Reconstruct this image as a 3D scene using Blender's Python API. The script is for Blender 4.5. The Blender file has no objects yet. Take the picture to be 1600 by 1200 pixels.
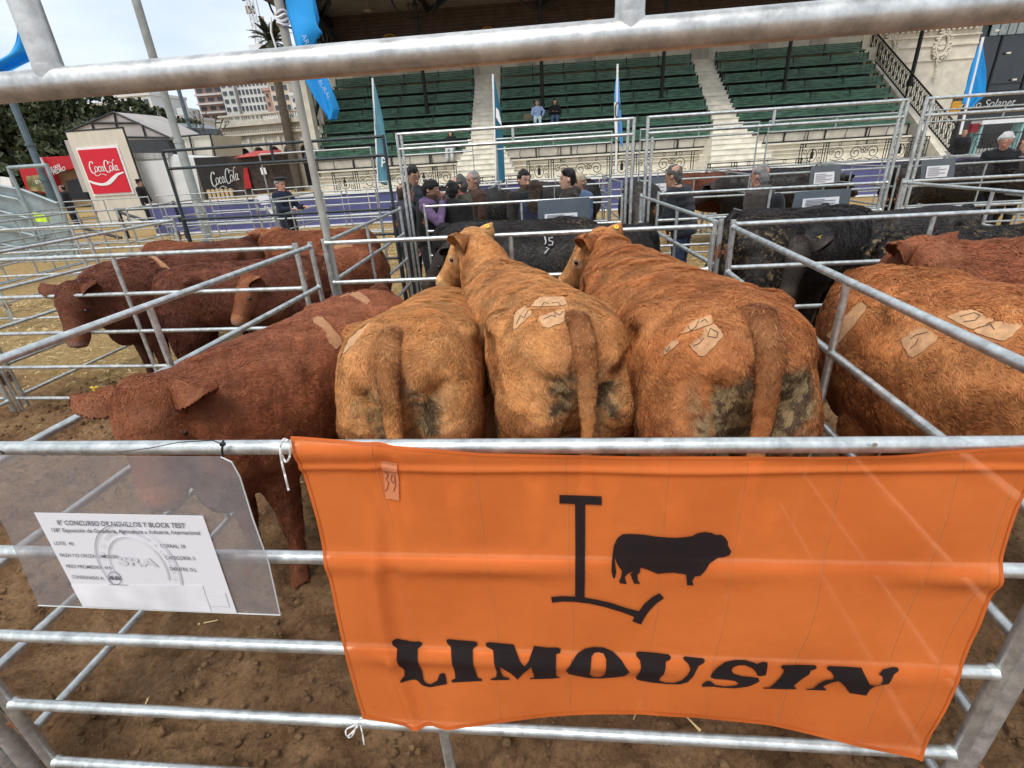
import bpy, math, random
import numpy as np
from mathutils import Vector
from mathutils.bvhtree import BVHTree
from math import radians as R, pi, sin, cos
random.seed(7); RNG = np.random.default_rng(7)
scene = bpy.context.scene
COL = scene.collection
# ---------------------------------------------------------------- camera
FPX = 775.0
_p, _r, _y = R(24.7), R(-3.54), R(6.2)
_fw = np.array([0, cos(_p), -sin(_p)]); _rt = np.array([1., 0, 0]); _up = np.cross(_rt, _fw)
_rt, _up = cos(_r)*_rt + sin(_r)*_up, -sin(_r)*_rt + cos(_r)*_up
_Z = np.array([[cos(_y), -sin(_y), 0], [sin(_y), cos(_y), 0], [0, 0, 1]])
RT, UP, FW = _Z @ _rt, _Z @ _up, _Z @ _fw
CAM = np.array([0, 0, 1.8])
cd = bpy.data.cameras.new('camera'); cam = bpy.data.objects.new('camera', cd); COL.objects.link(cam)
cd.sensor_width = 36; cd.lens = FPX/1600*36; cd.clip_start = .02; cd.clip_end = 3000
from mathutils import Matrix
cam.matrix_world = Matrix(((RT[0], UP[0], -FW[0], 0), (RT[1], UP[1], -FW[1], 0), (RT[2], UP[2], -FW[2], 1.8), (0, 0, 0, 1)))
scene.camera = cam
def ray(x, y): return FW + RT*((x-800)/FPX) - UP*((y-600)/FPX)
def atY(x, y, Y): d = ray(x, y); return CAM + d*(Y/d[1])
def atZ(x, y, z): d = ray(x, y); return CAM + d*((z-CAM[2])/d[2])
# ---------------------------------------------------------------- sky and light
world = bpy.data.worlds.new('World'); scene.world = world; world.use_nodes = True
nt = world.node_tree; N = nt.nodes; L = nt.links
bg = N['Background']; bg.inputs['Strength'].default_value = .1
SUN_EL, SUN_AZ = 58, 200
sky = N.new('ShaderNodeTexSky'); sky.sky_type = 'NISHITA'; sky.sun_disc = False
sky.sun_elevation = R(SUN_EL); sky.sun_rotation = R(SUN_AZ)
tc = N.new('ShaderNodeTexCoord'); mp = N.new('ShaderNodeMapping'); mp.inputs['Scale'].default_value = (1, 1, 2.6)
nz = N.new('ShaderNodeTexNoise'); nz.inputs['Scale'].default_value = 2.4; nz.inputs['Detail'].default_value = 7; nz.inputs['Roughness'].default_value = .55
cr = N.new('ShaderNodeValToRGB'); cr.color_ramp.elements[0].position = .32; cr.color_ramp.elements[1].position = .68
cr.color_ramp.elements[0].color = (4.3, 5.2, 6.3, 1); cr.color_ramp.elements[1].color = (6.9, 7.2, 7.5, 1)
mx = N.new('ShaderNodeMix'); mx.data_type = 'RGBA'; mx.inputs['Factor'].default_value = .93
L.new(tc.outputs['Generated'], mp.inputs['Vector']); L.new(mp.outputs[0], nz.inputs['Vector']); L.new(nz.outputs['Fac'], cr.inputs[0])
L.new(sky.outputs[0], mx.inputs['A']); L.new(cr.outputs[0], mx.inputs['B']); L.new(mx.outputs['Result'], bg.inputs['Color'])
sd = bpy.data.lights.new('sun', 'SUN'); sd.energy = 1.45; sd.angle = R(26); sd.color = (1, .965, .91)
so = bpy.data.objects.new('sun', sd); COL.objects.link(so)
_az = R(SUN_AZ); _sv = Vector((sin(_az)*cos(R(SUN_EL)), cos(_az)*cos(R(SUN_EL)), sin(R(SUN_EL))))
so.rotation_euler = _sv.to_track_quat('Z', 'Y').to_euler()
scene.view_settings.view_transform = 'Standard'; scene.view_settings.look = 'None'
scene.view_settings.exposure = .68; scene.view_settings.gamma = 1
# ---------------------------------------------------------------- materials
def mat(name, col, rough=.6, metal=0, var=.15, vscale=6, bump=0, bscale=60, spec=.4, col2=None, detail=4, stretch=None, attr=None, sheen=0, alpha=1, emit=0):
    m = bpy.data.materials.new(name); m.use_nodes = True
    nt = m.node_tree; N = nt.nodes; L = nt.links; b = N['Principled BSDF']
    b.inputs['Roughness'].default_value = rough; b.inputs['Metallic'].default_value = metal
    b.inputs['Specular IOR Level'].default_value = spec
    if sheen: b.inputs['Sheen Weight'].default_value = sheen; b.inputs['Sheen Roughness'].default_value = .5
    if alpha < 1: b.inputs['Alpha'].default_value = alpha
    tc = N.new('ShaderNodeTexCoord'); src = tc.outputs['Object']
    if stretch:
        mp = N.new('ShaderNodeMapping'); mp.inputs['Scale'].default_value = stretch; L.new(src, mp.inputs['Vector']); src = mp.outputs[0]
    nz = N.new('ShaderNodeTexNoise'); nz.inputs['Scale'].default_value = vscale; nz.inputs['Detail'].default_value = detail; L.new(src, nz.inputs['Vector'])
    c2 = col2 or tuple(c*(1-var) for c in col); c1 = col if col2 else tuple(min(1, c*(1+var)) for c in col)
    cr = N.new('ShaderNodeValToRGB'); cr.color_ramp.elements[0].position = .36; cr.color_ramp.elements[1].position = .64
    cr.color_ramp.elements[0].color = (*c2, 1); cr.color_ramp.elements[1].color = (*c1, 1)
    L.new(nz.outputs['Fac'], cr.inputs[0]); L.new(cr.outputs[0], b.inputs['Base Color'])
    if bump:
        n2 = N.new('ShaderNodeTexNoise'); n2.inputs['Scale'].default_value = bscale; n2.inputs['Detail'].default_value = 5; L.new(src, n2.inputs['Vector'])
        bp = N.new('ShaderNodeBump'); bp.inputs['Strength'].default_value = bump; bp.inputs['Distance'].default_value = .02
        L.new(n2.outputs['Fac'], bp.inputs['Height']); L.new(bp.outputs[0], b.inputs['Normal'])
    return m
def coat_mat(name, rough=.62, spec=.25, sheen=.0):
    # hair locks are thin: what falls on their far side comes through, shaded by the hide's own normal
    m = bpy.data.materials.new(name); m.use_nodes = True
    nt = m.node_tree; N = nt.nodes; L = nt.links; b = N['Principled BSDF']; out = N['Material Output']
    b.inputs['Roughness'].default_value = rough; b.inputs['Specular IOR Level'].default_value = spec
    a = N.new('ShaderNodeAttribute'); a.attribute_name = 'Col'; L.new(a.outputs['Color'], b.inputs['Base Color'])
    f = N.new('ShaderNodeAttribute'); f.attribute_name = 'fn'; L.new(f.outputs['Vector'], b.inputs['Normal'])
    ng = N.new('ShaderNodeVectorMath'); ng.operation = 'SCALE'; ng.inputs['Scale'].default_value = -1; L.new(f.outputs['Vector'], ng.inputs[0])
    t = N.new('ShaderNodeBsdfTranslucent'); L.new(a.outputs['Color'], t.inputs['Color']); L.new(ng.outputs[0], t.inputs['Normal'])
    ad = N.new('ShaderNodeAddShader'); L.new(b.outputs[0], ad.inputs[0]); L.new(t.outputs[0], ad.inputs[1]); L.new(ad.outputs[0], out.inputs['Surface'])
    return m
def attr_mat(name, rough=.7, bump=.2, bscale=120):
    m = bpy.data.materials.new(name); m.use_nodes = True
    nt = m.node_tree; N = nt.nodes; L = nt.links; b = N['Principled BSDF']; b.inputs['Roughness'].default_value = rough
    b.inputs['Specular IOR Level'].default_value = .3
    a = N.new('ShaderNodeAttribute'); a.attribute_name = 'Col'; L.new(a.outputs['Color'], b.inputs['Base Color'])
    return m
# galvanised tube: mottled zinc with dull streaks
def galv_mat(name, lo, hi, rough=.38, metal=.75, dirt=(.2, .15, .11)):
    m = bpy.data.materials.new(name); m.use_nodes = True
    nt = m.node_tree; N = nt.nodes; L = nt.links; b = N['Principled BSDF']
    tc = N.new('ShaderNodeTexCoord'); g = tc.outputs['Object']
    n1 = N.new('ShaderNodeTexNoise'); n1.inputs['Scale'].default_value = 22; n1.inputs['Detail'].default_value = 8; n1.inputs['Roughness'].default_value = .7; L.new(g, n1.inputs['Vector'])
    cr = N.new('ShaderNodeValToRGB'); cr.color_ramp.elements[0].position = .35; cr.color_ramp.elements[1].position = .66
    cr.color_ramp.elements[0].color = (*lo, 1); cr.color_ramp.elements[1].color = (*hi, 1); L.new(n1.outputs['Fac'], cr.inputs[0])
    n2 = N.new('ShaderNodeTexNoise'); n2.inputs['Scale'].default_value = 9; n2.inputs['Detail'].default_value = 9; n2.inputs['Roughness'].default_value = .75; L.new(g, n2.inputs['Vector'])
    c2 = N.new('ShaderNodeValToRGB'); c2.color_ramp.elements[0].position = .6; c2.color_ramp.elements[1].position = .74
    c2.color_ramp.elements[0].color = (0, 0, 0, 1); c2.color_ramp.elements[1].color = (.75, .75, .75, 1); L.new(n2.outputs['Fac'], c2.inputs[0])
    mx = N.new('ShaderNodeMix'); mx.data_type = 'RGBA'; L.new(c2.outputs[0], mx.inputs['Factor']); L.new(cr.outputs[0], mx.inputs['A']); mx.inputs['B'].default_value = (*dirt, 1)
    L.new(mx.outputs['Result'], b.inputs['Base Color'])
    b.inputs['Metallic'].default_value = metal
    rr = N.new('ShaderNodeMapRange'); rr.inputs['To Min'].default_value = rough-.1; rr.inputs['To Max'].default_value = rough+.2; L.new(n1.outputs['Fac'], rr.inputs['Value']); L.new(rr.outputs[0], b.inputs['Roughness'])
    n3 = N.new('ShaderNodeTexNoise'); n3.inputs['Scale'].default_value = 55; n3.inputs['Detail'].default_value = 6; L.new(g, n3.inputs['Vector'])
    bp = N.new('ShaderNodeBump'); bp.inputs['Strength'].default_value = .12; bp.inputs['Distance'].default_value = .004; L.new(n3.outputs['Fac'], bp.inputs['Height']); L.new(bp.outputs[0], b.inputs['Normal'])
    return m
# ---------------------------------------------------------------- objects
def tag(o, label=None, cat=None, group=None, kind=None):
    if label: o['label'] = label
    if cat: o['category'] = cat
    if group: o['group'] = group
    if kind: o['kind'] = kind
    return o
def thing(name, label, cat, loc=(0, 0, 0), rz=0, group=None):
    o = bpy.data.objects.new(name, None); COL.objects.link(o); o.location = loc; o.rotation_euler = (0, 0, rz); o.empty_display_size = .1
    return tag(o, label, cat, group)
def kids(o): return [c for c in ALLKIDS.get(o.name, [])]
ALLKIDS = {}
def link(o, parent=None):
    COL.objects.link(o)
    if parent is not None:
        o.parent = parent; ALLKIDS.setdefault(parent.name, []).append(o)
    return o
def dup(root, loc, rz=0, label=None, group=None, parent=None):
    r = root.copy(); r.location = loc; r.rotation_euler = (0, 0, rz); link(r, parent)
    if label: r['label'] = label
    if group: r['group'] = group
    for ch in kids(root):
        c = ch.copy(); link(c, r)
        for g in kids(ch):
            d = g.copy(); link(d, c)
    return r
def npmesh(name, v, quads=None, tris=None, smooth=False):
    me = bpy.data.meshes.new(name); v = np.asarray(v, np.float32); me.vertices.add(len(v)); me.vertices.foreach_set('co', v.ravel())
    q = np.zeros((0, 4), np.int32) if quads is None else np.asarray(quads, np.int32).reshape(-1, 4)
    t = np.zeros((0, 3), np.int32) if tris is None else np.asarray(tris, np.int32).reshape(-1, 3)
    me.loops.add(q.size+t.size); me.loops.foreach_set('vertex_index', np.concatenate([q.ravel(), t.ravel()]))
    me.polygons.add(len(q)+len(t)); me.polygons.foreach_set('loop_start', np.concatenate([np.arange(len(q))*4, q.size+np.arange(len(t))*3]).astype(np.int32))
    if smooth: me.polygons.foreach_set('use_smooth', np.ones(len(q)+len(t), bool))
    me.update(calc_edges=True); me.validate(); return me
def setcol(me, c, name='Col'):
    a = me.attributes.new(name, 'FLOAT_COLOR', 'POINT'); c = np.asarray(c, np.float32)
    a.data.foreach_set('color', np.concatenate([c, np.ones((len(c), 1), np.float32)], 1).ravel())
class MB:
    def __init__(s): s.v = []; s.f = []
    def add(s, vs, fs):
        n = len(s.v); s.v += [tuple(float(c) for c in p) for p in vs]; s.f += [tuple(i+n for i in f) for f in fs]; return s
    def box(s, c, d, rz=0, ry=0):
        x, y, z = [q/2 for q in d]; P = []
        for sx, sy, sz in ((-1,-1,-1),(1,-1,-1),(1,1,-1),(-1,1,-1),(-1,-1,1),(1,-1,1),(1,1,1),(-1,1,1)):
            a, b, e = sx*x, sy*y, sz*z
            a, e = a*cos(ry)+e*sin(ry), -a*sin(ry)+e*cos(ry)
            P.append((c[0]+a*cos(rz)-b*sin(rz), c[1]+a*sin(rz)+b*cos(rz), c[2]+e))
        return s.add(P, [(0,3,2,1),(4,5,6,7),(0,1,5,4),(1,2,6,5),(2,3,7,6),(3,0,4,7)])
    def tube(s, pts, r, n=10, cap=True):
        pts = [np.array(p, float) for p in pts]; m = len(pts)
        rs = r if hasattr(r, '__len__') else [r]*m
        P = []; prev = None
        for i in range(m):
            t = pts[min(i+1, m-1)]-pts[max(i-1, 0)]; t = t/(np.linalg.norm(t)+1e-9)
            if prev is None: a = np.cross(t, [0, 0, 1.]) if abs(t[2]) < .95 else np.cross(t, [0, 1., 0])
            else: a = prev-t*(prev@t)
            a = a/(np.linalg.norm(a)+1e-9); b = np.cross(t, a); prev = a
            for k in range(n): P.append(pts[i]+rs[i]*(a*cos(2*pi*k/n)+b*sin(2*pi*k/n)))
        F = [(i*n+k, i*n+(k+1) % n, (i+1)*n+(k+1) % n, (i+1)*n+k) for i in range(m-1) for k in range(n)]
        if cap: F += [tuple(range(n))[::-1], tuple((m-1)*n+k for k in range(n))]
        return s.add(P, F)
    def prism(s, poly, axis0, axis1, origin, depth):
        a, b, o = np.array(axis0, float), np.array(axis1, float), np.array(origin, float); nrm = np.cross(a, b); nrm = nrm/np.linalg.norm(nrm)
        n = len(poly); P = [o+a*p[0]+b*p[1] for p in poly]+[o+a*p[0]+b*p[1]-nrm*depth for p in poly]
        F = [tuple(range(n)), tuple(range(2*n-1, n-1, -1))]+[(i, i+n, (i+1) % n+n, (i+1) % n) for i in range(n)]
        return s.add(P, F)
    def build(s, name, m, parent=None, smooth=False):
        me = bpy.data.meshes.new(name); me.from_pydata(s.v, [], s.f)
        if smooth:
            me.polygons.foreach_set('use_smooth', [True]*len(me.polygons))
            try: me.set_sharp_from_angle(angle=R(40))
            except Exception: pass
        me.materials.append(m); me.update()
        return link(bpy.data.objects.new(name, me), parent)
def noise3(p, freq, seed, octv=3):
    r = np.random.default_rng(seed); out = np.zeros(len(p)); amp = 1; tot = 0
    for o in range(octv):
        w = np.stack([np.sin(p @ r.normal(size=3)*freq*.6+r.uniform(0, 6.28)) for _ in range(3)], 1)/freq*1.1    # domain warp, so that no stripes show
        q = p+w; acc = np.zeros(len(p))
        for k in range(7):
            d = r.normal(size=3); d /= np.linalg.norm(d); acc += np.sin((q @ d)*freq*r.uniform(.6, 1.5)+r.uniform(0, 6.28))
        out += amp*acc/2.6; tot += amp; freq *= 2.1; amp *= .55
    return out/tot*1.25
G_GALV = galv_mat('galvanised_tube', (.42, .44, .43), (.78, .80, .78), .33, .8)
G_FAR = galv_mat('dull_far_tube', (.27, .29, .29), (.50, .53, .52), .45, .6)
G_TOP = galv_mat('weathered_thick_tube', (.42, .42, .41), (.80, .80, .78), .36, .75, dirt=(.3, .27, .24))
G_DARK = mat('dark_painted_tube', (.035, .045, .05), .45, .2, .2, 20)
M_RUST = mat('rusty_steel', (.22, .09, .045), .8, .2, .35, 40, .3, 80)
M_BLACK = mat('black_plastic', (.012, .012, .014), .4, 0, .1)
def text(s, size, loc, rot, m, parent=None, align='CENTER', ext=.0, shear=0, sx=1, name='lettering', spacing=1, bold=0):
    cu = bpy.data.curves.new('t', 'FONT'); cu.body = s; cu.size = size; cu.align_x = align; cu.align_y = 'CENTER'; cu.extrude = ext; cu.shear = shear; cu.space_character = spacing; cu.offset = bold; cu.resolution_u = 4
    o = bpy.data.objects.new('t', cu); COL.objects.link(o); dg = bpy.context.evaluated_depsgraph_get(); me = bpy.data.meshes.new_from_object(o.evaluated_get(dg)); bpy.data.objects.remove(o)
    me.materials.clear(); me.materials.append(m); t = bpy.data.objects.new(name, me); link(t, parent); t.location = loc; t.rotation_euler = rot; t.scale = (sx, 1, 1); return t
M_WHITEP = mat('white_paint', (.8, .8, .8), .5, 0, .05)
# ---------------------------------------------------------------- ground
def dirt_mat():
    m = bpy.data.materials.new('packed_brown_earth'); m.use_nodes = True
    nt = m.node_tree; N = nt.nodes; L = nt.links; b = N['Principled BSDF']; b.inputs['Roughness'].default_value = .95; b.inputs['Specular IOR Level'].default_value = .15
    g = N.new('ShaderNodeTexCoord').outputs['Object']
    def noise(s, d=8, r=.6):
        n = N.new('ShaderNodeTexNoise'); n.inputs['Scale'].default_value = s; n.inputs['Detail'].default_value = d; n.inputs['Roughness'].default_value = r; L.new(g, n.inputs['Vector']); return n.outputs['Fac']
    def ramp(src, p0, p1, c0, c1):
        r = N.new('ShaderNodeValToRGB'); r.color_ramp.elements[0].position = p0; r.color_ramp.elements[1].position = p1; r.color_ramp.elements[0].color = (*c0, 1); r.color_ramp.elements[1].color = (*c1, 1); L.new(src, r.inputs[0]); return r.outputs[0]
    base = ramp(noise(3.2), .35, .68, (.225, .125, .062), (.48, .30, .16))
    fine = ramp(noise(45, 9, .8), .34, .66, (.55, .52, .50), (1.35, 1.30, 1.25))
    mu = N.new('ShaderNodeMix'); mu.data_type = 'RGBA'; mu.blend_type = 'MULTIPLY'; mu.inputs['Factor'].default_value = 1; L.new(base, mu.inputs['A']); L.new(fine, mu.inputs['B'])
    # straw cover where the yard is strewn with it (beyond the left pens)
    at = N.new('ShaderNodeAttribute'); at.attribute_name = 'straw'
    straw = ramp(noise(16, 12, .82), .34, .66, (.20, .115, .045), (.62, .43, .19))
    nf = noise(2.2, 6, .65); ad = N.new('ShaderNodeMath'); ad.operation = 'ADD'; L.new(nf, ad.inputs[0]); L.new(at.outputs['Fac'], ad.inputs[1])
    fac = ramp(ad.outputs[0], .78, 1.15, (0, 0, 0), (1, 1, 1))
    mx = N.new('ShaderNodeMix'); mx.data_type = 'RGBA'; L.new(fac, mx.inputs['Factor']); L.new(mu.outputs['Result'], mx.inputs['A']); L.new(straw, mx.inputs['B'])
    L.new(mx.outputs['Result'], b.inputs['Base Color'])
    b1 = N.new('ShaderNodeBump'); b1.inputs['Strength'].default_value = 1; b1.inputs['Distance'].default_value = .035; L.new(noise(38, 12, .78), b1.inputs['Height'])
    L.new(b1.outputs[0], b.inputs['Normal'])
    return m
M_DIRT = dirt_mat()
def straw_amount(x, y):
    a = np.clip((y-2.6)/3.5, 0, 1)*np.clip((-x-2.2)/2.0, 0, 1)
    b = np.clip((y-6)/2.0, 0, 1)*.75
    c = np.clip((y-3.4)/1., 0, 1)*np.clip(1-abs(y-4.8)/1.6, 0, 1)*.35
    return np.maximum(np.maximum(a, b), c)
def grid_ground():
    xs = np.concatenate([[-900, -300, -120, -60, -35, -22, -14, -9, -7], np.arange(-5.6, 3.4, .022), [4, 5, 7, 10, 14, 22, 35, 60, 120, 300, 900]])
    ys = np.concatenate([[-300, -60, -10, -3, -1], np.arange(-.2, 4.4, .022), np.arange(4.5, 9, .25), [9.5, 10.5, 12, 14, 17, 22, 35, 60, 120, 300, 1200]])
    X, Y = np.meshgrid(xs, ys); p = np.stack([X.ravel(), Y.ravel(), 0*X.ravel()], 1)
    near = ((X > -5.6) & (X < 3.4) & (Y > -.2) & (Y < 4.4)).ravel()
    z = noise3(p, 4, 3, 3)*.012
    n2 = noise3(p, 26, 5, 3); n3 = noise3(p, 70, 9, 2); rid = 1-np.abs(noise3(p, 17, 19, 3))
    n4 = noise3(p, 11, 15, 2); z = z+near*(.030*np.clip(rid, 0, 1)**2-.015+.022*n4+.020*np.clip(n2, -.5, 2)+.010*n3+.006*RNG.normal(size=len(p))*.5)
    p[:, 2] = np.where(near, z, -.01)
    nx, ny = len(xs), len(ys); i = np.arange(nx*ny).reshape(ny, nx)
    q = np.stack([i[:-1, :-1].ravel(), i[:-1, 1:].ravel(), i[1:, 1:].ravel(), i[1:, :-1].ravel()], 1)
    me = npmesh('ground', p, q, smooth=True)
    s = straw_amount(p[:, 0], p[:, 1]); setcol(me, np.stack([s]*3, 1), 'straw')
    me.materials.append(M_DIRT); o = link(bpy.data.objects.new('ground', me)); tag(o, kind='structure')
grid_ground()
# loose clods, one mesh of many lumps (nobody could count them)
def clods():
    n = 26000; r = RNG
    x = r.uniform(-4.6, 2.6, n); y = r.uniform(.1, 4.2, n)
    cl = noise3(np.stack([x, y, 0*x], 1), 3.5, 21, 2) > -.35; x, y = x[cl], y[cl]; n = len(x)
    s = .0030+.016*r.random(n)**6
    base = np.array([(-1,-1,-1),(1,-1,-1),(1,1,-1),(-1,1,-1),(-1,-1,1),(1,-1,1),(1,1,1),(-1,1,1),(0,0,1.5),(1.4,0,0),(-1.4,0,0),(0,1.4,0),(0,-1.4,0)])*.6
    tr = np.array([(8,4,5),(8,5,6),(8,6,7),(8,7,4),(9,5,1),(9,6,5),(9,2,6),(9,1,2),(10,4,7),(10,0,4),(10,3,0),(10,7,3),(11,7,6),(11,6,2),(11,2,3),(11,3,7),(12,5,4),(12,1,5),(12,0,1),(12,4,0)])
    v = base[None]*(s[:, None, None])*r.uniform(.6, 1.35, (n, 13, 3)); a = r.uniform(0, 6.28, n)
    vx = v[..., 0]*np.cos(a)[:, None]-v[..., 1]*np.sin(a)[:, None]; vy = v[..., 0]*np.sin(a)[:, None]+v[..., 1]*np.cos(a)[:, None]
    V = np.stack([vx+x[:, None], vy+y[:, None], v[..., 2]*.75+.016+s[:, None]*.2+(noise3(np.stack([x, y, 0*x], 1), 11, 15, 2)*.022)[:, None]], 2).reshape(-1, 3)
    T = (tr[None]+(np.arange(n)*13)[:, None, None]).reshape(-1, 3)
    me = npmesh('dirt_clods', V, None, T, smooth=False); me.materials.append(M_DIRT); setcol(me, np.zeros((len(V), 3)), 'straw')
    tag(link(bpy.data.objects.new('dirt_clods', me)), 'loose brown clods of earth scattered over the pen floor', 'clods', kind='stuff')
clods()
def straw():
    r = RNG; P = []
    n = 26000; x = r.uniform(-9, 6, n); y = r.uniform(.3, 16, n)
    keep = (r.random(n) < np.maximum(straw_amount(x, y), .035)*(y < 16))
    x, y = x[keep], y[keep]; n = len(x); a = r.uniform(0, pi, n); l = r.uniform(.03, .10, n); w = .0016+.0007*y
    dx, dy = np.cos(a), np.sin(a); z = .018+r.uniform(0, .02, n)
    def pt(s, t): return np.stack([x+dx*l*s-dy*w*t, y+dy*l*s+dx*w*t, z+s*r.uniform(-.008, .014, n)], 1)
    V = np.stack([pt(-.5, -1), pt(.5, -1), pt(.5, 1), pt(-.5, 1)], 1).reshape(-1, 3)
    me = npmesh('straw', V, np.arange(4*n).reshape(-1, 4)); me.materials.append(mat('dry_straw', (.56, .42, .2), .7, 0, .3, 3))
    tag(link(bpy.data.objects.new('straw', me)), 'loose yellow straw strewn over the earth floor of the yard', 'straw', kind='stuff')
straw()
# ---------------------------------------------------------------- pen panels
RAILZ = (1.30, 1.012, .717, .422, .135)
def one_panel(L, m, label, group, mids=(.5,), r=.0155, zs=RAILZ, name='fence_panel', n=12):
    t = thing(name, label, 'fence panel', group=group)
    for z in zs:
        MB().tube([(.0, 0, z), (L, 0, z)], r, n).build('rail', m, t, True)
    top = zs[0]+.03
    for x in (0.0, L):
        b = MB(); b.tube([(x, 0, .02), (x, 0, top)], r*1.12, n)
        for z in zs:   # weld beads
            s = 1 if x == 0 else -1
            b.tube([(x+s*r*.9, 0, z), (x+s*r*1.5, 0, z), (x+s*r*1.9, 0, z)], [r*1.28, r*1.2, r*1.0], n)
        b.build('post', m, t, True)
    for f in mids:
        MB().tube([(L*f, 0, zs[-1]), (L*f, 0, zs[0])], r*.95, n).build('strut', m, t, True)
    for x in (-.028, L+.028):
        for z in (1.12, .32):
            b = MB(); b.box((x, 0, z), (.05, .012, .02)); b.tube([(x, 0, z-.05), (x, 0, z+.05)], .007, 6); b.build('hinge', M_RUST, t)
    return t
def one_arch(L, m, label, group, r=.0165, ztop=2.09, z2=1.935, mid=(.5,), n=12, name='tall_gate_arch'):
    t = thing(name, label, 'gate frame', group=group)
    for z in (ztop, z2): MB().tube([(0, 0, z), (L, 0, z)], r, n).build('rail', m, t, True)
    for x in (0, L): MB().tube([(x, 0, .02), (x, 0, ztop+.015)], r*1.08, n).build('post', m, t, True)
    for f in mid: MB().tube([(L*f, 0, z2), (L*f, 0, ztop)], r*.95, n).build('strut', m, t, True)
    return t
GA, GB = 'grey tube panels of the cattle pens', 'tall gate frames along the aisles'
X0, X1, X2, X3, X4 = -4.72, -1.765, 1.075, 3.72, 6.4
def put(proto, p, q, label, used=[]):
    rz = math.atan2(q[1]-p[1], q[0]-p[0]); L0 = proto['plen']; d = math.hypot(q[0]-p[0], q[1]-p[1])
    if proto.name not in used:
        used.append(proto.name); o = proto; o.location = (*p, 0); o.rotation_euler = (0, 0, rz); o['label'] = label
    else: o = dup(proto, (*p, 0), rz, label)
    o.scale = (d/L0, 1, 1); return o
# the front gate panel of the centre pen, with its own tall frame
front = one_panel(2.575, G_GALV, 'front gate panel carrying the orange banner, five pale rails nearest the viewer', GA, mids=(), r=.0148, n=20)
front.location = (-1.63, .8, 0)
MB().tube([(1.30, 0, .135), (1.30, 0, .422)], .014, 16).build('strut', G_GALV, front, True)
fa = one_arch(2.70, G_TOP, 'thick weathered overhead tube frame across the top of the view', GB, r=.0203, mid=(.365, .676), n=28)
fa.location = (-1.728, .8, 0)
for f in (.365, .676):   # weld collars where the struts meet the big rail
    b = MB(); b.tube([(2.70*f, 0, 1.945), (2.70*f, 0, 1.955), (2.70*f, 0, 1.960), (2.7*f, 0, 1.966)], [.0190, .0200, .0192, .0180], 24)
    b.build('weld', G_TOP, fa, True)
PL = one_panel(2.62, G_GALV, '', GA); PL['plen'] = 2.62
PLM = one_panel(2.62, G_GALV, '', GA, mids=(.42,)); PLM['plen'] = 2.62
PLD = one_panel(2.62, G_DARK, '', GA, mids=(.5,)); PLD['plen'] = 2.62
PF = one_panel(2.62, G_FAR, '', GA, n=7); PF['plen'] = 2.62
def pan(p, q, label, proto=None): return put(proto or PL, p, q, label)
pan((-1.79, .87), (-1.735, 3.44), 'side panel along the left of the centre pen, rising from the lower left', PLM)
pan((1.045, .87), (1.125, 3.44), 'side panel right of the centre pen, sloping down across the shaved steer', PLM)
pan((-1.69, 3.56), (1.03, 3.53), 'back panel of the centre pen, behind the two raised steer heads')
pan((X0+.03, 3.47), (-1.83, 3.41), 'back panel of the empty left pen, in front of the dark red steers')
pan((1.16, 3.56), (X3-.04, 3.60), 'back panel of the right pen, in front of the black steer with lowered head')
pan((X3+.05, 3.6), (X4-.05, 3.6), 'far right back panel past the second row of red steers')
pan((X0, .87), (X0+.02, 3.42), 'side panel on the far left of the empty pen')
pan((X0, 3.55), (X0-.05, 6.08), 'side panel left of the dark red steers, ending at the dark painted gate frame')
pan((-1.70, 3.64), (-1.86, 6.06), 'side panel between the red steers and the black steers, left of the group of men', PLM)
pan((1.10, 3.62), (.94, 6.08), 'side panel between the two pens of black steers, beside the man in the puffer jacket', PLM)
pan((X3, 3.66), (X3-.02, 6.08), 'side panel at the right of the black steers')
pan((X3+.02, .87), (X3, 3.54), 'side panel right of the pen of shaved orange steers')
pan((1.13, .8), (X3-.06, .8), 'front panel of the right pen beside the orange banner')
pan((X0+.05, .8), (-1.80, .8), 'front panel of the empty left pen')
pan((X0+.03, 6.15), (X1-.22, 6.15), 'dark painted aisle panel behind the dark red steers', PLD)
pan((-1.60, 6.2), (.74, 6.2), 'aisle panel in front of the group of talking men')
pan((1.15, 6.2), (X3-.1, 6.2), 'aisle panel in front of the man in the puffer jacket')
pan((X3+.05, 6.2), (X4-.05, 6.2), 'aisle panel at the far right with the tall grey posts')
pan((-7.5, 6.0), (X0-.06, 6.1), 'aisle panel left of the dark painted gate frame')
pan((-7.6, 3.5), (X0-.06, 3.47), 'back panel of the outermost left pen')
ARC = one_arch(2.65, G_GALV, '', GB); ARC['plen'] = 2.65
ARD = one_arch(2.65, G_DARK, '', GB, ztop=2.08, z2=1.885); ARD['plen'] = 2.65
put(ARC, (-1.82, 6.2), (.84, 6.2), 'tall grey gate frame above the group of talking men')
put(ARC, (.99, 6.2), (3.62, 6.2), 'tall grey gate frame above the man in the puffer jacket')
put(ARC, (3.80, 6.2), (6.45, 6.2), 'tall grey gate frame at the far right under the blue flag')
put(ARD, (-4.71, 6.2), (-1.98, 6.2), 'tall dark painted gate frame behind the dark red steers')
_b = MB()
for x in (-1.77, .78, 1.045, 3.57, 3.86):
    _b = MB(); _b.tube([(x, 6.2, .02), (x, 6.2, 2.09 if x != 1.045 else 1.9)], .0165, 10)
    o = _b.build('gate_post', G_GALV, None, True)
    tag(o, {-1.77: 'inner grey upright left of the men, beside the dark frame', .78: 'grey upright just left of the paired gate posts behind the second raised head', 1.045: 'grey upright right of the paired gate posts at centre', 3.57: 'left upright of the cluster of tall grey posts at the right', 3.86: 'right upright of the cluster of tall grey posts at the right'}[x], 'post', 'spare uprights beside the gate frames')
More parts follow.
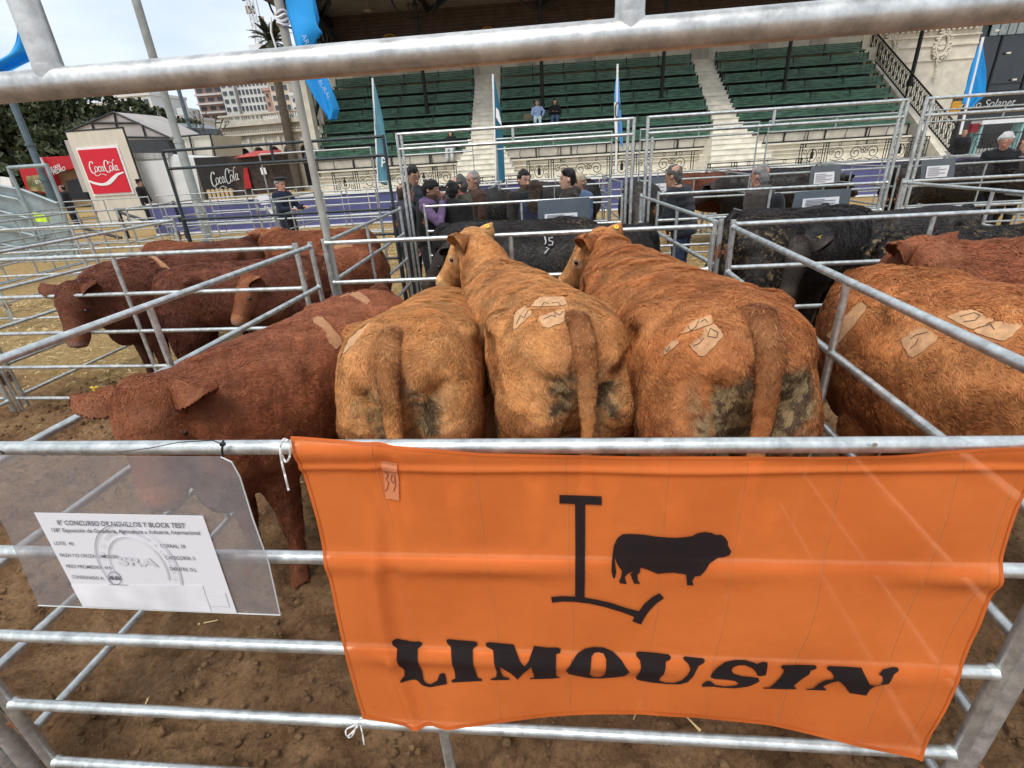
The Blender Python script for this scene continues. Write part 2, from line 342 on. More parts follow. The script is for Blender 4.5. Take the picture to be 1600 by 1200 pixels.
# second aisle: gate frames and panels at 8.8 m, and pens behind them
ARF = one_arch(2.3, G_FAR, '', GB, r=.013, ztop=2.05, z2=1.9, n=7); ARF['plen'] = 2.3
far = [(-4.98, -3.05), (-2.52, -1.36), (-.97, .86), (1.30, 3.07), (3.22, 5.15), (5.4, 7.6), (7.8, 10.)]
names = ['the man in the beret', 'the leftmost of the talking men', 'the two young dark haired men', 'the grazing red steer in the second row', 'the grey haired man', 'the notice boards at the right', 'the white haired man at the right edge']
for (a, c), nm in zip(far, names):
    put(ARF, (a, 8.8), (c, 8.8), 'thin distant gate frame behind '+nm)
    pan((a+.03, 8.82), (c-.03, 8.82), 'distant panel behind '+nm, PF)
seps = [-8.0, -5.3, -2.75, -1.15, 1.05, 3.15, 5.3, 7.7, 10.2]
for i, x in enumerate(seps):
    pan((x, 8.9), (x-.1, 11.4), ['leftmost', 'second', 'third', 'fourth', 'fifth', 'sixth', 'seventh', 'eighth', 'ninth'][i]+' divider from the left in the far row of pens', PF)
for i in range(len(seps)-1):
    pan((seps[i]+.05, 11.5), (seps[i+1]-.05, 11.5), ['leftmost', 'second', 'third', 'fourth', 'fifth', 'sixth', 'seventh', 'eighth'][i]+' back panel from the left in the far row of pens', PF)
for i, (a, c) in enumerate([(-14.5, -11.9), (-11.8, -9.2), (-9.1, -6.5), (-6.4, -3.8)]):
    pan((a, 14.2+.5*i), (c, 14.5+.5*i), ['outermost', 'second', 'third', 'innermost'][i]+' panel of the far fence line in front of the white container', PF)
for i, (a, c) in enumerate([((-8.6, 6.4), (-8.9, 9)), ((-10.6, 8.2), (-11.0, 11.6)), ((-7.9, 9.0), (-5.0, 8.85)), ((-11.2, 9.2), (-8.1, 9.0)), ((-12.6, 6.1), (-7.6, 6.05))]):
    pan(a, c, 'panel %s in the far left yard' % ['running back', 'running back at the rear', 'crossing near the beret', 'crossing behind the galvanised chute', 'crossing beside the galvanised chute'][i], PF)
# ---------------------------------------------------------------- lofted bodies, fused into one surface
def ring(c, r, u, rw, rh, n=20, ex=2.2):
    a = np.arange(n)*2*pi/n; ca, sa = np.cos(a), np.sin(a)
    x = np.sign(ca)*np.abs(ca)**(2/ex)*rw; y = np.sign(sa)*np.abs(sa)**(2/ex)*rh
    return np.array(c)+np.outer(x, r)+np.outer(y, u)
def loft(rings):
    n = len(rings[0]); v = np.concatenate(rings+[rings[0].mean(0)[None], rings[-1].mean(0)[None]]); m = len(rings); f = []
    for i in range(m-1):
        for k in range(n): f.append((i*n+k, i*n+(k+1) % n, (i+1)*n+(k+1) % n, (i+1)*n+k))
    a, b = m*n, m*n+1
    for k in range(n): f.append((a, (k+1) % n, k)); f.append((b, (m-1)*n+k, (m-1)*n+(k+1) % n))
    return v, f
def ball(c, r, n=12):
    r = np.array(r if hasattr(r, '__len__') else (r, r, r)); R_ = []
    for i in range(1, n):
        t = pi*i/n; R_.append(ring(np.array(c)+np.array([0, 0, -r[2]*cos(t)]), np.array([1., 0, 0]), np.array([0, 1., 0]), r[0]*sin(t), r[1]*sin(t), n*2, 2))
    return loft(R_)
def tubel(pts, rs, n=12, ex=2):
    pts = [np.array(p, float) for p in pts]; R_ = []; prev = None
    for i, p in enumerate(pts):
        t = pts[min(i+1, len(pts)-1)]-pts[max(i-1, 0)]; t = t/np.linalg.norm(t)
        if prev is None:
            h = np.array([0, 1., 0]) if abs(t[1]) < .9 else np.array([1., 0, 0]); a = np.cross(t, h)
        else: a = prev-t*(prev@t)
        a /= np.linalg.norm(a); b = np.cross(t, a); prev = a
        rr = rs[i] if hasattr(rs[i], '__len__') else (rs[i], rs[i]); R_.append(ring(p, a, b, rr[0], rr[1], n, ex))
    return loft(R_)
def fuse(parts, voxel, smooth=4):
    V = []; F = []; n = 0
    for v, f in parts: V.append(v); F += [tuple(i+n for i in q) for q in f]; n += len(v)
    me = bpy.data.meshes.new('tmp'); me.from_pydata(np.concatenate(V).tolist(), [], F)
    import bmesh
    bm = bmesh.new(); bm.from_mesh(me); bmesh.ops.recalc_face_normals(bm, faces=bm.faces); bm.to_mesh(me); bm.free()
    o = bpy.data.objects.new('tmp', me); COL.objects.link(o)
    m = o.modifiers.new('r', 'REMESH'); m.mode = 'VOXEL'; m.voxel_size = voxel; m.adaptivity = 0
    if smooth: s = o.modifiers.new('s', 'SMOOTH'); s.iterations = smooth; s.factor = .6
    dg = bpy.context.evaluated_depsgraph_get(); ev = o.evaluated_get(dg); r = bpy.data.meshes.new_from_object(ev)
    nv = len(r.vertices); v = np.zeros(nv*3, np.float32); r.vertices.foreach_get('co', v); v = v.reshape(-1, 3)
    nl = len(r.loops); li = np.zeros(nl, np.int32); r.loops.foreach_get('vertex_index', li)
    lt = np.zeros(len(r.polygons), np.int32); r.polygons.foreach_get('loop_total', lt)
    assert (lt == 4).all() or True
    ls = np.concatenate([[0], np.cumsum(lt)[:-1]]); q = np.stack([li[ls[lt == 4]+k] for k in range(4)], 1) if (lt == 4).any() else np.zeros((0, 4), int)
    t3 = np.stack([li[ls[lt == 3]+k] for k in range(3)], 1) if (lt == 3).any() else np.zeros((0, 3), int)
    bpy.data.objects.remove(o); bpy.data.meshes.remove(me); bpy.data.meshes.remove(r)
    return v.astype(float), q, t3
def vnormals(v, q, t):
    n = np.zeros_like(v)
    for f in (q, t):
        if len(f):
            fn = np.cross(v[f[:, 1]]-v[f[:, 0]], v[f[:, 2]]-v[f[:, 0]])
            for k in range(f.shape[1]): np.add.at(n, f[:, k], fn)
    return n/(np.linalg.norm(n, axis=1, keepdims=True)+1e-9)
PAL = dict(
    gold=dict(a=(.43, .205, .076), d=(.19, .070, .026), p=(.56, .35, .17)),
    orange=dict(a=(.34, .132, .046), d=(.165, .053, .021), p=(.50, .28, .12)),
    red=dict(a=(.185, .060, .027), d=(.095, .030, .016), p=(.30, .13, .065)),
    dkred=dict(a=(.100, .032, .017), d=(.058, .018, .012), p=(.18, .068, .036)),
    black=dict(a=(.0125, .010, .0092), d=(.007, .006, .006), p=(.026, .018, .014)))
M_COAT = coat_mat('shaggy_coat'); M_COATB = coat_mat('black_coat', .5, .3)
M_EYE = mat('dark_wet_eye', (.010, .006, .005), .08, 0, .1, spec=.8)
M_TAG = mat('yellow_ear_tag', (.85, .62, .05), .35, 0, .05); M_SKIN = mat('clipped_pale_hide', (.57, .32, .16), .8, 0, .16, 40, .25, 300)
M_SKIN2 = mat('clipped_tan_hide', (.40, .19, .085), .75, 0, .12, 40, .25, 300)
M_INK = mat('blue_black_marker', (.10, .07, .06), .6)
M_HOOF = mat('dark_hoof', (.03, .022, .018), .5)
def unit(v): v = np.array(v, float); return v/np.linalg.norm(v)
def steer(label, tail, heading, s=1., pal='gold', bend=0, neck=(0, 25), head=(0, -20), nlen=.45, group=None, hair=60000, voxel=.022, hlen=.027,
          patches=(), marks=(), nose='pink', tag_ear=None, mud=1., tagsize=.016, htwist=0, zs=1., lean=0, tailsw=0, patchmat=None, wid=1., seed=1, ears=(-.42, .26), shoulders=1., hairy=True, darkface=False):
    r = np.random.default_rng(seed); P = PAL[pal]
    hd = R(heading)    # heading: 0 looks along +Y, positive to the right
    def fwd(x):        # spine direction with sideways bend
        th = hd+R(bend)*np.clip((x-.3)/1.1, 0, 1.3); return np.array([sin(th), cos(th), 0])
    xs = np.linspace(-.1, 1.8, 60); pos = [np.array([tail[0], tail[1], 0.])+fwd(0)*s*xs[0]]
    for i in range(1, 60): pos.append(pos[-1]+fwd((xs[i]+xs[i-1])/2)*s*(xs[i]-xs[i-1]))
    pos = np.array(pos)
    def W(x, y, z):    # body coordinates to world; y to the animal's left
        c = np.array([np.interp(x, xs, pos[:, k]) for k in range(3)]); f = fwd(x); lf = np.array([-f[1], f[0], 0]); drop = lean*np.clip(x-.2, 0, 1.4)
        return c+lf*y*s+np.array([0, 0, z*s*zs-drop*s])
    parts = []; sk = []   # sk: (pos, part, x, hairdir)
    U = np.array([0, 0, 1.])
    T = [(-.03, 1.08, .07, .08), (.01, 1.05, .16, .16), (.08, .99, .265, .255), (.2, .95, .315, .315), (.38, .955, .322, .312), (.6, .94, .315, .318), (.85, .90, .345, .345), (1.08, .895, .33, .35), (1.28, .91, .285, .345), (1.45, .94, .225, .30), (1.56, .97, .16, .22)]
    R_ = []
    for x, z, w, h in T:
        f = fwd(x); rt = np.array([f[1], -f[0], 0]); R_.append(ring(W(x, 0, z), rt, U, w*s*wid, h*s, 28, 2.35))
        for yy in (-.6, 0, .6): sk.append((W(x, yy*w, z+.2*h), 0, x, -f))
    parts.append(loft(R_))
    LEG = [[(.20, .17, 1.0, .20, .13), (.17, .178, .82, .225, .150), (.19, .18, .64, .18, .125), (.17, .175, .50, .10, .075), (.09, .17, .40, .06, .05), (.12, .17, .2, .042, .038), (.15, .17, .08, .05, .045), (.18, .17, .0, .062, .055)],
           [(1.26, .15, .85, .15, .11), (1.25, .16, .62, .10, .075), (1.24, .155, .42, .062, .055), (1.25, .15, .2, .042, .04), (1.27, .15, .08, .05, .045), (1.30, .15, .0, .06, .055)]]
    for leg in LEG:
        for sd in (-1, 1):
            off = r.uniform(-.05, .05); Q = []
            for i, (x, y, z, rx, ry) in enumerate(leg):
                o = off*min(1, i/4); f = fwd(x); rt = np.array([f[1], -f[0], 0]); Q.append(ring(W(x+o, sd*y*wid, 0)+U*z*s*(1 if z < .3 else zs)-U*(lean*np.clip(x-.2, 0, 1.4)*s*min(1, z)), rt, f, ry*s, rx*s, 14, 2))
                sk.append((Q[-1].mean(0), 3, x, -U*1.0))
            parts.append(loft(Q))
    # neck and head
    f0 = fwd(1.3); lf0 = np.array([-f0[1], f0[0], 0])
    def dirv(yaw, pit):
        th = math.atan2(f0[0], f0[1])-R(yaw); return np.array([sin(th)*cos(R(pit)), cos(th)*cos(R(pit)), sin(R(pit))])   # yaw positive = to its left
    nd = dirv(*neck); nb = W(1.28, 0, .99); poll = nb+nd*(nlen+.22)*s
    m1 = nb+(nd*.55+f0*.45)*(nlen*.5+.1)*s
    Q = []; side = unit(np.cross(f0, U))
    pts = [(nb-f0*.09*s, .24, .30, f0), (nb+(nd*.3+f0*.7)*.12*s, .215, .275, unit(nd*.3+f0*.7)), (m1, .185, .235, unit(nd*.7+f0*.3)), (nb+nd*(nlen*.75+.12)*s*1.0+f0*.02*s, .150, .185, nd), (poll-nd*.03*s, .115, .135, nd)]
    for c, w, h, d in pts:
        sd_ = unit(np.cross(d, U)); up_ = np.cross(sd_, d); Q.append(ring(c-up_*.02*s, sd_, up_, w*s, h*s, 22, 2.1)); sk.append((c, 1, 1.4, -d)); sk.append((c+up_*h*s*.6, 1, 1.4, -d))
    parts.append(loft(Q))
    ha = dirv(*head); hs = unit(np.cross(ha, U)); hu = np.cross(hs, ha)
    tw = R(htwist); hs, hu = hs*cos(tw)+hu*sin(tw), -hs*sin(tw)+hu*cos(tw)
    Q = []
    HD = [(-.09, .06, .06, .0), (-.05, .105, .09, .005), (.02, .132, .118, 0), (.09, .136, .135, -.01), (.155, .120, .134, -.018), (.235, .092, .112, -.022), (.31, .082, .092, -.024), (.375, .086, .082, -.026), (.42, .080, .074, -.026), (.452, .052, .050, -.026)]
    for t, w, h, dz in HD:
        Q.append(ring(poll+ha*t*s+hu*dz*s*1.6, hs, hu, w*s, h*s, 22, 2.3)); sk.append((Q[-1].mean(0), 2, t, -ha*.6+unit(-hu+ha*.2)*.2)); sk.append((Q[-1].mean(0)+hu*h*.6*s, 2, t, ha*.4-hu*.1+(.0 if t > .05 else 1)*ha))
    parts.append(loft(Q))
    parts.append(ball(poll+hu*.055*s-ha*.02*s, (.075*s, .075*s, .06*s), 8))            # poll bump
    for sd in (-1, 1):
        parts.append(ball(poll+ha*.145*s+hs*sd*.092*s+hu*.022*s, (.034*s,)*3, 8))         # brow
        parts.append(ball(poll+ha*.12*s+hs*sd*.055*s-hu*.085*s, (.06*s,)*3, 8))           # cheek
    for sd in (-1, 1): parts.append(ball(W(.36, sd*.235*wid, 1.165), (.085*s, .085*s, .055*s), 8)); parts.append(ball(W(.02, sd*.115*wid, 1.085), (.065*s, .055*s, .06*s), 8)); parts.append(ball(W(1.12, sd*.08, 1.13), (.22*s, .10*s, .07*s), 8))
    parts.append(ball(W(1.40, 0, .68), (.13*s, .13*s, .16*s), 8))                           # brisket
    v, q, t3 = fuse(parts, voxel*s, 5)
    # tail, thin: joined after fusing
    tz = 1.19; tl = [(.10, 0, 1.235), (.03, 0, 1.235), (-.035, .0, 1.17), (-.07, tailsw*.3, 1.02), (-.075, tailsw*.7, .82), (-.065, tailsw, .62), (-.055, tailsw, .46), (-.05, tailsw, .36)]
    tv, tf = tubel([W(*p) for p in tl], [(.03*s, .035*s), (.045*s, .045*s), (.040*s, .05*s), (.030*s, .037*s), (.024*s, .027*s), (.022*s, .026*s), (.03*s, .034*s), (.02*s, .02*s)], 12)
    tv2, tq, tt = fuse([(tv, tf)], .012*s, 2)
    nb0 = len(v); v = np.concatenate([v, tv2]); q = np.concatenate([q, tq+nb0]); t3 = np.concatenate([t3, tt+nb0]) if len(tt) else t3
    istail = np.zeros(len(v), bool); istail[nb0:] = True
    # ears
    earinfo = []
    isear = np.zeros(len(v), bool)
    for sd in (-1, 1):
        eb = poll+hs*sd*.105*s+hu*.035*s+ha*.0*s; ed = unit(hs*sd*1.0+ha*ears[0]+hu*ears[1]); en = unit(np.cross(ed, hu)*sd); en = unit(ha*.8-hu*.25+hs*sd*.35); ew = unit(np.cross(ed, en)); en = np.cross(ew, ed)
        m_, k_ = 12, 9; G = []
        for i in range(m_):
            a = i/(m_-1); wd = .068*math.sin(pi*min(1, a*.86+.12))**.62*(1 if a < .75 else (1-((a-.75)/.25)**2*.85)); 
            for k in range(k_):
                b_ = k/(k_-1)*2-1; G.append(eb+ed*a*.162*s+ew*b_*wd*s+en*s*((-.050+.105*b_*b_)*min(1, (1.20-a))+.012*math.sin(a*3)))
        G = np.array(G); G2 = G-en*.009*s; base = len(v); F = []
        idx = lambda i, k: i*k_+k
        for i in range(m_-1):
            for k in range(k_-1):
                F.append((idx(i, k), idx(i, k+1), idx(i+1, k+1), idx(i+1, k))); n2 = m_*k_; F.append((n2+idx(i, k), n2+idx(i+1, k), n2+idx(i+1, k+1), n2+idx(i, k+1)))
        n2 = m_*k_
        for i in range(m_-1):
            F.append((idx(i, 0), idx(i+1, 0), n2+idx(i+1, 0), n2+idx(i, 0))); F.append((idx(i, k_-1), n2+idx(i, k_-1), n2+idx(i+1, k_-1), idx(i+1, k_-1)))
        for k in range(k_-1): F.append((idx(m_-1, k), idx(m_-1, k+1), n2+idx(m_-1, k+1), n2+idx(m_-1, k)))
        v = np.concatenate([v, G, G2]); q = np.concatenate([q, np.array(F)+base]); earinfo.append((sd, eb, ed, ew, en))
        istail = np.concatenate([istail, np.zeros(2*n2, bool)]); isear = np.concatenate([isear, np.ones(n2, bool)*1, np.zeros(n2, bool)])
    isear2 = np.zeros(len(v), bool); isear2[nb0+len(tv2):] = True
    nrm = vnormals(v, q, t3)
    # nearest skeleton sample
    SP = np.array([k[0] for k in sk]); SPt = np.array([k[1] for k in sk]); SX = np.array([k[2] for k in sk]); SD = np.array([k[3] for k in sk])
    def near(p):
        o = np.zeros(len(p), int)
        for i in range(0, len(p), 20000): o[i:i+20000] = np.argmin(((p[i:i+20000, None]-SP[None])**2).sum(2), 1)
        return o
    k0 = near(v); part, bx = SPt[k0], SX[k0]
    base = np.array([tail[0], tail[1], 0.]); F0 = fwd(0); lf = np.array([-F0[1], F0[0], 0])
    def colour(p, part, bx, nr, ear, tl_):
        A, D, Pp = np.array(P['a']), np.array(P['d']), np.array(P['p']); rel = p-base; lx = rel@F0/s; ly = rel@lf/s; z = p[:, 2]/s/zs
        n1 = noise3(p, 7/s, seed, 3); n2 = noise3(p, 30/s, seed+1, 2)
        dk = np.clip(.10+.12*n1, 0, 1)
        dk = np.maximum(dk, np.clip(1.1-np.abs(lx-.02)/.16, 0, 1)*np.clip(1-np.abs(ly)/.17, 0, 1)*np.clip((z-1.0)/.1, 0, 1))   # dark tail head
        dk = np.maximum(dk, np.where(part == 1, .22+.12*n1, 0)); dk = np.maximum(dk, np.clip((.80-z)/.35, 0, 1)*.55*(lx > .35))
        dk = np.maximum(dk, np.clip((1.2-lx*.0-0)/1, 0, 0))
        if shoulders: dk = np.maximum(dk, np.clip((lx-.7)/.6, 0, 1)*.16*shoulders)
        dk = np.maximum(dk, (lx < .1)*np.clip(1-np.abs(np.abs(ly)-.055)/.026, 0, 1)*np.clip((1.16-z)/.06, 0, 1)*1.9); dk = np.where(tl_, .72-.55*np.clip((1.10-z)/.22, 0, 1)+.15*n1, dk); dk = np.where(part == 3, .7, dk)  # dark lines flanking the tail paint groove shade into the coat colour
        pl = np.clip(.22-.5*np.abs(n1), 0, 1)*.8; rear = np.clip((.15-lx)/.12, 0, 1)*(part != 2)
        pl = np.maximum(pl, rear*np.clip(1-np.abs(np.abs(ly)-.07)/.06, 0, 1)*np.clip((1.15-z)/.2, 0, 1)*.8*(~tl_))
        pl = np.where(part == 2, .28+.2*n1, pl); pl = np.where((part == 2) & (bx > .34), .9, pl); pl = np.where(ear, .75, pl)
        C = A+(D-A)*dk[:, None]; C = C+(Pp-C)*pl[:, None]; C = np.where((tl_ & (z > 1.02))[:, None], C*.85, C)
        C = C*(1+.07*n2)[:, None]
        if mud and pal != 'black':
            md = rear*np.clip(1.25-np.abs(np.abs(ly)-.095)/(.07+.03*mud), 0, 1)*np.clip((1.10-z)/.08, 0, 1)*np.clip((z-.40)/.15, 0, 1)*np.clip(.35+.3*mud+n1*.6+n2*.6, 0, 1)*mud*(~tl_)
            mc = np.where((noise3(p, 75/s, seed+5, 2) > -.15)[:, None], np.array([.060, .045, .028]), np.array([.20, .155, .085])); C = C+(mc-C)*np.clip(md*1.6, 0, .95)[:, None]
        if pal == 'black' and mud:
            md = np.clip(n1*.9-.05+.35*(lx < .35)*(z < 1.2), 0, 1)*np.clip(noise3(p, 130/s, seed+5, 2)*1.6-.55, 0, 1)*mud*(part != 2); C = np.where((part == 2)[:, None], C*1.7, C); C = C+(np.array([.17, .12, .065])-C)*np.clip(md, 0, .8)[:, None]
        if nose:
            nc = np.array([.55, .33, .26])*(.55 if darkface else 1) if nose == 'pink' else np.array([.03, .027, .026]); tt_ = (p-poll)@ha/s
            k = np.clip((tt_-.40)/.03, 0, 1)*(part == 2); C = C+(nc-C)*k[:, None]
            if pal != 'black' and not darkface:     # pale ring round the eye
                for sd in (-1, 1):
                    ec = poll+ha*.155*s+hs*sd*.115*s+hu*.014*s; dd = np.linalg.norm(p-ec, axis=1)/s; k = np.clip(1-np.abs(dd-.030)/.018, 0, 1)*.6; C = C+(np.array([.62, .42, .26])-C)*k[:, None]
        return np.clip(C, .004, .9)
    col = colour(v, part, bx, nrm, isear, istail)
    root = thing('steer', label, 'steer', tuple(base), 0, group)
    # clipped patches: cloth of quads laid on the hide
    allt = [tuple(f) for f in q.tolist()]+[tuple(f) for f in t3.tolist()]
    bvh = BVHTree.FromPolygons(v.tolist(), allt) if (patches or marks) else None
    def hit(px, py, off):
        d = unit(ray(px, py)); loc, n_, i_, ds = bvh.ray_cast(Vector(CAM), Vector(d))
        return None if loc is None else (np.array(loc), unit(np.array(n_) if np.array(n_)@d < 0 else -np.array(n_)))
    keepout = []
    for pq in patches:
        c = [np.array(p, float) for p in pq[:4]]; c0_ = sum(c)/4; c = [c0_+(p-c0_)*1.08 for p in c]; G = []; ok = []; n_ = 14; mid = len(G)
        for i in range(n_):
            for j in range(n_):
                a, b_ = i/(n_-1), j/(n_-1); e = .05*sin(9*a+c[0][0])*0; p2 = (c[0]*(1-a)+c[1]*a)*(1-b_)+(c[3]*(1-a)+c[2]*a)*b_
                ctr = sum(c)/4; cr_ = (abs(2*a-1)**4*abs(2*b_-1)**4); p2 = p2+(ctr-p2)*.13*cr_+np.array([sin(b_*17+c[0][0])*.8, sin(a*15+c[0][1])*.8])*(1 if (i in (0, n_-1) or j in (0, n_-1)) else 0)
                h = hit(p2[0], p2[1], 0); ok.append(h is not None); G.append((h[0]+h[1]*.0035 if h else np.zeros(3)))
        G = np.array(G); Fq = []
        for i in range(n_-1):
            for j in range(n_-1):
                id_ = [i*n_+j, (i+1)*n_+j, (i+1)*n_+j+1, i*n_+j+1]
                if all(ok[k] for k in id_) and max(np.linalg.norm(G[id_[0]]-G[id_[2]]), np.linalg.norm(G[id_[1]]-G[id_[3]])) < .09: Fq.append(id_)
        if Fq:
            me = npmesh('shaved_patch', G-base, np.array(Fq), smooth=True); me.materials.append(patchmat or M_SKIN)
            link(bpy.data.objects.new('shaved_patch', me), root); keepout.append([c0_+(p-c0_)*1.09 for p in c])
    for ln in marks:
        P3 = []
        for (a, b_) in zip(ln[:-1], ln[1:]):
            for k in range(4):
                h = hit(a[0]+(b_[0]-a[0])*k/4, a[1]+(b_[1]-a[1])*k/4, 0)
                if h: P3.append(h[0]+h[1]*.0055-base)
        h = hit(*ln[-1], 0)
        if h: P3.append(h[0]+h[1]*.0055-base)
        if len(P3) > 2: MB().tube(P3, .0012, 5).build('marker_line', M_INK, root)
    # coat: short tapering locks rooted all over the hide
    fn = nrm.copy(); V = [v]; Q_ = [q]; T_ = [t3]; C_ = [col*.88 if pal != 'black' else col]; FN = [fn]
    if hair:
        fq = np.concatenate([np.stack([q[:, 0], q[:, 1], q[:, 2]], 1), np.stack([q[:, 0], q[:, 2], q[:, 3]], 1), t3.reshape(-1, 3)])
        a, b_, c = v[fq[:, 0]], v[fq[:, 1]], v[fq[:, 2]]; ar = np.linalg.norm(np.cross(b_-a, c-a), axis=1)
        cen = (a+b_+c)/3; fnm = nrm[fq].mean(1); vis = ((cen-CAM)*fnm).sum(1)/np.linalg.norm(cen-CAM, axis=1)
        w_ = ar*(vis < .35)*np.clip((cen[:, 2]/s-.25)/.2, .05, 1); w_ = w_*np.clip(1.25-.5*np.linalg.norm(cen-CAM, axis=1)/4, .4, 1.2)
        fi = r.choice(len(fq), hair, p=w_/w_.sum()); u1, u2 = r.random(hair), r.random(hair); fl = u1+u2 > 1; u1[fl], u2[fl] = 1-u1[fl], 1-u2[fl]
        Pt = a[fi]*(1-u1-u2)[:, None]+b_[fi]*u1[:, None]+c[fi]*u2[:, None]; idx = fq[fi]
        Nn = nrm[idx[:, 0]]*(1-u1-u2)[:, None]+nrm[idx[:, 1]]*u1[:, None]+nrm[idx[:, 2]]*u2[:, None]; Nn /= np.linalg.norm(Nn, axis=1, keepdims=True)+1e-9
        if keepout:
            rel = Pt-CAM; w3 = rel@FW; px = 800+FPX*(rel@RT)/w3; py = 600-FPX*(rel@UP)/w3; rm = np.zeros(len(Pt), bool)
            for c4 in keepout:
                ins = np.ones(len(Pt), bool); ctr = sum(c4)/4
                for k in range(4):
                    A_, B_ = c4[k], c4[(k+1) % 4]; cr_ = (B_[0]-A_[0])*(py-A_[1])-(B_[1]-A_[1])*(px-A_[0]); sg = np.sign((B_[0]-A_[0])*(ctr[1]-A_[1])-(B_[1]-A_[1])*(ctr[0]-A_[0])); ins &= cr_*sg > 0
                rm |= ins & ((rel*Nn).sum(1) < 0)
            Pt, Nn, idx, fi = Pt[~rm], Nn[~rm], idx[~rm], fi[~rm]
        n = len(Pt); kk = k0n = near(Pt); pt_, bx_ = SPt[kk], SX[kk]; tl_ = istail[idx[:, 0]]; er_ = isear2[idx[:, 0]]
        D_ = SD[kk].copy(); rel = Pt-base; lx = rel@F0/s; rear = np.clip((.2-lx)/.15, 0, 1)
        down = np.where(pt_ == 2, .05, .35+np.clip(1-np.abs(Nn[:, 2]), 0, 1)*.55)+rear*1.2; D_ = D_+np.array([0, 0, -1.])[None]*down[:, None]
        sw = noise3(Pt, 16/s, seed+11, 3); D_ = D_+np.cross(Nn, D_)*(sw*.75)[:, None]
        D_[tl_] = np.array([0, 0, -1.])
        D_ += r.normal(size=D_.shape)*.17; D_ -= Nn*(D_*Nn).sum(1)[:, None]; D_ /= np.linalg.norm(D_, axis=1, keepdims=True)+1e-9
        clump = noise3(Pt, 38/s, seed+13, 2); cl2 = noise3(Pt, 90/s, seed+14, 1)
        l = hlen*s*(.65+.45*r.random(n)+.20*clump)*np.where(pt_ == 2, np.where(bx_ < .1, .9, .42), 1)*np.where(er_, .4, 1)*np.where(pt_ == 1, 1.2, 1)*np.where(tl_, 1.0, 1); l = np.clip(l, .004, .09)
        lift = (.17+.07*clump+.07*r.random(n))*np.where(tl_, .55, 1)*np.where(pt_ == 2, .7, 1)
        dist = np.linalg.norm(Pt-CAM, axis=1); w = (.0007+.00048*dist)*(.7+.6*r.random(n)); S_ = np.cross(Nn, D_)
        S_ = S_*.9+Nn*r.normal(size=(n, 1))*.35
        ro = Pt-Nn*.002; mi = Pt+D_*(l*.5)[:, None]+Nn*(l*lift)[:, None]; side = np.cross(Nn, D_)
        ti = Pt+D_*(l*1.)[:, None]+Nn*(l*lift*1.15)[:, None]+side*(l*(.30*cl2+.20*r.normal(size=n)))[:, None]
        HV = np.stack([ro-S_*w[:, None], ro+S_*w[:, None], mi+S_*(w*.85)[:, None], mi-S_*(w*.85)[:, None], ti], 1).reshape(-1, 3)
        b0 = len(v); i5 = b0+np.arange(n)*5; Q_.append(np.stack([i5, i5+1, i5+2, i5+3], 1)); T_.append(np.stack([i5+3, i5+2, i5+4], 1)); V.append(HV)
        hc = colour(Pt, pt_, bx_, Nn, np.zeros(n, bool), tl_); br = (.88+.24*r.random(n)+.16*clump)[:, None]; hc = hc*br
        pale = (r.random(n) < .06)[:, None]; hc = np.where(pale, hc+(np.array(P['p'])-hc)*.4, hc)
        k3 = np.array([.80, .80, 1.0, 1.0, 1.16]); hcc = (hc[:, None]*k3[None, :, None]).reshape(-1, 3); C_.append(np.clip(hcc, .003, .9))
        hn = Nn*1.15+unit_rows(np.cross(D_, S_))*0+D_*-.18+r.normal(size=(n, 3))*.22+side*(clump*.12)[:, None]; hn /= np.linalg.norm(hn, axis=1, keepdims=True); FN.append(np.repeat(hn, 5, 0))
    Va = np.concatenate(V)-base; me = npmesh('body', Va, np.concatenate(Q_), np.concatenate([x.reshape(-1, 3) for x in T_]), smooth=True)
    setcol(me, np.concatenate(C_)); at = me.attributes.new('fn', 'FLOAT_VECTOR', 'POINT'); at.data.foreach_set('vector', np.concatenate(FN).astype(np.float32).ravel())
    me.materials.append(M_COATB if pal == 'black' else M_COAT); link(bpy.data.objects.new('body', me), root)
    for sd in (-1, 1):
        ec = poll+ha*.155*s+hs*sd*.117*s+hu*.014*s-base; vv, ff = ball(ec, (.016*s,)*3, 8); MB().add(vv, ff).build('eye', M_EYE, root, True)
        nc = poll+ha*.440*s+hs*sd*.038*s-hu*.03*s-base; vv, ff = ball(nc, (.013*s,)*3, 6); MB().add(vv, ff).build('nostril', M_EYE, root, True)
    for sd, eb, ed, ew, en in earinfo:
        if tag_ear in (sd, 2):
            c = eb+ed*.075*s+en*(-.034)*s-base; b = MB(); b.tube([c-en*.014, c-en*.011], tagsize, 14); b.tube([c+en*.006, c+en*.009], tagsize, 14); b.tube([c-en*.014, c+en*.009], tagsize*.4, 8); b.build('ear_tag', M_TAG, root, True)
            MB().tube([c-en*.017, c+en*.012], tagsize*.22, 8).build('tag_button', M_BLACK, ALLKIDS[root.name][-1])
    return root
def unit_rows(a): return a/(np.linalg.norm(a, axis=1, keepdims=True)+1e-9)
HERD = 'orange steers in the centre pen'
steer('large red steer bending its head to the front rail, clipped band on its ribs', (-1.05, 2.85), 197, .91, 'red', bend=0, neck=(0, 35), head=(30, -60), nlen=.13, ears=(-.12, .05), group=HERD, hair=290000, seed=3, tag_ear=1, tagsize=.011,
      patches=[[(487, 500), (503, 496), (536, 535), (520, 548)], [(515, 455), (538, 446), (556, 456), (532, 466)], [(545, 462), (560, 456), (578, 470), (570, 478)]], patchmat=M_SKIN2, mud=0, shoulders=.2, darkface=True)
steer('orange steer seen from directly behind, head hidden, second from the left', (-.645, 1.70), -2, .97, 'gold', bend=-4, neck=(0, -35), head=(0, -75), group=HERD, hair=370000, seed=5, lean=.12, tailsw=.01,
      patches=[[(549, 527), (580, 503), (572, 520), (536, 555)]], mud=.8)
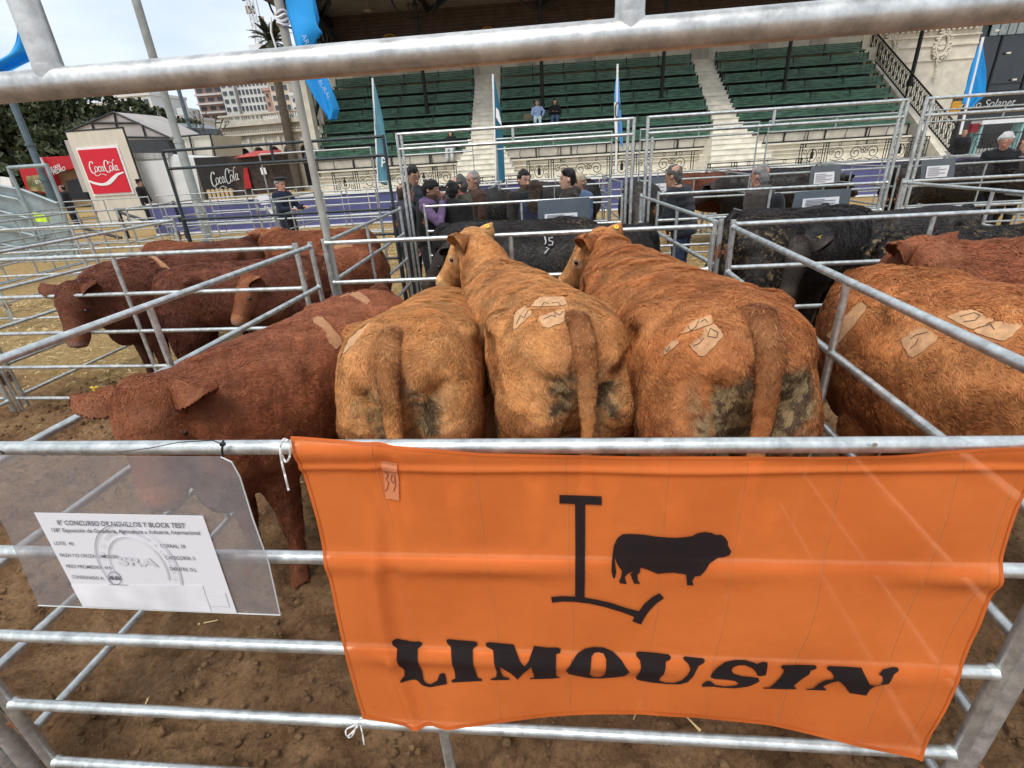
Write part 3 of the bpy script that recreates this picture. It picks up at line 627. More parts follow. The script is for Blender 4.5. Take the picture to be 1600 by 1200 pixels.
steer('golden steer in the middle turning its head left, clipped patches beside its tail', (.08, 1.80), -18, .98, 'gold', bend=-6, neck=(5, 37), head=(45, -40), nlen=.31, group=HERD, hair=400000, seed=8, tag_ear=1, tailsw=0,
      patches=[[(804, 516), (806, 488), (822, 478), (832, 490)], [(830, 480), (846, 464), (880, 464), (884, 478)], [(842, 494), (880, 482), (884, 502), (850, 514)]],
      marks=[[(808, 508), (814, 494), (820, 498), (826, 486)], [(845, 484), (850, 474), (858, 476)], [(862, 475), (872, 474), (876, 479)], [(850, 500), (862, 494), (868, 497), (866, 487)], [(868, 490), (874, 494), (880, 488)]], mud=.9)
steer('big orange steer at the right with raised head, mud caked under its tail', (.665, 1.60), -11, 1.03, 'orange', bend=-3, neck=(0, 27), head=(45, -40), nlen=.25, group=HERD, hair=430000, seed=12, tag_ear=1, tailsw=.01,
      patches=[[(1062, 522), (1078, 500), (1108, 490), (1112, 506)], [(1074, 534), (1114, 506), (1130, 524), (1098, 558)], [(1034, 558), (1038, 536), (1056, 524), (1062, 536)]],
      marks=[[(1076, 510), (1080, 518), (1088, 512), (1092, 503)], [(1096, 504), (1102, 500), (1106, 505)], [(1084, 540), (1094, 536), (1100, 529)], [(1106, 526), (1110, 514), (1122, 520), (1120, 528), (1106, 526)], [(1040, 545), (1044, 550), (1048, 542)]], mud=1.5)
RH = 'steers in the right pen'
steer('orange steer behind the sloping side rails, wide clipped patches on its flank', (1.97, .96), -26, .98, 'orange', bend=0, neck=(0, -30), head=(0, -60), nlen=.12, lean=-.02, zs=1.05, group=RH, hair=330000, seed=17,
      patches=[[(1292, 520), (1340, 470), (1356, 482), (1310, 538)], [(1408, 530), (1436, 508), (1468, 528), (1426, 560)], [(1476, 492), (1515, 484), (1554, 500), (1520, 515)], [(1520, 518), (1560, 503), (1600, 505), (1570, 534)]],
      marks=[[(1424, 530), (1432, 524), (1450, 520)], [(1424, 545), (1432, 538), (1436, 530)], [(1500, 496), (1522, 490), (1532, 494), (1524, 502), (1506, 504)], [(1536, 512), (1548, 508), (1554, 516)]], mud=.4)
steer('darker red steer in the right pen with one ear and brow above the others', (3.46, 2.24), -62, 1.0, 'red', bend=0, neck=(0, 27), head=(-35, -40), nlen=.16, group=RH, hair=110000, seed=19, mud=0, zs=1.0)
steer('dark red steer at the right edge, only its back showing', (3.55, 2.95), -80, .88, 'red', bend=0, neck=(0, -10), head=(0, -35), nlen=.2, group=RH, hair=50000, seed=20, mud=0, voxel=.03, zs=.95)
LH = 'dark red steers in the left pen'
kw = dict(mud=0, voxel=.026, darkface=True)
steer('dark red steer at the far left facing the viewer with spread ears', (-3.12, 4.95), 206, .95, 'dkred', neck=(5, 12), head=(26, -60), nlen=.15, group=LH, hair=90000, seed=31, patches=[[(232, 402), (242, 400), (268, 421), (258, 424)]], patchmat=M_SKIN2, **kw)
steer('long backed dark red steer standing crosswise behind the rails', (-3.33, 3.86), 70, .88, 'dkred', neck=(0, -40), head=(0, -50), nlen=.1, group=LH, hair=90000, seed=32, hlen=.04, **kw)
steer('dark red steer showing its face and ear beside the clipped rump', (-1.95, 5.15), 205, .84, 'red', neck=(-5, 22), head=(-10, -50), nlen=.16, group=LH, hair=50000, seed=33, **kw)
steer('dark red steer whose round back rises behind the left one', (-3.45, 4.75), -58, .92, 'red', neck=(0, -30), head=(0, -50), nlen=.1, group=LH, hair=40000, seed=35, **kw)
steer('red steer with raised pink nose, its rump reaching the flag pole', (-1.93, 5.1), 286, .95, 'red', neck=(0, 44), head=(0, -8), nlen=.04, group=LH, hair=70000, seed=34, patches=[[(520, 385), (545, 378), (560, 396), (545, 402)]], patchmat=M_SKIN2, **kw)
BH = 'black steers in the middle pen'
kb = dict(pal='black', voxel=.03, nose='black', hlen=.022)
steer('black steer with a white brand on its flank, facing left in the middle pen', (.74, 4.27), 275, .98, neck=(-8, 8), head=(10, -42), nlen=.24, group=BH, hair=60000, seed=41, mud=.5, **kb)
steer('black steer behind the branded one with dust along its back', (-1.15, 4.95), 86, .98, neck=(0, 0), head=(0, -40), nlen=.25, group=BH, hair=50000, seed=42, mud=.8, **kb)
BR = 'black steers in the right middle pen'
steer('black steer with mud caked rump next to the centre gate post', (1.36, 4.1), 58, .99, neck=(0, 0), head=(0, -30), nlen=.25, group=BR, hair=80000, seed=43, mud=1.6, **kb)
steer('black steer lowering its head towards the viewer, yellow tag in its ear', (2.62, 5.4), 212, .95, neck=(4, 16), head=(0, -64), nlen=.18, group=BR, hair=60000, seed=44, mud=.8, tag_ear=-1, **kb)
steer('black steer with straw flecked back at the right, lying along the rails', (2.33, 3.95), 86, .91, neck=(0, -20), head=(0, -50), nlen=.2, group=BR, hair=60000, seed=45, mud=1.2, **kb)
steer('black steer at the right edge behind the straw flecked one', (3.75, 5.1), 262, .92, neck=(0, 5), head=(0, -30), nlen=.2, group='black steers', hair=30000, seed=46, mud=.5, **kb)
steer('black steer behind the mud caked one, only its level back showing', (1.75, 5.45), 82, .92, neck=(0, -5), head=(0, -30), nlen=.2, group=BR, hair=30000, seed=47, mud=.9, **kb)
kf = dict(pal='black', voxel=.04, nose='black', hair=9000, hlen=.03, mud=.4, group='cattle in the far row of pens')
for i, (tx, ty, hd_, lab, pl_) in enumerate([
    (-1.9, 9.5, -20, 'black steer in the far row behind the talking men', None), (-.55, 10.6, 150, 'black steer in the far row between the bearded man and the woman', None),
    (.35, 9.4, 8, 'black steer in the far row behind the fair capped person', None), (2.05, 10.2, 72, 'chestnut red steer grazing in the far row beside the puffer jacket', 'red'),
    (4.5, 9.5, -75, 'black steer in the far row with pricked ear left of the grey haired man', None), (3.6, 10.3, 78, 'black steer in the far row right of the grey haired man', None),
    (5.7, 9.7, 84, 'long black steer in the far row at the right', None), (9.0, 9.9, -84, 'black steer in the far row below the white haired man', None), (-.95, 9.3, 200, 'black steer in the far row behind the left notice board', None), (1.5, 9.6, 190, 'black steer in the far row behind the pair of tall gate posts', None)]):
    k2 = dict(kf); 
    if pl_: k2.update(pal='dkred', nose='pink', darkface=True, mud=0)
    steer(lab, (tx, ty), hd_, 1.04, neck=(0, 0 if i != 3 else -25), head=(0, -35), nlen=.25, seed=60+i, **k2)
# brand marks on the black flank, drawn on the hide
def brand():
    o = [x for x in bpy.data.objects if x.get('label', '').startswith('black steer with a white brand')][0]; bd = [c for c in ALLKIDS[o.name] if c.name.startswith('body')][0]
    me = bd.data; n = len(me.vertices); v = np.zeros(n*3, np.float32); me.vertices.foreach_get('co', v); v = v.reshape(-1, 3)+np.array(o.location)
    M_CH = mat('pale_brand_marks', (.42, .42, .42), .8)
    P_ = [p.vertices[:] for p in me.polygons if len(p.vertices) == 4][:30000]; bv = BVHTree.FromPolygons(v.tolist(), P_)
    for ln in ([(851, 370), (853, 377), (852, 382)], [(864, 371), (858, 372), (858, 376), (864, 378), (863, 383), (857, 383)], [(853, 387), (858, 388), (851, 396)]):
        P3 = []
        for x, y in ln:
            d = unit(ray(x, y)); h = bv.ray_cast(Vector(CAM), Vector(d))
            if h[0] is not None: P3.append(np.array(h[0])-d*.03-np.array(o.location))
        if len(P3) > 1: MB().tube(P3, .006, 5).build('brand_mark', M_CH, o)
brand()
# ---------------------------------------------------------------- grandstand
SA = R(2.7); SU = np.array([cos(SA), sin(SA), 0]); SV = np.array([-sin(SA), cos(SA), 0]); SO = np.array([0, 24.5, 0])
def ST(u, v, z): return tuple(SO+SU*u+SV*v+np.array([0, 0, z]))
M_CREAM = mat('cream_painted_plaster', (.70, .64, .52), .8, 0, .10, 3, .15, 40)
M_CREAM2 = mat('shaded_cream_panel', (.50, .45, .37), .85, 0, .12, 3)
M_STEP = mat('worn_cream_stone_steps', (.74, .69, .58), .85, 0, .14, 2.5, .1, 30)
M_GREEN = mat('green_painted_slats', (.062, .140, .088), .5, 0, .45, 2.6, .1, 60, stretch=(1, 6, 6))
M_GREEN2 = mat('green_painted_seat', (.070, .155, .10), .5, 0, .4, 2.6, stretch=(1, 6, 6))
M_IRON = mat('black_wrought_iron', (.018, .017, .016), .55, .1, .3, 20)
M_BOARD = mat('dark_stained_boarding', (.095, .068, .058), .7, 0, .2, 3)
M_CEIL = mat('grey_brown_ceiling', (.30, .26, .235), .8, 0, .1, 2)
M_BEAM = mat('dark_steel_beam', (.02, .024, .026), .5, .1, .2, 10)
M_GOLD = mat('gilded_ornament', (.80, .42, .05), .4, .3, .3, 60, .6, 60)
M_CONC = mat('grey_concrete', (.30, .28, .25), .9, 0, .15, 3)
gs = thing('grandstand', 'large covered grandstand with cream stairs and a dark boarded roof space behind the pens', 'grandstand', tuple(SO), SA)
FL = lambda i: 1.70+.555*i
SEC = [(-11.1, -3.88), (-2.58, 6.95), (8.05, 15.1)]
b = MB()
for a, c in SEC:
    for i in range(7): b.box(((a+c)/2, .75*i+.375+.05, FL(i)-.3), (c-a, .75, .6))
    b.box(((a+c)/2, 2.9, 1.2), (c-a, 5.6, .95))
b.build('terrace', mat('dark_worn_terrace', (.035, .04, .036), .9, 0, .2, 3), gs)  # concrete coloured near black: the shade under the seats is painted in
for a, c in ((-3.88, -2.58), (6.95, 8.05)):
    b = MB(); n = 24; 
    for k in range(n):
        v = 5.5-k*.375*.86; z = 5.62-k*.2035; ex = 0 if k < 15 else (k-14)*.10
        b.box(((a+c)/2, v-.17+.9, z-.35), (c-a+2*ex-.002*k, 2.1, .7)); b.box(((a+c)/2, v-.17-.150, z-.012), (c-a+2*ex+.02, .06, .03))
    b.build('stairs', M_STEP, gs)
b = MB()
b.box((2, 6.62, 6.25), (28, .14, 1.6)); b.box((2, 5.9, 5.3), (28, 1.6, .62)); b.build('upper_wall', M_CREAM, gs)
for x in range(-11, 16, 3):
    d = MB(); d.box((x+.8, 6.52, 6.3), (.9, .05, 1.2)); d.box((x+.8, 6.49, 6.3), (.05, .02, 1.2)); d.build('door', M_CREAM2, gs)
b = MB()
for k in range(17): b.box((2, 6.60, 7.09+k*.155), (28, .16, .143)); b.box((2, 6.64, 7.165+k*.155), (28, .12, .02))
b.build('boarded_wall', M_BOARD, gs)
b = MB(); b.box((2, 4.0, 8.9), (28.4, 8.2, .10)); 
b.build('ceiling', M_CEIL, gs)
b = MB(); b.box((2, 3.5, 9.25), (31, 10.5, .3)); b.box((2, -1.8, 9.0), (31, .2, .9)); b.build('roof', M_BEAM, gs)
cols = [-11.6, -6.09, -.53, 5.05, 10.66, 16.3]
for u in cols:
    b = MB(); zb = 3.65; b.tube([(u, 2.6, zb), (u, 2.6, zb+.25), (u, 2.6, zb+.3), (u, 2.6, 8.8)], [.12, .12, .085, .075], 10)
    for z in (6.9, 7.6, 8.1): b.tube([(u, 2.6, z), (u, 2.6, z+.06), (u, 2.6, z+.12)], [.09, .15, .09], 10)
    for s in (-1, 1):
        b.tube([(u, 2.6, 7.6)]+[(u+s*1.1*sin(t), 2.6, 7.6+1.15*(1-cos(t))) for t in np.linspace(.3, 1.5, 6)], .045, 6)
        b.tube([(u+s*(.25+.14*cos(t)*(1-t/14)), 2.6, 8.1+.14*sin(t)*(1-t/14)) for t in np.linspace(0, 8, 18)], .02, 5)
    b.build('column', M_IRON, gs, True)
    b = MB(); b.box((u, 4.6, 8.72), (.16, 4.2, .24)); b.box((u+.9, 3.9, 8.45), (.16, 3.4, .18), rz=.5); b.build('beam', M_BEAM, gs)
b = MB(); b.box((2, 2.6, 8.72), (28, .16, .26)); b.build('lattice_beam', M_BEAM, gs)
b = MB()
for k in range(36): b.box((-11.4+k*.78, 2.6, 8.40), (.05, .08, .42), ry=.7*(1 if k % 2 else -1))
for u in (-8.33, -3.18, 2.08, 7.33, 12.5):
    b = MB(); b.tube([(u, 6.50, 7.46), (u, 6.46, 7.46)], .50, 32); b.build('medallion_back', M_IRON, gs)
    b = MB()
    for k in range(26):
        t = k*2*pi/26; 
        for rr in (.20, .30, .40): b.tube([(u+rr*cos(t+rr*3), 6.43, 7.46+rr*sin(t+rr*3)), (u+(rr+.07)*cos(t+rr*3+.12), 6.42, 7.46+(rr+.07)*sin(t+rr*3+.12))], [.028, .012], 5)
    b.tube([(u+.44*cos(t), 6.44, 7.46+.44*sin(t)) for t in np.linspace(0, 2*pi, 33)], .022, 6, cap=False)
    b.build('medallion', M_GOLD, gs)
for u, v in ((-8.8, 4.6), (-4.2, 3.2), (-1.9, 3.4), (2.6, 3.6)):
    b = MB(); b.tube([(u, v, 8.86), (u, v, 8.62)], .015, 5); b.tube([(u, v, 8.64), (u, v, 8.60), (u, v, 8.52)], [.06, .16, .22], 12); b.build('ceiling_lamp', M_CREAM2, gs, True)
# front wall with mouldings, recess with iron brackets
b = MB(); 
for a, c in SEC:
    b.box(((a+c)/2, .25, 1.16), (c-a, .5, .9)); b.box(((a+c)/2, -.03, 1.36), (c-a+.05, .12, .05)); b.box(((a+c)/2, -.02, 1.2), (c-a+.02, .1, .03)); b.box(((a+c)/2, -.05, 1.60), (c-a+.06, .18, .07))
b.box((2, -1.1, .36), (27.0, 2.2, .74)); b.box((2, -2.2, .70), (27.1, .16, .08)); b.build('front_wall', M_CREAM, gs)
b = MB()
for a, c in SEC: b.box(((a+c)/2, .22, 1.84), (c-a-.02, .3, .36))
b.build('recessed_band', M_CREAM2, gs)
b = MB()
for a, c in SEC:
    n = int((c-a)/.83)
    for k in range(n+1):
        u = a+.1+(c-a-.2)*k/n; b.tube([(u, -.02, 1.63), (u-.04, -.03, 1.80), (u, -.07, 2.02)], .016, 5); 
        if k % 3 == 0: b.tube([(u+.1, -.02, 1.40), (u+.1, -.05, 2.05)], .022, 5)
b.build('iron_brackets', M_IRON, gs)['kind'] = 'stuff'
# left end: cream pier, glazed screen, stair rail
b = MB(); b.box((-11.15, .7, 3.6), (.45, .5, 5.7)); b.box((-11.15, .7, 6.4), (.55, .6, .2)); b.box((-11.45, 4.8, 3.), (.3, 4., 4.6)); b.build('end_pier', M_CREAM, gs)
M_PANE = mat('pale_frosted_glass', (.42, .43, .40), .3, 0, .1, 4)
b = MB(); b.box((-11.45, 4.5, 7.7), (.06, 4.2, 1.9)); b.build('end_screen', M_PANE, gs)
b = MB()
for k in range(8): b.box((-11.40, 2.6+k*.56, 7.5), (.08, .07, 2.5))
b.box((-11.38, 4.5, 7.5), (.06, 4.2, .06)); b.box((-11.3, 3.9, 8.55), (.2, 5.2, .35), rz=0); b.tube([(-11.25, -.6, 2.0), (-11.25, 2.4, 4.6), (-11.25, 2.5, 8.6)], .10, 6); b.tube([(-11.0, .2, 8.9), (-11.0, 6.3, 7.6)], .16, 6)
b.build('end_frame', M_BEAM, gs)
# ---- benches: seven rows in three blocks, slatted seat and back
BG = 'green slatted benches of the grandstand'
rown = ['lowest', 'second lowest', 'third lowest', 'middle', 'third highest', 'second highest', 'highest']; secn = ['left', 'central', 'right']
for si, (a, c) in enumerate(SEC):
    Ln = c-a-.04; proto = None
    for i in range(7):
        lab = '%s green slatted bench in the %s block of the grandstand' % (rown[i], secn[si])
        lx = a+.02+SA*0; loc = ST(a+.02, .75*i, FL(i))
        if proto is None:
            t = thing('bench', lab, 'bench', loc, SA, BG); proto = t
            m = MB(); 
            for k in range(4): m.box((Ln/2, .03+k*.088, .435), (Ln, .075, .03))
            m.box((Ln/2, -.012, .425), (Ln, .022, .05)); m.build('seat', M_GREEN2, t)
            m = MB()
            for k in range(5): m.box((Ln/2, .36+.014*k, .475+k*.077), (Ln, .03, .066))
            m.build('backrest', M_GREEN, t)
            n = max(2, int(Ln/1.45))
            for k in range(n+1):
                m = MB(); x = .06+(Ln-.12)*k/n; m.box((x, .04, .2), (.05, .05, .4)); m.box((x, .33, .2), (.05, .05, .4)); m.box((x, .18, .395), (.05, .36, .04)); m.box((x, .34+.035, .65), (.045, .02, .42), 0); m.build('support', M_IRON, t)
        else: dup(proto, loc, SA, lab)
# ---- wrought iron railings
def spiral(c, r0, turns, flip, z0, ang=0, n=26):
    return [(c[0]+flip*r0*(1-t*.85)*cos(ang+turns*2*pi*t), c[1], z0+r0*(1-t*.85)*sin(ang+turns*2*pi*t)) for t in np.linspace(0, 1, n)]
def iron_railing(u0, u1, lab, z0=.78, v=-2.):
    t = thing('iron_railing', lab, 'railing', ST(u0, v, z0), SA, 'wrought iron railings before the grandstand'); Ln = u1-u0
    b = MB(); b.tube([(0, 0, .78), (Ln, 0, .78)], .02, 6); b.tube([(0, 0, .05), (Ln, 0, .05)], .02, 6); b.tube([(0, 0, .64), (Ln, 0, .64)], .012, 5); b.build('rails', M_IRON, t)
    x = 0; k = 0
    while x < Ln-.3:
        b = MB(); s = MB()
        w = 1.0 if k % 2 == 0 else min(2.4, Ln-x)
        w = min(w, Ln-x)
        for xx in (x, x+.1, x+w-.1, x+w): b.tube([(xx, 0, 0), (xx, 0, .80)], .017, 5)
        s.tube([(x+.05+.05*cos(q), 0, .71+.05*sin(q)) for q in np.linspace(0, 6.28, 9)], .01, 4)
        if k % 2 == 0:
            s.tube([(x+w/2+.19*cos(q), 0, .34+.23*sin(q)) for q in np.linspace(0, 6.28, 22)], .014, 5)
            s.box((x+w/2, 0, .34), (.12, .03, .26)); s.tube([(x+w/2, 0, .47), (x+w/2, 0, .56)], .03, 6)
            for f in (-1, 1): s.tube(spiral((x+w/2+f*.30, 0), .11, 1.3, f, .46), .013, 4); s.tube(spiral((x+w/2+f*.30, 0), .11, -1.3, f, .2), .013, 4)
        else:
            m = max(1, int(w/.62)); 
            for j in range(m):
                cx = x+.2+(w-.4)*(j+.5)/m; f = 1 if j % 2 else -1
                s.tube(spiral((cx, 0), .24, 1.6, f, .34, .4), .015, 5); s.tube(spiral((cx+f*.27, 0), .13, -1.4, f, .42, 2), .013, 4); s.tube([(cx-f*.26, 0, .1), (cx-f*.16, 0, .16), (cx+f*.05, 0, .08), (cx+f*.3, 0, .14)], .014, 4)
                s.tube([(cx+.06*cos(q), 0, .71+.055*sin(q)) for q in np.linspace(0, 6.28, 10)], .01, 4)
        x += w; k += 1; b.build('uprights', M_IRON, t); s.build('scrollwork', M_IRON, t)
iron_railing(-9.6, -4.3, 'scrolled iron railing in front of the left block, behind the teal flag')
iron_railing(-1.35, 5.65, 'scrolled iron railing in front of the central block of benches')
iron_railing(9.65, 14.6, 'scrolled iron railing in front of the right block of benches')
iron_railing(5.6, 9.4, 'low scrolled iron railing at the foot of the right hand stairs', .30, -3.4)
iron_railing(-4.2, -1.5, 'low scrolled iron railing at the foot of the left hand stairs', .30, -3.4)
# sloping stair rail at the right end, and its little flight
sr = thing('stair_railing', 'sloping lattice iron railing running down the right end of the benches', 'railing', tuple(SO), SA)
b = MB(); A_, B_ = np.array([15.95, 5.8, 5.5]), np.array([16.35, -.9, .9]); up1 = np.array([0, 0, .98])
b.tube([A_, B_], .03, 6); b.tube([A_+up1, B_+up1], .035, 6); b.tube([B_, B_+up1*1.15], .05, 6); b.tube([A_*.5+B_*.5, A_*.5+B_*.5+up1*1.05], .045, 6); b.build('handrail', M_IRON, sr)
b = MB(); n = 46
for k in range(n):
    p, q = A_+(B_-A_)*k/n, A_+(B_-A_)*(k+1)/n
    b.tube([p, q+up1*.5, p+up1], .013, 4); b.tube([q, p+up1*.5, q+up1], .013, 4)
    if k % 2: b.tube([p+up1*.2, p+up1*.8], .03, 4)
b.build('lattice', M_IRON, sr)
b = MB(); b.prism([(5.9, 5.40), (-.9, .80), (-.9, .7), (5.9, .7)], (0, 1, 0), (0, 0, 1), (16.25, 0, 0), .25)
tag(b.build('stair_flank', M_CREAM, None), 'cream flank wall under the sloping iron railing', 'wall'); bpy.data.objects['stair_flank'].location = tuple(SO); bpy.data.objects['stair_flank'].rotation_euler = (0, 0, SA)
# cream building with ornaments beyond the stair, and the black glazed pavilion
cb = thing('cream_building', 'cream plastered building with oval garland ornaments at the right of the grandstand', 'building', tuple(SO), SA)
b = MB(); b.box((18.9, 7.2, 4.9), (5.2, 2, 9)); 
for z, d in ((6.02, .10), (5.62, .06), (5.0, .05)): b.box((18.9, 6.2-d/2, z), (5.2, d, .06))
for k in range(18): b.box((16.5+k*.27, 6.12, 6.32), (.13, .2, .16))
b.box((18.9, 6.1, 6.5), (5.2, .3, .18)); b.build('wall', M_CREAM, cb)
for ux in (17.1, 19.7):
    b = MB(); b.tube([(ux+.28*cos(t), 6.12, 5.62+.46*sin(t)) for t in np.linspace(0, 2*pi, 25)], .06, 6, cap=False)
    r_ = random.Random(3)
    for k in range(70):
        t = r_.uniform(0, 2*pi); rr = r_.uniform(1, 1.35); p = (ux+.32*rr*cos(t), 6.10, 5.62+.52*rr*sin(t)); v_, f_ = ball(p, r_.uniform(.03, .07), 4); b.add(v_, f_)
    for k in range(12): v_, f_ = ball((ux+r_.uniform(-.08, .08), 6.1, 5.0-k*.075), .05, 4); b.add(v_, f_)
    b.build('garland', M_CREAM, cb); m = MB(); m.tube([(ux, 6.17, 5.62), (ux, 6.14, 5.62)], .2, 16); m.build('oval_plaque', M_CREAM, cb)
M_GLASSB = mat('black_reflective_glass', (.012, .014, .016), .12, 0, .3, 2, spec=.8)
pv = thing('glazed_pavilion', 'black glazed pavilion with a lettered fascia at the right edge', 'building', tuple(SO), SA)
b = MB(); b.box((26.6, 8.4, 4.4), (11.2, 4, 9)); b.build('glass_wall', M_GLASSB, pv)
b = MB()
for k in range(8): b.box((21.05+k*1.7, 6.37, 5.2), (.08, .06, 5.6))
for z in (3.42, 3.75, 6.4): b.box((26.6, 6.36, z), (11.2, .07, .05))
b.box((26.6, 6.3, 2.80), (11.2, .2, .80)); b.build('frame', M_BLACK, pv)
M_FIN = mat('grey_green_fins', (.25, .29, .28), .5)
for k in range(10): b = MB(); b.box((22.2+k*.42, 6.3, 6.35), (.36, .05, .9)); b.build('awning_panel', M_FIN, pv)
for x, z in ((22.1, 3.9), (23.9, 3.9), (23.2, 5.1), (22.3, 6.1), (24.0, 6.1)): b = MB(); b.box((x, 6.3, z), (.20, .08, .08)); b.build('spotlight', M_CREAM, pv)
text('Emilio Solanet', .52, (22.7, 6.17, 2.85), (R(90), 0, 0), mat('grey_letters', (.5, .52, .50), .5), pv, shear=.2, ext=.004)
b = MB(); b.box((21.25, 6.15, 2.82), (.5, .05, .5)); b.build('ochre_panel', mat('ochre_sign', (.6, .3, .03), .5), pv)
b = MB(); b.box((19.2, .6, 1.95), (1.9, .6, .16)); ct = thing('counter', 'white topped counter under the lettered black fascia', 'counter', tuple(SO), SA); b.build('top', M_WHITEP, ct)
M_PG = mat('pale_green_post', (.3, .5, .48), .5)
for x in (18.35, 20.05): b = MB(); b.box((x, .6, 1.3), (.08, .5, 1.2)); b.build('leg', M_PG, ct)
b = MB(); b.box((18.1, .5, 1.75), (.3, .2, .35)); b.build('red_panel', mat('dark_red_panel', (.25, .02, .03), .5), ct)
b = MB()
for k in range(30): b.tube([(17.2+k*.14, -.8, .8), (17.2+k*.14+.03*sin(k), -.8, 1.5)], .014, 4); 
b.tube([(17.2, -.8, 1.5), (21.4, -.8, 1.5)], .02, 5)
for k in range(7): b.tube(spiral((17.5+k*.6, -.8), .22, 1.5, 1 if k % 2 else -1, 1.15), .014, 4)
tag(b.build('terrace_railing', M_IRON, None), 'dark railing below the lettered black fascia at the right', 'railing'); bpy.data.objects['terrace_railing'].location = tuple(SO); bpy.data.objects['terrace_railing'].rotation_euler = (0, 0, SA)
b = MB(); b.box((22, 3, .35), (11, 9, .7)); o = b.build('terrace_floor', M_CONC, None); o['kind'] = 'structure'; o.location = tuple(SO); o.rotation_euler = (0, 0, SA)
# ---- blue hoarding round the ring, one board per bay
M_BLUE = mat('blue_vinyl_board', (.095, .10, .25), .5, 0, .1, 2)
BW = 2.44; proto = None; nb = 0; nm = ['leftmost', 'second', 'third', 'fourth', 'fifth', 'sixth', 'seventh', 'eighth', 'ninth', 'tenth', 'eleventh', 'twelfth', 'thirteenth', 'fourteenth']
for k in range(14):
    u = -13.9+k*(BW+.04); lab = nm[k]+' board from the left in the blue hoarding round the ring'
    if proto is None:
        t = thing('blue_board', lab, 'hoarding', ST(u, -7.5, 0), SA, 'blue boards round the ring'); proto = t
        m = MB(); m.box((BW/2, 0, .5), (BW, .05, .98)); m.build('board', M_BLUE, t); m = MB(); m.box((BW/2, -.03, 1.0), (BW, .09, .04)); m.box((BW/2, -.03, .04), (BW, .09, .05)); m.build('edge_strip', M_WHITEP, t)
    else: t = dup(proto, ST(u, -7.5, 0), SA, lab)
    if k in (1, 3, 5, 8, 11): text({1: 'Y', 3: 'VO', 5: 'A', 8: 'VY', 11: 'SRA'}[k], .62, (BW*.68, -.035, .48), (R(90), 0, 0), M_WHITEP, t, ext=.002, bold=.02)
# ---- feather flags on the hoarding
def flag(px, Y, label, m, pole=None, thick=.02, cat='flag', waves=3, text_=None, poler=.03, grp='flags round the ring', waved=.05):
    P = [atY(x, y, Y) for x, y in px]; c = P[0].copy()
    t = thing('flag', label, cat, tuple(c), 0, grp)
    n = len(px)//2; Lf = P[:n]; Rt_ = P[n:][::-1]; G = []; k = 9; m_ = 40
    def samp(A, a): x = a*(len(A)-1); i = min(int(x), len(A)-2); return A[i]+(A[i+1]-A[i])*(x-i)
    for i in range(m_):
        a = i/(m_-1); l, r = samp(Lf, a), samp(Rt_, a)
        for j in range(k):
            q = l+(r-l)*j/(k-1); wv = waved*np.linalg.norm(r-l)*math.sin(j*waves*.9+a*5)*2.2*(Y/12)**0; G.append(q+np.array([0, wv, 0])-c)
    F = [(i*k+j, i*k+j+1, (i+1)*k+j+1, (i+1)*k+j) for i in range(m_-1) for j in range(k-1)]
    me = npmesh('cloth', np.array(G), np.array(F), smooth=True); me.materials.append(m); o = link(bpy.data.objects.new('cloth', me), t)
    so_ = o.modifiers.new('s', 'SOLIDIFY'); so_.thickness = .004
    if pole: a, b_ = [atY(*p, Y)-c for p in pole]; MB().tube([a, b_], poler, 8).build('pole', M_WHITEP, t, True)
    return t, c
def two_tone(name, c1, c2, axis=2, pos=0, scale=1.):
    return mat(name, c1, .6, 0, .1, scale, col2=c2)
M_TEAL = mat('teal_flag_cloth', (.10, .26, .33), .65, 0, .12, 1.5); M_TEALD = mat('dark_teal_flag_cloth', (.02, .14, .22), .65, 0, .1, 1.5)
M_SKYB = mat('bright_blue_cloth', (.015, .30, .75), .6, 0, .12, 1.2); M_ARG = mat('light_blue_cloth', (.13, .38, .78), .6, 0, .1, 2)
f1, c1 = flag([(581, 128), (582, 170), (588, 230), (592, 285), (605, 290), (607, 240), (598, 180), (585, 130)], 17.1, 'narrow teal feather flag with a white letter left of the talking men', M_TEAL, ((582, 122), (592, 300)))
text('A', .45, tuple(atY(600, 252, 17.0)-c1), (R(90), R(-12), 0), M_WHITEP, f1, ext=.002)
f2, c2 = flag([(772, 120), (773, 180), (774, 240), (776, 290), (789, 285), (787, 230), (782, 170), (774, 125)], 17.2, 'narrow teal feather flag with a white disc beside the left hand stairs', M_TEALD, ((770, 116), (776, 300)))
b = MB(); P_ = [atY(x, y, 17.05)-c2 for x, y in ((775, 168), (779, 172), (783, 190), (784, 197), (779, 190), (775, 183))]; b.add(P_+[p+np.array([0, -.02, 0]) for p in P_], [tuple(range(6)), tuple(range(11, 5, -1))]+[(i, i+6, (i+1) % 6+6, (i+1) % 6) for i in range(6)]); b.build('emblem', M_WHITEP, f2)
f3, c3 = flag([(963, 118), (960, 150), (961, 185), (968, 220), (974, 235), (972, 200), (969, 160), (967, 122)], 17.3, 'pale blue and white feather flag in front of the central benches', M_ARG, ((965, 100), (962, 300)))
b = MB(); P_ = [atY(x, y, 17.2)-c3 for x, y in ((959.5, 160), (962, 160), (964.5, 190), (965, 218), (961, 215), (960, 190))]; b.add(P_+[p+np.array([0, -.02, 0]) for p in P_], [tuple(range(6)), tuple(range(11, 5, -1))]+[(i, i+6, (i+1) % 6+6, (i+1) % 6) for i in range(6)]); b.build('white_half', M_WHITEP, f3)
b = MB(); q = atY(965, 172, 17.15)-c3; b.tube([(q[0]+.12*cos(t)*.6, q[1], q[2]+.2*sin(t)) for t in np.linspace(0, 5.2, 14)], .018, 5); b.build('crest', M_BLACK, f3)
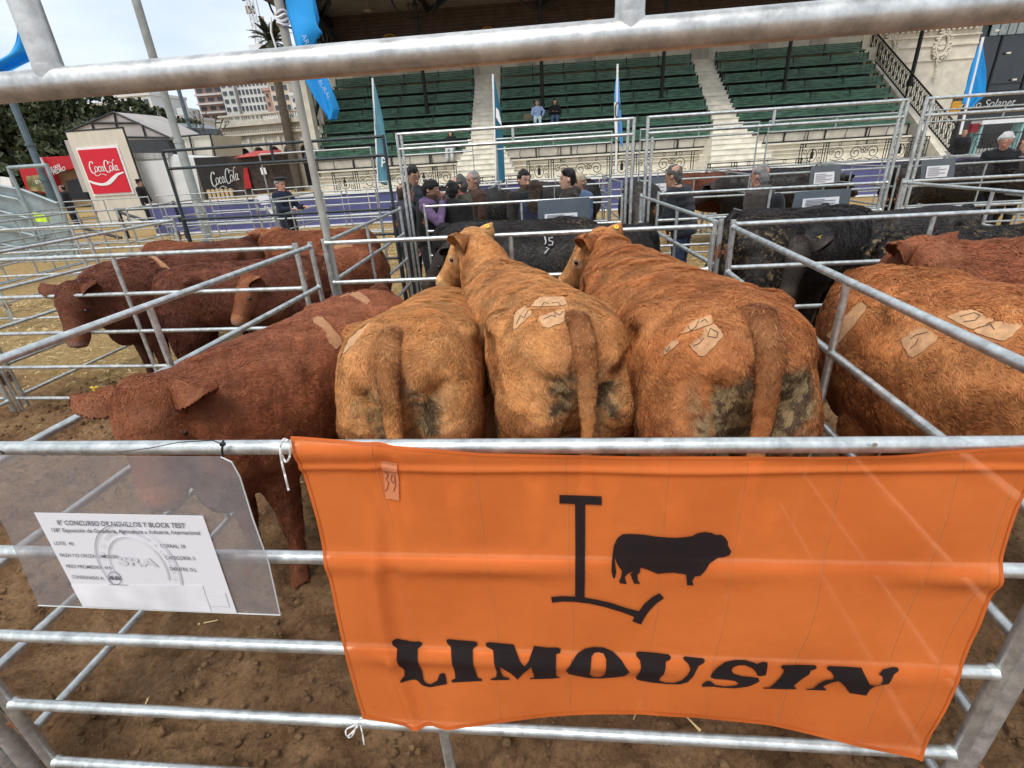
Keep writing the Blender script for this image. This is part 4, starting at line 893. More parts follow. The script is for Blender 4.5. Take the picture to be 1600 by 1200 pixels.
f4, c4 = flag([(1533, 62), (1520, 100), (1508, 140), (1502, 160), (1516, 172), (1539, 150), (1539, 110), (1536, 70)], 17.8, 'bright blue feather flag in front of the black pavilion', M_SKYB, ((1536, 58), (1500, 210)), poler=.035)
# ---------------------------------------------------------------- left background
def slab(name, px, Y, m, depth=.2, parent=None, off=None):
    o = np.array(off if off is not None else (0, 0, 0)); P = [atY(x, y, Y)-o for x, y in px]; n = len(P)
    b = MB(); b.add(P+[p+np.array([0, depth, 0]) for p in P], [tuple(range(n))[::-1], tuple(range(n, 2*n))]+[(i, (i+1) % n, (i+1) % n+n, i+n) for i in range(n)])
    return b.build(name, m, parent)
def rect(name, x0, x1, z0, z1, Y, m, depth=.2, parent=None, off=(0, 0, 0)):
    b = MB(); b.box(((x0+x1)/2-off[0], Y+depth/2-off[1], (z0+z1)/2-off[2]), (x1-x0, depth, z1-z0)); return b.build(name, m, parent)
M_RED = mat('red_sign_paint', (.62, .012, .03), .4, 0, .04); M_WALLB = mat('pale_plywood', (.62, .57, .47), .7, 0, .08, 1.2, stretch=(3, 1, .5))
# lettering drawn as ribbons: flowing script
def ribbon(lines, M, name, parent, m, depth=.012):
    b = MB()
    for pts, w in lines:
        pts = [np.array(p, float) for p in pts]; S = []
        for i in range(len(pts)-1):    # Catmull-Rom smoothing
            p0, p1, p2, p3 = pts[max(i-1, 0)], pts[i], pts[i+1], pts[min(i+2, len(pts)-1)]
            for t in np.linspace(0, 1, 6)[:-1]: S.append(.5*((2*p1)+(-p0+p2)*t+(2*p0-5*p1+4*p2-p3)*t*t+(-p0+3*p1-3*p2+p3)*t**3))
        S.append(pts[-1]); n = len(S); V = []
        for i, p in enumerate(S):
            t = S[min(i+1, n-1)]-S[max(i-1, 0)]; t = t/(np.linalg.norm(t)+1e-9); nn = np.array([-t[1], t[0]])
            ww = .8*(w[0]+(w[1]-w[0])*abs(sin(pi*i/(n-1))) if hasattr(w, '__len__') else w)*(.45+.55*abs(t[1]))/2
            V.append(M(*(p+nn*ww))); V.append(M(*(p-nn*ww)))
        V = [np.array(v) for v in V]; m_ = len(V); dv = np.array([0, -depth, 0])
        F = [(2*i, 2*i+1, 2*i+3, 2*i+2) for i in range(n-1)]+[(2*i+m_, 2*i+2+m_, 2*i+3+m_, 2*i+1+m_) for i in range(n-1)]+[(2*i, 2*i+2, 2*i+2+m_, 2*i+m_) for i in range(n-1)]+[(2*i+1, 2*i+1+m_, 2*i+3+m_, 2*i+3) for i in range(n-1)]
        b.add(V+[v+dv for v in V], F)
    return b.build(name, m, parent)
SCRIPT = [  # x 0..10, y 0..4
    ([(1.85, 3.1), (1.6, 3.6), (1.0, 3.5), (.5, 2.6), (.4, 1.5), (.7, .7), (1.3, .6), (1.8, 1.0)], .42),
    ([(1.3, .6), (1.3, .15), (2.0, -.2), (2.9, .15), (3.6, .3), (4.4, .0), (4.9, -.15)], .26),
    ([(2.35, 2.3), (2.0, 2.1), (1.85, 1.5), (2.05, .95), (2.45, .95), (2.75, 1.5), (2.7, 2.1), (2.35, 2.3)], .27),
    ([(3.65, 2.0), (3.4, 2.3), (3.05, 1.9), (3.0, 1.3), (3.25, .9), (3.65, 1.1)], .30),
    ([(4.55, 2.1), (4.25, 2.3), (3.95, 1.9), (3.9, 1.3), (4.15, .95), (4.5, 1.3)], .26), ([(4.65, 2.3), (4.55, 1.6), (4.65, 1.0), (4.95, 1.1)], .30),
    ([(4.8, 1.9), (5.15, 1.95)], .22),
    ([(6.55, 2.7), (6.7, 3.2), (6.4, 3.7), (5.8, 3.6), (5.35, 2.7), (5.25, 1.5), (5.6, .7), (6.2, .65), (6.65, 1.1)], .40),
    ([(6.5, 3.6), (7.3, 3.2), (8.1, 3.1), (8.6, 3.8), (8.95, 3.6)], .22),
    ([(7.15, 2.3), (6.85, 2.1), (6.7, 1.5), (6.9, .95), (7.3, .95), (7.55, 1.5), (7.5, 2.1), (7.15, 2.3)], .27),
    ([(8.25, 3.3), (8.0, 2.2), (7.95, 1.2), (8.25, .95)], .32),
    ([(9.15, 2.1), (8.85, 2.3), (8.55, 1.9), (8.5, 1.3), (8.75, .95), (9.1, 1.3)], .26), ([(9.25, 2.3), (9.15, 1.6), (9.25, 1.0), (9.6, 1.1)], .30)]
ws = thing('sign_wall', 'tall pale board wall with a square red script sign beside the white container', 'sign', (-18.7, 21, 0))
OFF = (-18.7, 21, 0)
b = MB(); b.box((.12, .02, 1.83), (2.52, .06, 3.66)); b.build('wall', M_WALLB, ws); b = MB(); b.box((1.40, .0, 1.85), (.05, .05, 3.7)); b.box((.12, .0, 3.69), (2.62, .05, .05)); b.build('edge_trim', M_BEAM, ws)
b = MB(); b.box((.01, -.03, 2.15), (1.86, .05, 1.86)); b.build('sign_border', M_WHITEP, ws)
b = MB(); b.box((.01, -.07, 2.15), (1.70, .05, 1.68)); b.build('sign_face', M_RED, ws)
ribbon(SCRIPT, lambda x, y: (-.62+x*.138, -.10, 2.02+y*.142), 'script_lettering', ws, M_WHITEP)
ribbon([([(-.84, 1.83), (-.6, 1.72), (-.3, 1.66), (.0, 1.70), (.3, 1.86), (.55, 2.0), (.86, 2.07)], (.10, .26))], lambda x, y: (x, -.10, y), 'wave', ws, M_WHITEP)
# gabled kiosk behind
M_TENT = mat('grey_pink_panels', (.42, .38, .36), .7, 0, .08, 1.5); M_DARKW = mat('dark_window_band', (.02, .02, .022), .2, 0, .4, 3, spec=.7)
kt = thing('gabled_kiosk', 'gabled grey kiosk with dark window band behind the red script sign', 'kiosk', tuple(atY(180, 240, 24)*np.array([1, 1, 0])))
KO = np.array(kt.location)
slab('gable', [(103, 207), (178, 175), (265, 215), (262, 219), (108, 219)], 24, M_TENT, 3, kt, KO); slab('window_band', [(190, 219), (262, 218), (272, 242), (200, 246)], 24, M_DARKW, 3, kt, KO)
slab('lower_wall', [(100, 219), (190, 219), (200, 300), (130, 300)], 24.1, M_TENT, 2.8, kt, KO)
b = MB()
for a, c in (((103, 207), (178, 175)), ((178, 175), (266, 215)), ((178, 175), (186, 218)), ((140, 192), (217, 192)), ((105, 213), (265, 215)), ((262, 218), (273, 243)), ((143, 192), (150, 215)), ((222, 196), (228, 215))): b.tube([atY(*a, 23.95)-KO, atY(*c, 23.95)-KO], .04, 5)
b.build('frame', M_BEAM, kt)
k2 = thing('cream_kiosk', 'low cream kiosk between the gabled kiosk and the dark arched roof', 'kiosk', tuple(atY(300, 240, 24.4)*np.array([1, 1, 0]))); KO = np.array(k2.location)
slab('wall', [(266, 216), (328, 211), (338, 290), (282, 300)], 24.4, M_WALLB, 2.5, k2, KO); b = MB()
for a, c in (((264, 215), (329, 209)), ((328, 210), (337, 245)), ((296, 213), (303, 245)), ((265, 214), (272, 245))): b.tube([atY(*a, 24.3)-KO, atY(*c, 24.3)-KO], .04, 5)
b.build('frame', M_BEAM, k2)
# white container
wc = thing('white_container', 'white cabin with double doors between the red script sign and the black booth', 'cabin', tuple(atY(265, 340, 21.5)*np.array([1, 1, 0]))); KO = np.array(wc.location)
M_WHITE2 = mat('white_sheet_metal', (.66, .67, .66), .5, 0, .05, 2, .05, 10)
slab('wall', [(204, 241), (302, 246), (326, 340), (236, 352)], 21.5, M_WHITE2, 2.4, wc, KO); slab('roof_strip', [(203, 239), (262, 239), (263, 247), (206, 250)], 21.4, mat('grey_rolled_sheet', (.36, .36, .35), .7, 0, .2, 8), .3, wc, KO)
slab('door', [(218, 252), (262, 250), (284, 340), (246, 344)], 21.42, M_WHITE2, .05, wc, KO); slab('door', [(270, 252), (304, 252), (320, 335), (292, 338)], 21.42, M_WHITE2, .05, wc, KO)
# black drinks booth
bb = thing('black_booth', 'black drinks booth with white script lettering behind the blue hoarding', 'booth', tuple(atY(360, 300, 20.5)*np.array([1, 1, 0]))); KO = np.array(bb.location)
M_BOOTH = mat('black_booth_panel', (.018, .015, .014), .4, 0, .2, 3); M_BRN = mat('dark_brown_photo_panel', (.045, .028, .02), .5, 0, .5, 6)
slab('wall', [(302, 247), (356, 244), (372, 306), (322, 312)], 20.5, M_BOOTH, 1.5, bb, KO); slab('printed_panel', [(356, 244), (418, 241), (434, 300), (372, 306)], 20.5, M_BRN, 1.5, bb, KO)
slab('red_stripe', [(380, 262), (386, 262), (393, 294), (382, 295)], 20.4, mat('red_stripe', (.4, .02, .02), .5), .05, bb, KO); slab('awning', [(364, 247), (398, 236), (426, 234), (430, 241)], 20.2, mat('pink_red_awning', (.62, .12, .12), .6), .6, bb, KO)
slab('notice', [(406, 262), (414, 262), (417, 272), (409, 273)], 20.4, M_WHITEP, .03, bb, KO)
def bm_(x, y):
    u, v = x/10, 1-(y+.4)/4.4; A, B_, C_, D_ = [np.array(p) for p in ((325, 268), (372, 258), (378, 290), (333, 299))]
    p = (A*(1-u)+B_*u)*(1-v)+(D_*(1-u)+C_*u)*v; return atY(p[0], p[1], 20.42)-KO
ribbon(SCRIPT, bm_, 'script_lettering', bb, mat('dull_white_letters', (.55, .55, .53), .6))
pl = thing('pallet', 'light wooden pallet leaning above the blue hoarding', 'pallet', tuple(atY(342, 305, 18.6)), 0)
b = MB()
for k in range(6): b.box((-.35+k*.17+.0, 0, .0), (.11, .03, .42))
b.build('boards', mat('raw_pine', (.55, .40, .22), .7), pl); b = MB(); b.box((.08, .03, .14), (1.05, .05, .07)); b.box((.08, .03, -.14), (1.05, .05, .07)); b.build('bearers', mat('raw_pine_dark', (.40, .28, .15), .7), pl)
# red food stall
st = thing('red_stall', 'red food stall with a burger poster at the left edge', 'stall', tuple(atY(95, 320, 26)*np.array([1, 1, 0]))); KO = np.array(st.location)
M_RED2 = mat('red_stall_paint', (.45, .012, .02), .5, 0, .08); M_TAN = mat('tan_interior', (.33, .24, .14), .8)
slab('back_wall', [(78, 262), (122, 255), (145, 320), (95, 322)], 26.6, M_TAN, .3, st, KO); slab('fascia', [(54, 246), (118, 243), (121, 262), (100, 266), (80, 262), (60, 262)], 26, M_RED2, .6, st, KO)
slab('side_panel', [(28, 260), (68, 259), (88, 305), (42, 298)], 25.6, M_RED2, .2, st, KO); slab('poster', [(40, 276), (64, 272), (76, 300), (46, 298)], 25.5, mat('burger_photo', (.42, .30, .16), .6, 0, .8, 2.5, col2=(.08, .10, .03)), .05, st, KO)
slab('pillar', [(68, 260), (78, 262), (95, 305), (86, 305)], 25.9, M_RED2, .3, st, KO); slab('roof_sign', [(56, 247), (62, 246), (71, 262), (57, 262)], 25.8, M_WHITEP, .1, st, KO)
text('STOP', .22, tuple(atY(62, 284, 25.4)-KO), (R(90), R(-8), 0), M_WHITEP, st, ext=.003)
text('JUAN', .26, tuple(atY(86, 262, 25.8)-KO), (R(90), R(-14), 0), M_WHITEP, st, ext=.003, shear=.3); text('PEDRO', .26, tuple(atY(92, 267, 25.8)-KO), (R(90), R(-14), 0), M_WHITEP, st, ext=.003, shear=.3)

cv = thing('covered_grill', 'black covered grill standing inside the red food stall', 'grill', tuple(atY(120, 320, 25.4)*np.array([1, 1, 0]))); KO = np.array(cv.location)
slab('cover', [(103, 283), (118, 279), (126, 283), (139, 312), (108, 312)], 25.4, mat('black_tarp', (.012, .014, .02), .6, 0, .3, 4), .9, cv, KO)
pk = thing('picture_board', 'small white notice board at the far left edge', 'board', tuple(atY(8, 285, 25))); slab('board', [(0, 276), (14, 278), (20, 295), (0, 293)], 25, M_WHITEP, .08, pk, atY(8, 285, 25))
# galvanised loading chute and its frame
M_ZINC = mat('dull_zinc_sheet', (.30, .36, .37), .5, .4, .2, 2.5, .1, 8)
ch = thing('loading_chute', 'galvanised sheet loading chute with ribs at the left edge', 'chute', (-13.2, 12.3, 0)); KO = np.array(ch.location)
slab('side_sheet', [(-40, 283), (36, 297), (90, 318), (96, 340), (118, 375), (122, 400), (60, 405), (-40, 405)], 12.3, M_ZINC, .05, ch, KO)
for a, c in (((-40, 283), (36, 297)), ((36, 297), (90, 318)), ((-40, 297), (30, 312)), ((30, 312), (44, 330)), ((-40, 320), (50, 342)), ((-40, 345), (70, 372)), ((-40, 372), (90, 400))):
    MB().tube([atY(*a, 12.22)-KO, atY(*c, 12.22)-KO], .035, 6).build('rib', M_ZINC, ch)
cf = thing('tall_tube_frame', 'tall narrow grey tube frame standing above the loading chute', 'frame', (-12.4, 11.2, 0)); KO = np.array(cf.location)
for a, c in (((12, 260), (44, 330)), ((44, 330), (70, 410)), ((72, 257), (97, 320)), ((97, 320), (116, 400)), ((14, 262), (74, 258))): MB().tube([atY(*a, 11.2)-KO, atY(*c, 11.2)-KO], .04, 8).build('tube', M_ZINC, cf, True)
b = MB(); P_ = [(50, 332), (74, 337), (75, 347), (52, 346)]; hv = thing('safety_vest', 'bright yellow green vest hanging on the rails by the loading chute', 'vest', tuple(atY(62, 340, 10.8))); slab('cloth', P_, 10.8, mat('fluorescent_yellow', (.55, .85, .03), .6, 0, .3, 9), .05, hv, atY(62, 340, 10.8))
# steel trestle barrier in the yard
tr = thing('black_trestle', 'black steel trestle between the far panels and the walking man', 'trestle', tuple(atZ(200, 372, 0))); KO = np.array(tr.location); YT = KO[1]
for a, c in (((185, 330), (202, 373)), ((180, 328), (225, 326)), ((188, 332), (250, 352)), ((110, 352), (190, 372)), ((270, 314), (284, 350))): MB().tube([atY(*a, YT)-KO, atY(*c, YT)-KO], .05, 6).build('bar', M_BLACK, tr)
# lamp posts and masts
M_POLE = mat('grey_lamp_post', (.36, .39, .38), .5, .3, .1, 6); M_POLE2 = mat('blue_grey_post', (.10, .14, .16), .5, .2)
def post(name, label, a, c, Y, r0, r1, m, cat='post', extra=None, grp=None):
    top, bot = atY(*a, Y), atY(*c, Y); x = bot[0]; zt = top[2]; t = thing(name, label, cat, (x, Y, 0), 0, grp)
    MB().tube([(0, 0, 0), (0, 0, zt*.45), (0, 0, zt*.452), (0, 0, zt*.72), (0, 0, zt*.722), (0, 0, zt+1)], [r0, r0, r0*.82, r0*.8, r1, r1], 12).build('pole', m, t, True)
    b = MB()
    for z in (zt*.45, zt*.72): b.tube([(0, 0, z-.04), (0, 0, z+.04)], r0*1.12, 12)
    b.build('collar', m, t); return t
post('lamp_post', 'tall grey lamp post rising behind the white cabin', (210, 0), (285, 240), 15, .125, .105, M_POLE)
post('dark_post', 'blue grey post in front of the dark tree at the left', (22, 165), (55, 245), 18, .14, .11, M_POLE2)
post('dark_post', 'thin dark post before the arched building', (278, 130), (300, 212), 35, .15, .12, M_POLE2)
# big flag pole standing at the pen corner with a hanging blue flag
fp = thing('flag_pole', 'thick pale flag pole standing at the back left corner of the centre pen', 'pole', (-1.685, 3.62, 0))
MB().tube([(0, 0, 0), (0, 0, 1.2), (0, 0, 1.22), (0, 0, 3.4)], [.026, .026, .0245, .028], 16).build('pole', mat('dull_beige_paint', (.36, .35, .31), .6, 0, .1, 8), fp, True)
b = MB()
for k in range(4): b.tube([(.036*cos(t), .036*sin(t)-.0, 2.62+k*.02+.01*sin(t*2+k)) for t in np.linspace(0, 6.28, 12)], .007, 5)
b.tube([(-.06, -.02, 2.66), (-.08, -.02, 2.58), (-.07, -.02, 2.50)], .006, 5); b.build('cord', M_WHITEP, fp, True)
M_SILK = mat('thin_blue_cloth', (.012, .30, .72), .45, 0, .1, 1.5)
def cloth(name, rows, Y, m, t, c, amp=.03, n=12, fr=7):
    G = []; k = len(rows); M_ = k*5-4
    for i in range(M_):
        a = i/5; j = min(int(a), k-2); f = a-j; yl = [rows[j][q]*(1-f)+rows[j+1][q]*f for q in range(4)]
        for s_ in range(n):
            u = s_/(n-1); p = atY(yl[0]*(1-u)+yl[2]*u, yl[1]*(1-u)+yl[3]*u, Y); G.append(p+np.array([0, amp*math.sin(u*fr+i*.22), 0])-c)
    F = [(i*n+j, i*n+j+1, (i+1)*n+j+1, (i+1)*n+j) for i in range(M_-1) for j in range(n-1)]
    me = npmesh(name, np.array(G), np.array(F), smooth=True); me.materials.append(m); o = link(bpy.data.objects.new(name, me), t); q = o.modifiers.new('s', 'SOLIDIFY'); q.thickness = .002; return o
bc = atY(460, 20, 3.6); bf = thing('flag', 'large bright blue flag hanging down beside the pale flag pole', 'flag', tuple(bc), 0)
cloth('cloth', [(440, -30, 482, -40), (447, 20, 497, 28), (458, 60, 492, 60), (470, 100, 506, 88), (478, 125, 513, 120), (494, 155, 524, 152), (508, 178, 529, 170), (512, 187, 524, 188)], 3.58, M_SILK, bf, bc, .02)
cloth('folded_corner', [(443, -20, 486, -30), (447, 8, 497, 40), (452, 30, 504, 52), (462, 60, 494, 62), (470, 78, 478, 82)], 3.52, M_SILK, bf, bc, .012, fr=4)
M_FLT = mat('pale_blue_print', (.35, .50, .75), .6); text('ARG', .042, tuple(atY(479, 66, 3.46)-bc), (R(90), R(72), 0), M_FLT, bf); text('RURAL', .038, tuple(atY(507, 140, 3.535)-bc), (R(90), R(66), 0), M_FLT, bf)
lc = atY(20, 80, 5.); lf_ = thing('flag', 'corner of a blue flag at the top left edge behind the overhead tube', 'flag', tuple(lc), 0)
cloth('cloth', [(28, 40, 36, 50), (18, 66, 54, 68), (8, 84, 69, 82), (-6, 97, 52, 97), (-30, 112, 14, 118)], 5.0, M_SILK, lf_, lc, .04)
# ---------------------------------------------------------------- trees
M_LEAF = mat('dark_evergreen_leaves', (.050, .062, .026), .7, 0, .4, .8, detail=3)
M_TRUNK = mat('grey_brown_bark', (.10, .08, .06), .9, 0, .3, 8, .4, 20)
def tree(label, c, rx, ry, rz, n, zc, seed, leaf=.22, m=M_LEAF, grp='evergreen trees at the left'):
    r = np.random.default_rng(seed); t = thing('evergreen_tree', label, 'tree', (c[0], c[1], 0), 0, grp)
    lob = r.normal(size=(26, 3)); lob /= np.linalg.norm(lob, axis=1, keepdims=True); lob *= r.uniform(.45, .82, (26, 1)); ls = r.uniform(.25, .42, 26)
    k = r.integers(0, 26, n); d = r.normal(size=(n, 3)); d /= np.linalg.norm(d, axis=1, keepdims=True); P = lob[k]+d*(ls[k]*r.uniform(.6, 1.05, n)**.5)[:, None]; P = P*np.array([rx, ry, rz])+np.array([0, 0, zc])
    P = P[P[:, 2] > .3]; n = len(P); a = r.normal(size=(n, 3)); a /= np.linalg.norm(a, axis=1, keepdims=True); b_ = np.cross(a, r.normal(size=(n, 3))); b_ /= np.linalg.norm(b_, axis=1, keepdims=True); s = leaf*r.uniform(.5, 1.3, (n, 1))
    V = np.stack([P-a*s-b_*s*.5, P+a*s-b_*s*.5, P+a*s+b_*s*.5, P-a*s+b_*s*.5], 1).reshape(-1, 3)
    me = npmesh('crown', V, np.arange(4*n).reshape(-1, 4)); me.materials.append(m); link(bpy.data.objects.new('crown', me), t)
    b = MB(); b.tube([(0, 0, 0), (.1, 0, zc*.5), (0, .1, zc)], [.35, .28, .15], 8)
    for k in range(5): b.tube([(0, 0, zc*.6), (cos(k*1.3)*rx*.4, sin(k*1.3)*ry*.4, zc+rz*.2), (cos(k*1.3)*rx*.6, sin(k*1.3)*ry*.6, zc+rz*.5)], [.15, .1, .04], 6)
    b.build('trunk', M_TRUNK, t, True); return t
tree('dense dark evergreen tree at the left edge, behind the blue grey post', (-43, 40), 6.5, 4, 5.6, 18000, 3.9, 2)
tree('dark evergreen tree behind the red food stall', (-37.5, 41), 5, 4, 5.4, 14000, 3.6, 3)
tree('dark evergreen tree just left of the gabled kiosk', (-33.8, 42), 4.2, 3.4, 4.2, 11000, 3.4, 4)
tree('small evergreen tree showing over the right side of the gabled kiosk', (-29.8, 43), 2.2, 2, 1.6, 3500, 4.2, 5, .16)
# palm
pt = thing('palm_tree', 'tall palm with a full crown left of the flag pole', 'palm', (-22.6, 45, 0)); b = MB(); b.tube([(0, 0, 0), (.1, 0, 4), (.2, 0, 8), (.45, 0, 10.8)], [.42, .36, .33, .42], 10); b.build('trunk', M_TRUNK, pt, True)
M_PALM = mat('dull_palm_green', (.055, .065, .035), .6, 0, .3, 2); b = MB(); r_ = random.Random(5)
for k in range(64):
    az = r_.uniform(0, 6.28); el = r_.uniform(-.7, 1.35); Lp = r_.uniform(1.5, 2.0); P_ = []; d0 = np.array([cos(az)*cos(el), sin(az)*cos(el), sin(el)]); p = np.array([.45, 0, 10.9]); dd = d0.copy(); fr_ = []
    for i in range(8): fr_.append(p.copy()); p = p+dd*Lp/7; dd = unit(dd+np.array([0, 0, -.16]))
    for i in range(7):
        t_ = unit(fr_[i+1]-fr_[i]); sd_ = unit(np.cross(t_, [0, 0, 1.])+1e-6); w = .34*sin(pi*(i+.8)/8.2)
        for s_ in (-1, 1):
            for q in range(3):
                o_ = fr_[i]+(fr_[i+1]-fr_[i])*q/3; tip = o_+sd_*s_*w+t_*w*.5+np.array([0, 0, -.10*w]); b.add([o_, o_+t_*.15, tip], [(0, 1, 2)])
b.build('fronds', M_PALM, pt)
# ---------------------------------------------------------------- distant buildings
M_WIN = mat('dark_window_glass', (.05, .06, .07), .25, 0, .3, .5, spec=.6)
def tower(label, x0, x1, z0, z1, Y, m, nx, nz, wf=.6, hf=.55, depth=12, name='apartment_tower', wm=None, bands=None, rz=0):
    t = thing(name, label, 'building', ((x0+x1)/2, Y, 0), rz, 'distant city buildings'); W_ = x1-x0
    b = MB(); b.box((0, depth/2, z1/2), (W_, depth, z1)); b.build('wall', m, t)
    b = MB(); b.box((0, depth/2, z1+.3), (W_+.5, depth+.5, .6)); b.box((W_*.15, depth/2, z1+1.4), (W_*.4, depth*.4, 2)); b.build('roof', m, t)
    cw, chh = W_/nx, (z1-z0)/nz; me = None
    for i in range(nx):
        for j in range(nz):
            if me is None:
                q = MB(); q.box((0, -.06, 0), (cw*wf, .16, chh*hf)); o = q.build('window', wm or M_WIN, t); me = o.data
            else: o = link(bpy.data.objects.new('window', me), t)
            o.location = (-W_/2+cw*(i+.5), 0, z0+chh*(j+.5))
    if bands:
        for j in range(nz+1):
            q = MB(); q.box((0, -.5, z0+chh*j), (W_*.96, 1.0, .35)); q.build('balcony_slab', bands, t)
    return t
M_B1 = mat('white_render', (.62, .62, .60), .9, 0, .08, .2); M_B2 = mat('pale_grey_concrete', (.55, .55, .53), .9, 0, .1, .2); M_B3 = mat('pinkish_brick', (.42, .27, .22), .9, 0, .15, .3); M_B4 = mat('light_ochre_render', (.55, .47, .37), .9, 0, .1, .2)
tower('white stepped apartment block above the gabled kiosk', -101, -90, 8, 18.5, 120, M_B1, 5, 4, .45, .45)
tower('long white apartment block over the dark trees', -113, -101.5, 8, 18, 125, M_B1, 6, 4, .5, .4, bands=M_B4)
tower('glass topped office block left of the lamp post', -88, -83, 8, 13.4, 118, M_B2, 3, 2, .7, .7, wm=mat('green_glass', (.10, .17, .17), .2))
tower('pinkish brick tower with grey balconies', -91, -83.5, 12, 26, 138, M_B3, 3, 7, .6, .4, bands=M_B2)
tower('slim grey tower next to the grid fronted tower', -83.4, -80, 12, 26, 137, M_B2, 2, 8, .6, .5)
tower('tall pale tower with a grid of square windows', -79.8, -71.5, 12, 28, 138, M_B1, 8, 9, .58, .6)
tower('light ochre tower right of the palm trunk', -66, -61.5, 8, 20, 128, M_B4, 3, 6, .5, .5)
tower('narrow brick tower left of the palm trunk', -69.2, -66.4, 8, 19, 131, M_B3, 2, 6, .4, .4)
tower('white block with wide windows beside the flag pole', -60.5, -55, 6, 17, 126, M_B1, 3, 6, .55, .4)
tower('low white block with balconies near the flag pole', -66, -58, 2, 10, 112, M_B1, 4, 4, .5, .4)
# arcaded ornate building and the dark arched glass roof
M_STONE = mat('pale_carved_stone', (.60, .55, .46), .85, 0, .12, 1.5, .4, 12)
ab = thing('arcaded_building', 'ornate pale stone building with arched openings behind the black booth', 'building', (-24.5, 46, 0), R(-7))
b = MB(); b.box((0, 4, 2.7), (9.6, 8, 5.6)); b.build('wall', M_STONE, ab)
b = MB(); b.box((0, -.15, 5.55), (9.9, .5, .35)); b.box((0, -.1, 4.75), (9.8, .35, .18)); b.box((0, .1, 6.25), (9.6, .4, .12))
for k in range(46): b.tube([(-4.7+k*.21, .1, 5.7), (-4.7+k*.21, .1, 5.95), (-4.7+k*.21, .1, 6.2)], [.07, .04, .07], 6)
for k in range(40): b.box((-4.7+k*.24, -.22, 4.95), (.12, .14, .12))
b.build('cornice', M_STONE, ab)
for k in range(6):
    x = -3.0+k*1.5; poly = [(x+.48*cos(t), 3.15+.48*sin(t)) for t in np.linspace(0, pi, 13)]+[(x-.48, .3), (x+.48, .3)]
    q = MB(); q.prism(poly, (1, 0, 0), (0, 0, 1), (0, -.03, 0), .06); q.build('arched_opening', M_DARKW, ab)
    q = MB(); q.tube([(x+.62*cos(t), -.1, 3.15+.62*sin(t)) for t in np.linspace(0, pi, 13)], .09, 6); q.box((x-.75, -.1, 2.2), (.2, .2, 4.4)); v_, f_ = ball((x, -.15, 3.95), (.18, .1, .2), 5); q.add(v_, f_); q.build('arch_moulding', M_STONE, ab)
for k in range(9): q = MB(); q.box((-4.4, -.12, .6+k*.5), (.9, .3, .42)); q.build('rusticated_block', M_STONE, ab)
dv = thing('arched_glass_roof', 'dark arched glass roof beside the ornate stone building', 'building', (-29.6, 42.5, 0), R(-4)); b = MB()
poly = [(-3.4, 0), (-3.4, 4.9), (-3.0, 5.5), (-2.2, 5.8), (2.0, 5.35), (2.9, 5.0), (3.3, 4.0), (3.3, 0)]; b.prism(poly, (1, 0, 0), (0, 0, 1), (0, 0, 0), -6); b.build('glass_shell', mat('dark_green_glass', (.025, .035, .036), .25, 0, .3, .6, spec=.6), dv)
b = MB()
for k in range(12): b.tube([(-3.2+k*.56, -.05, 0), (-3.2+k*.56, -.05, 5.6-.05*k)], .035, 4)
for z in (3, 3.8, 4.6): b.tube([(-3.3, -.05, z), (3.3, -.05, z)], .03, 4)
b.build('ribs', M_BEAM, dv)
# bare tree and lattice telecom mast
bt = thing('bare_tree', 'small bare tree in front of the grid fronted tower', 'tree', (-26.5, 40, 0)); b = MB(); r_ = random.Random(11)
def br(p, d, l, r, n):
    q = p+d*l; b.tube([p, q], [r, r*.7], 5)
    if n:
        for k in range(3): br(q, unit(d+np.array([r_.uniform(-.7, .7), r_.uniform(-.5, .5), r_.uniform(-.1, .6)])), l*.52, r*.62, n-1)
br(np.array([0, 0, 0.]), np.array([0, 0, 1.]), 3.1, .10, 4); b.build('branches', M_TRUNK, bt)
ms = thing('telecom_mast', 'lattice telecom mast with antennas at the top left', 'mast', (-77, 150, 0)); b = MB(); H_ = 48
for sx, sy in ((-1, -1), (1, -1), (1, 1), (-1, 1)): b.tube([(sx*.9, sy*.9, 0), (sx*.9, sy*.9, H_)], .13, 5)
for k in range(32):
    z = k*1.5; b.tube([(-.9, -.9, z), (.9, -.9, z+1.5)], .09, 4); b.tube([(.9, -.9, z), (-.9, -.9, z+1.5)], .09, 4); b.tube([(-.9, -.9, z), (.9, -.9, z)], .09, 4)
b.build('lattice', M_B2, ms)
for k in range(12):
    q = MB(); a = k*1.7; z = 37+(k % 4)*2.6; q.box((2.0*cos(a), 2.0*sin(a)*.4, z), (.5, .4, 1.7)); q.tube([(0, 0, z), (2.0*cos(a), 2.0*sin(a)*.4, z)], .06, 4); q.build('antenna', M_BEAM if k % 3 else M_B3, ms)
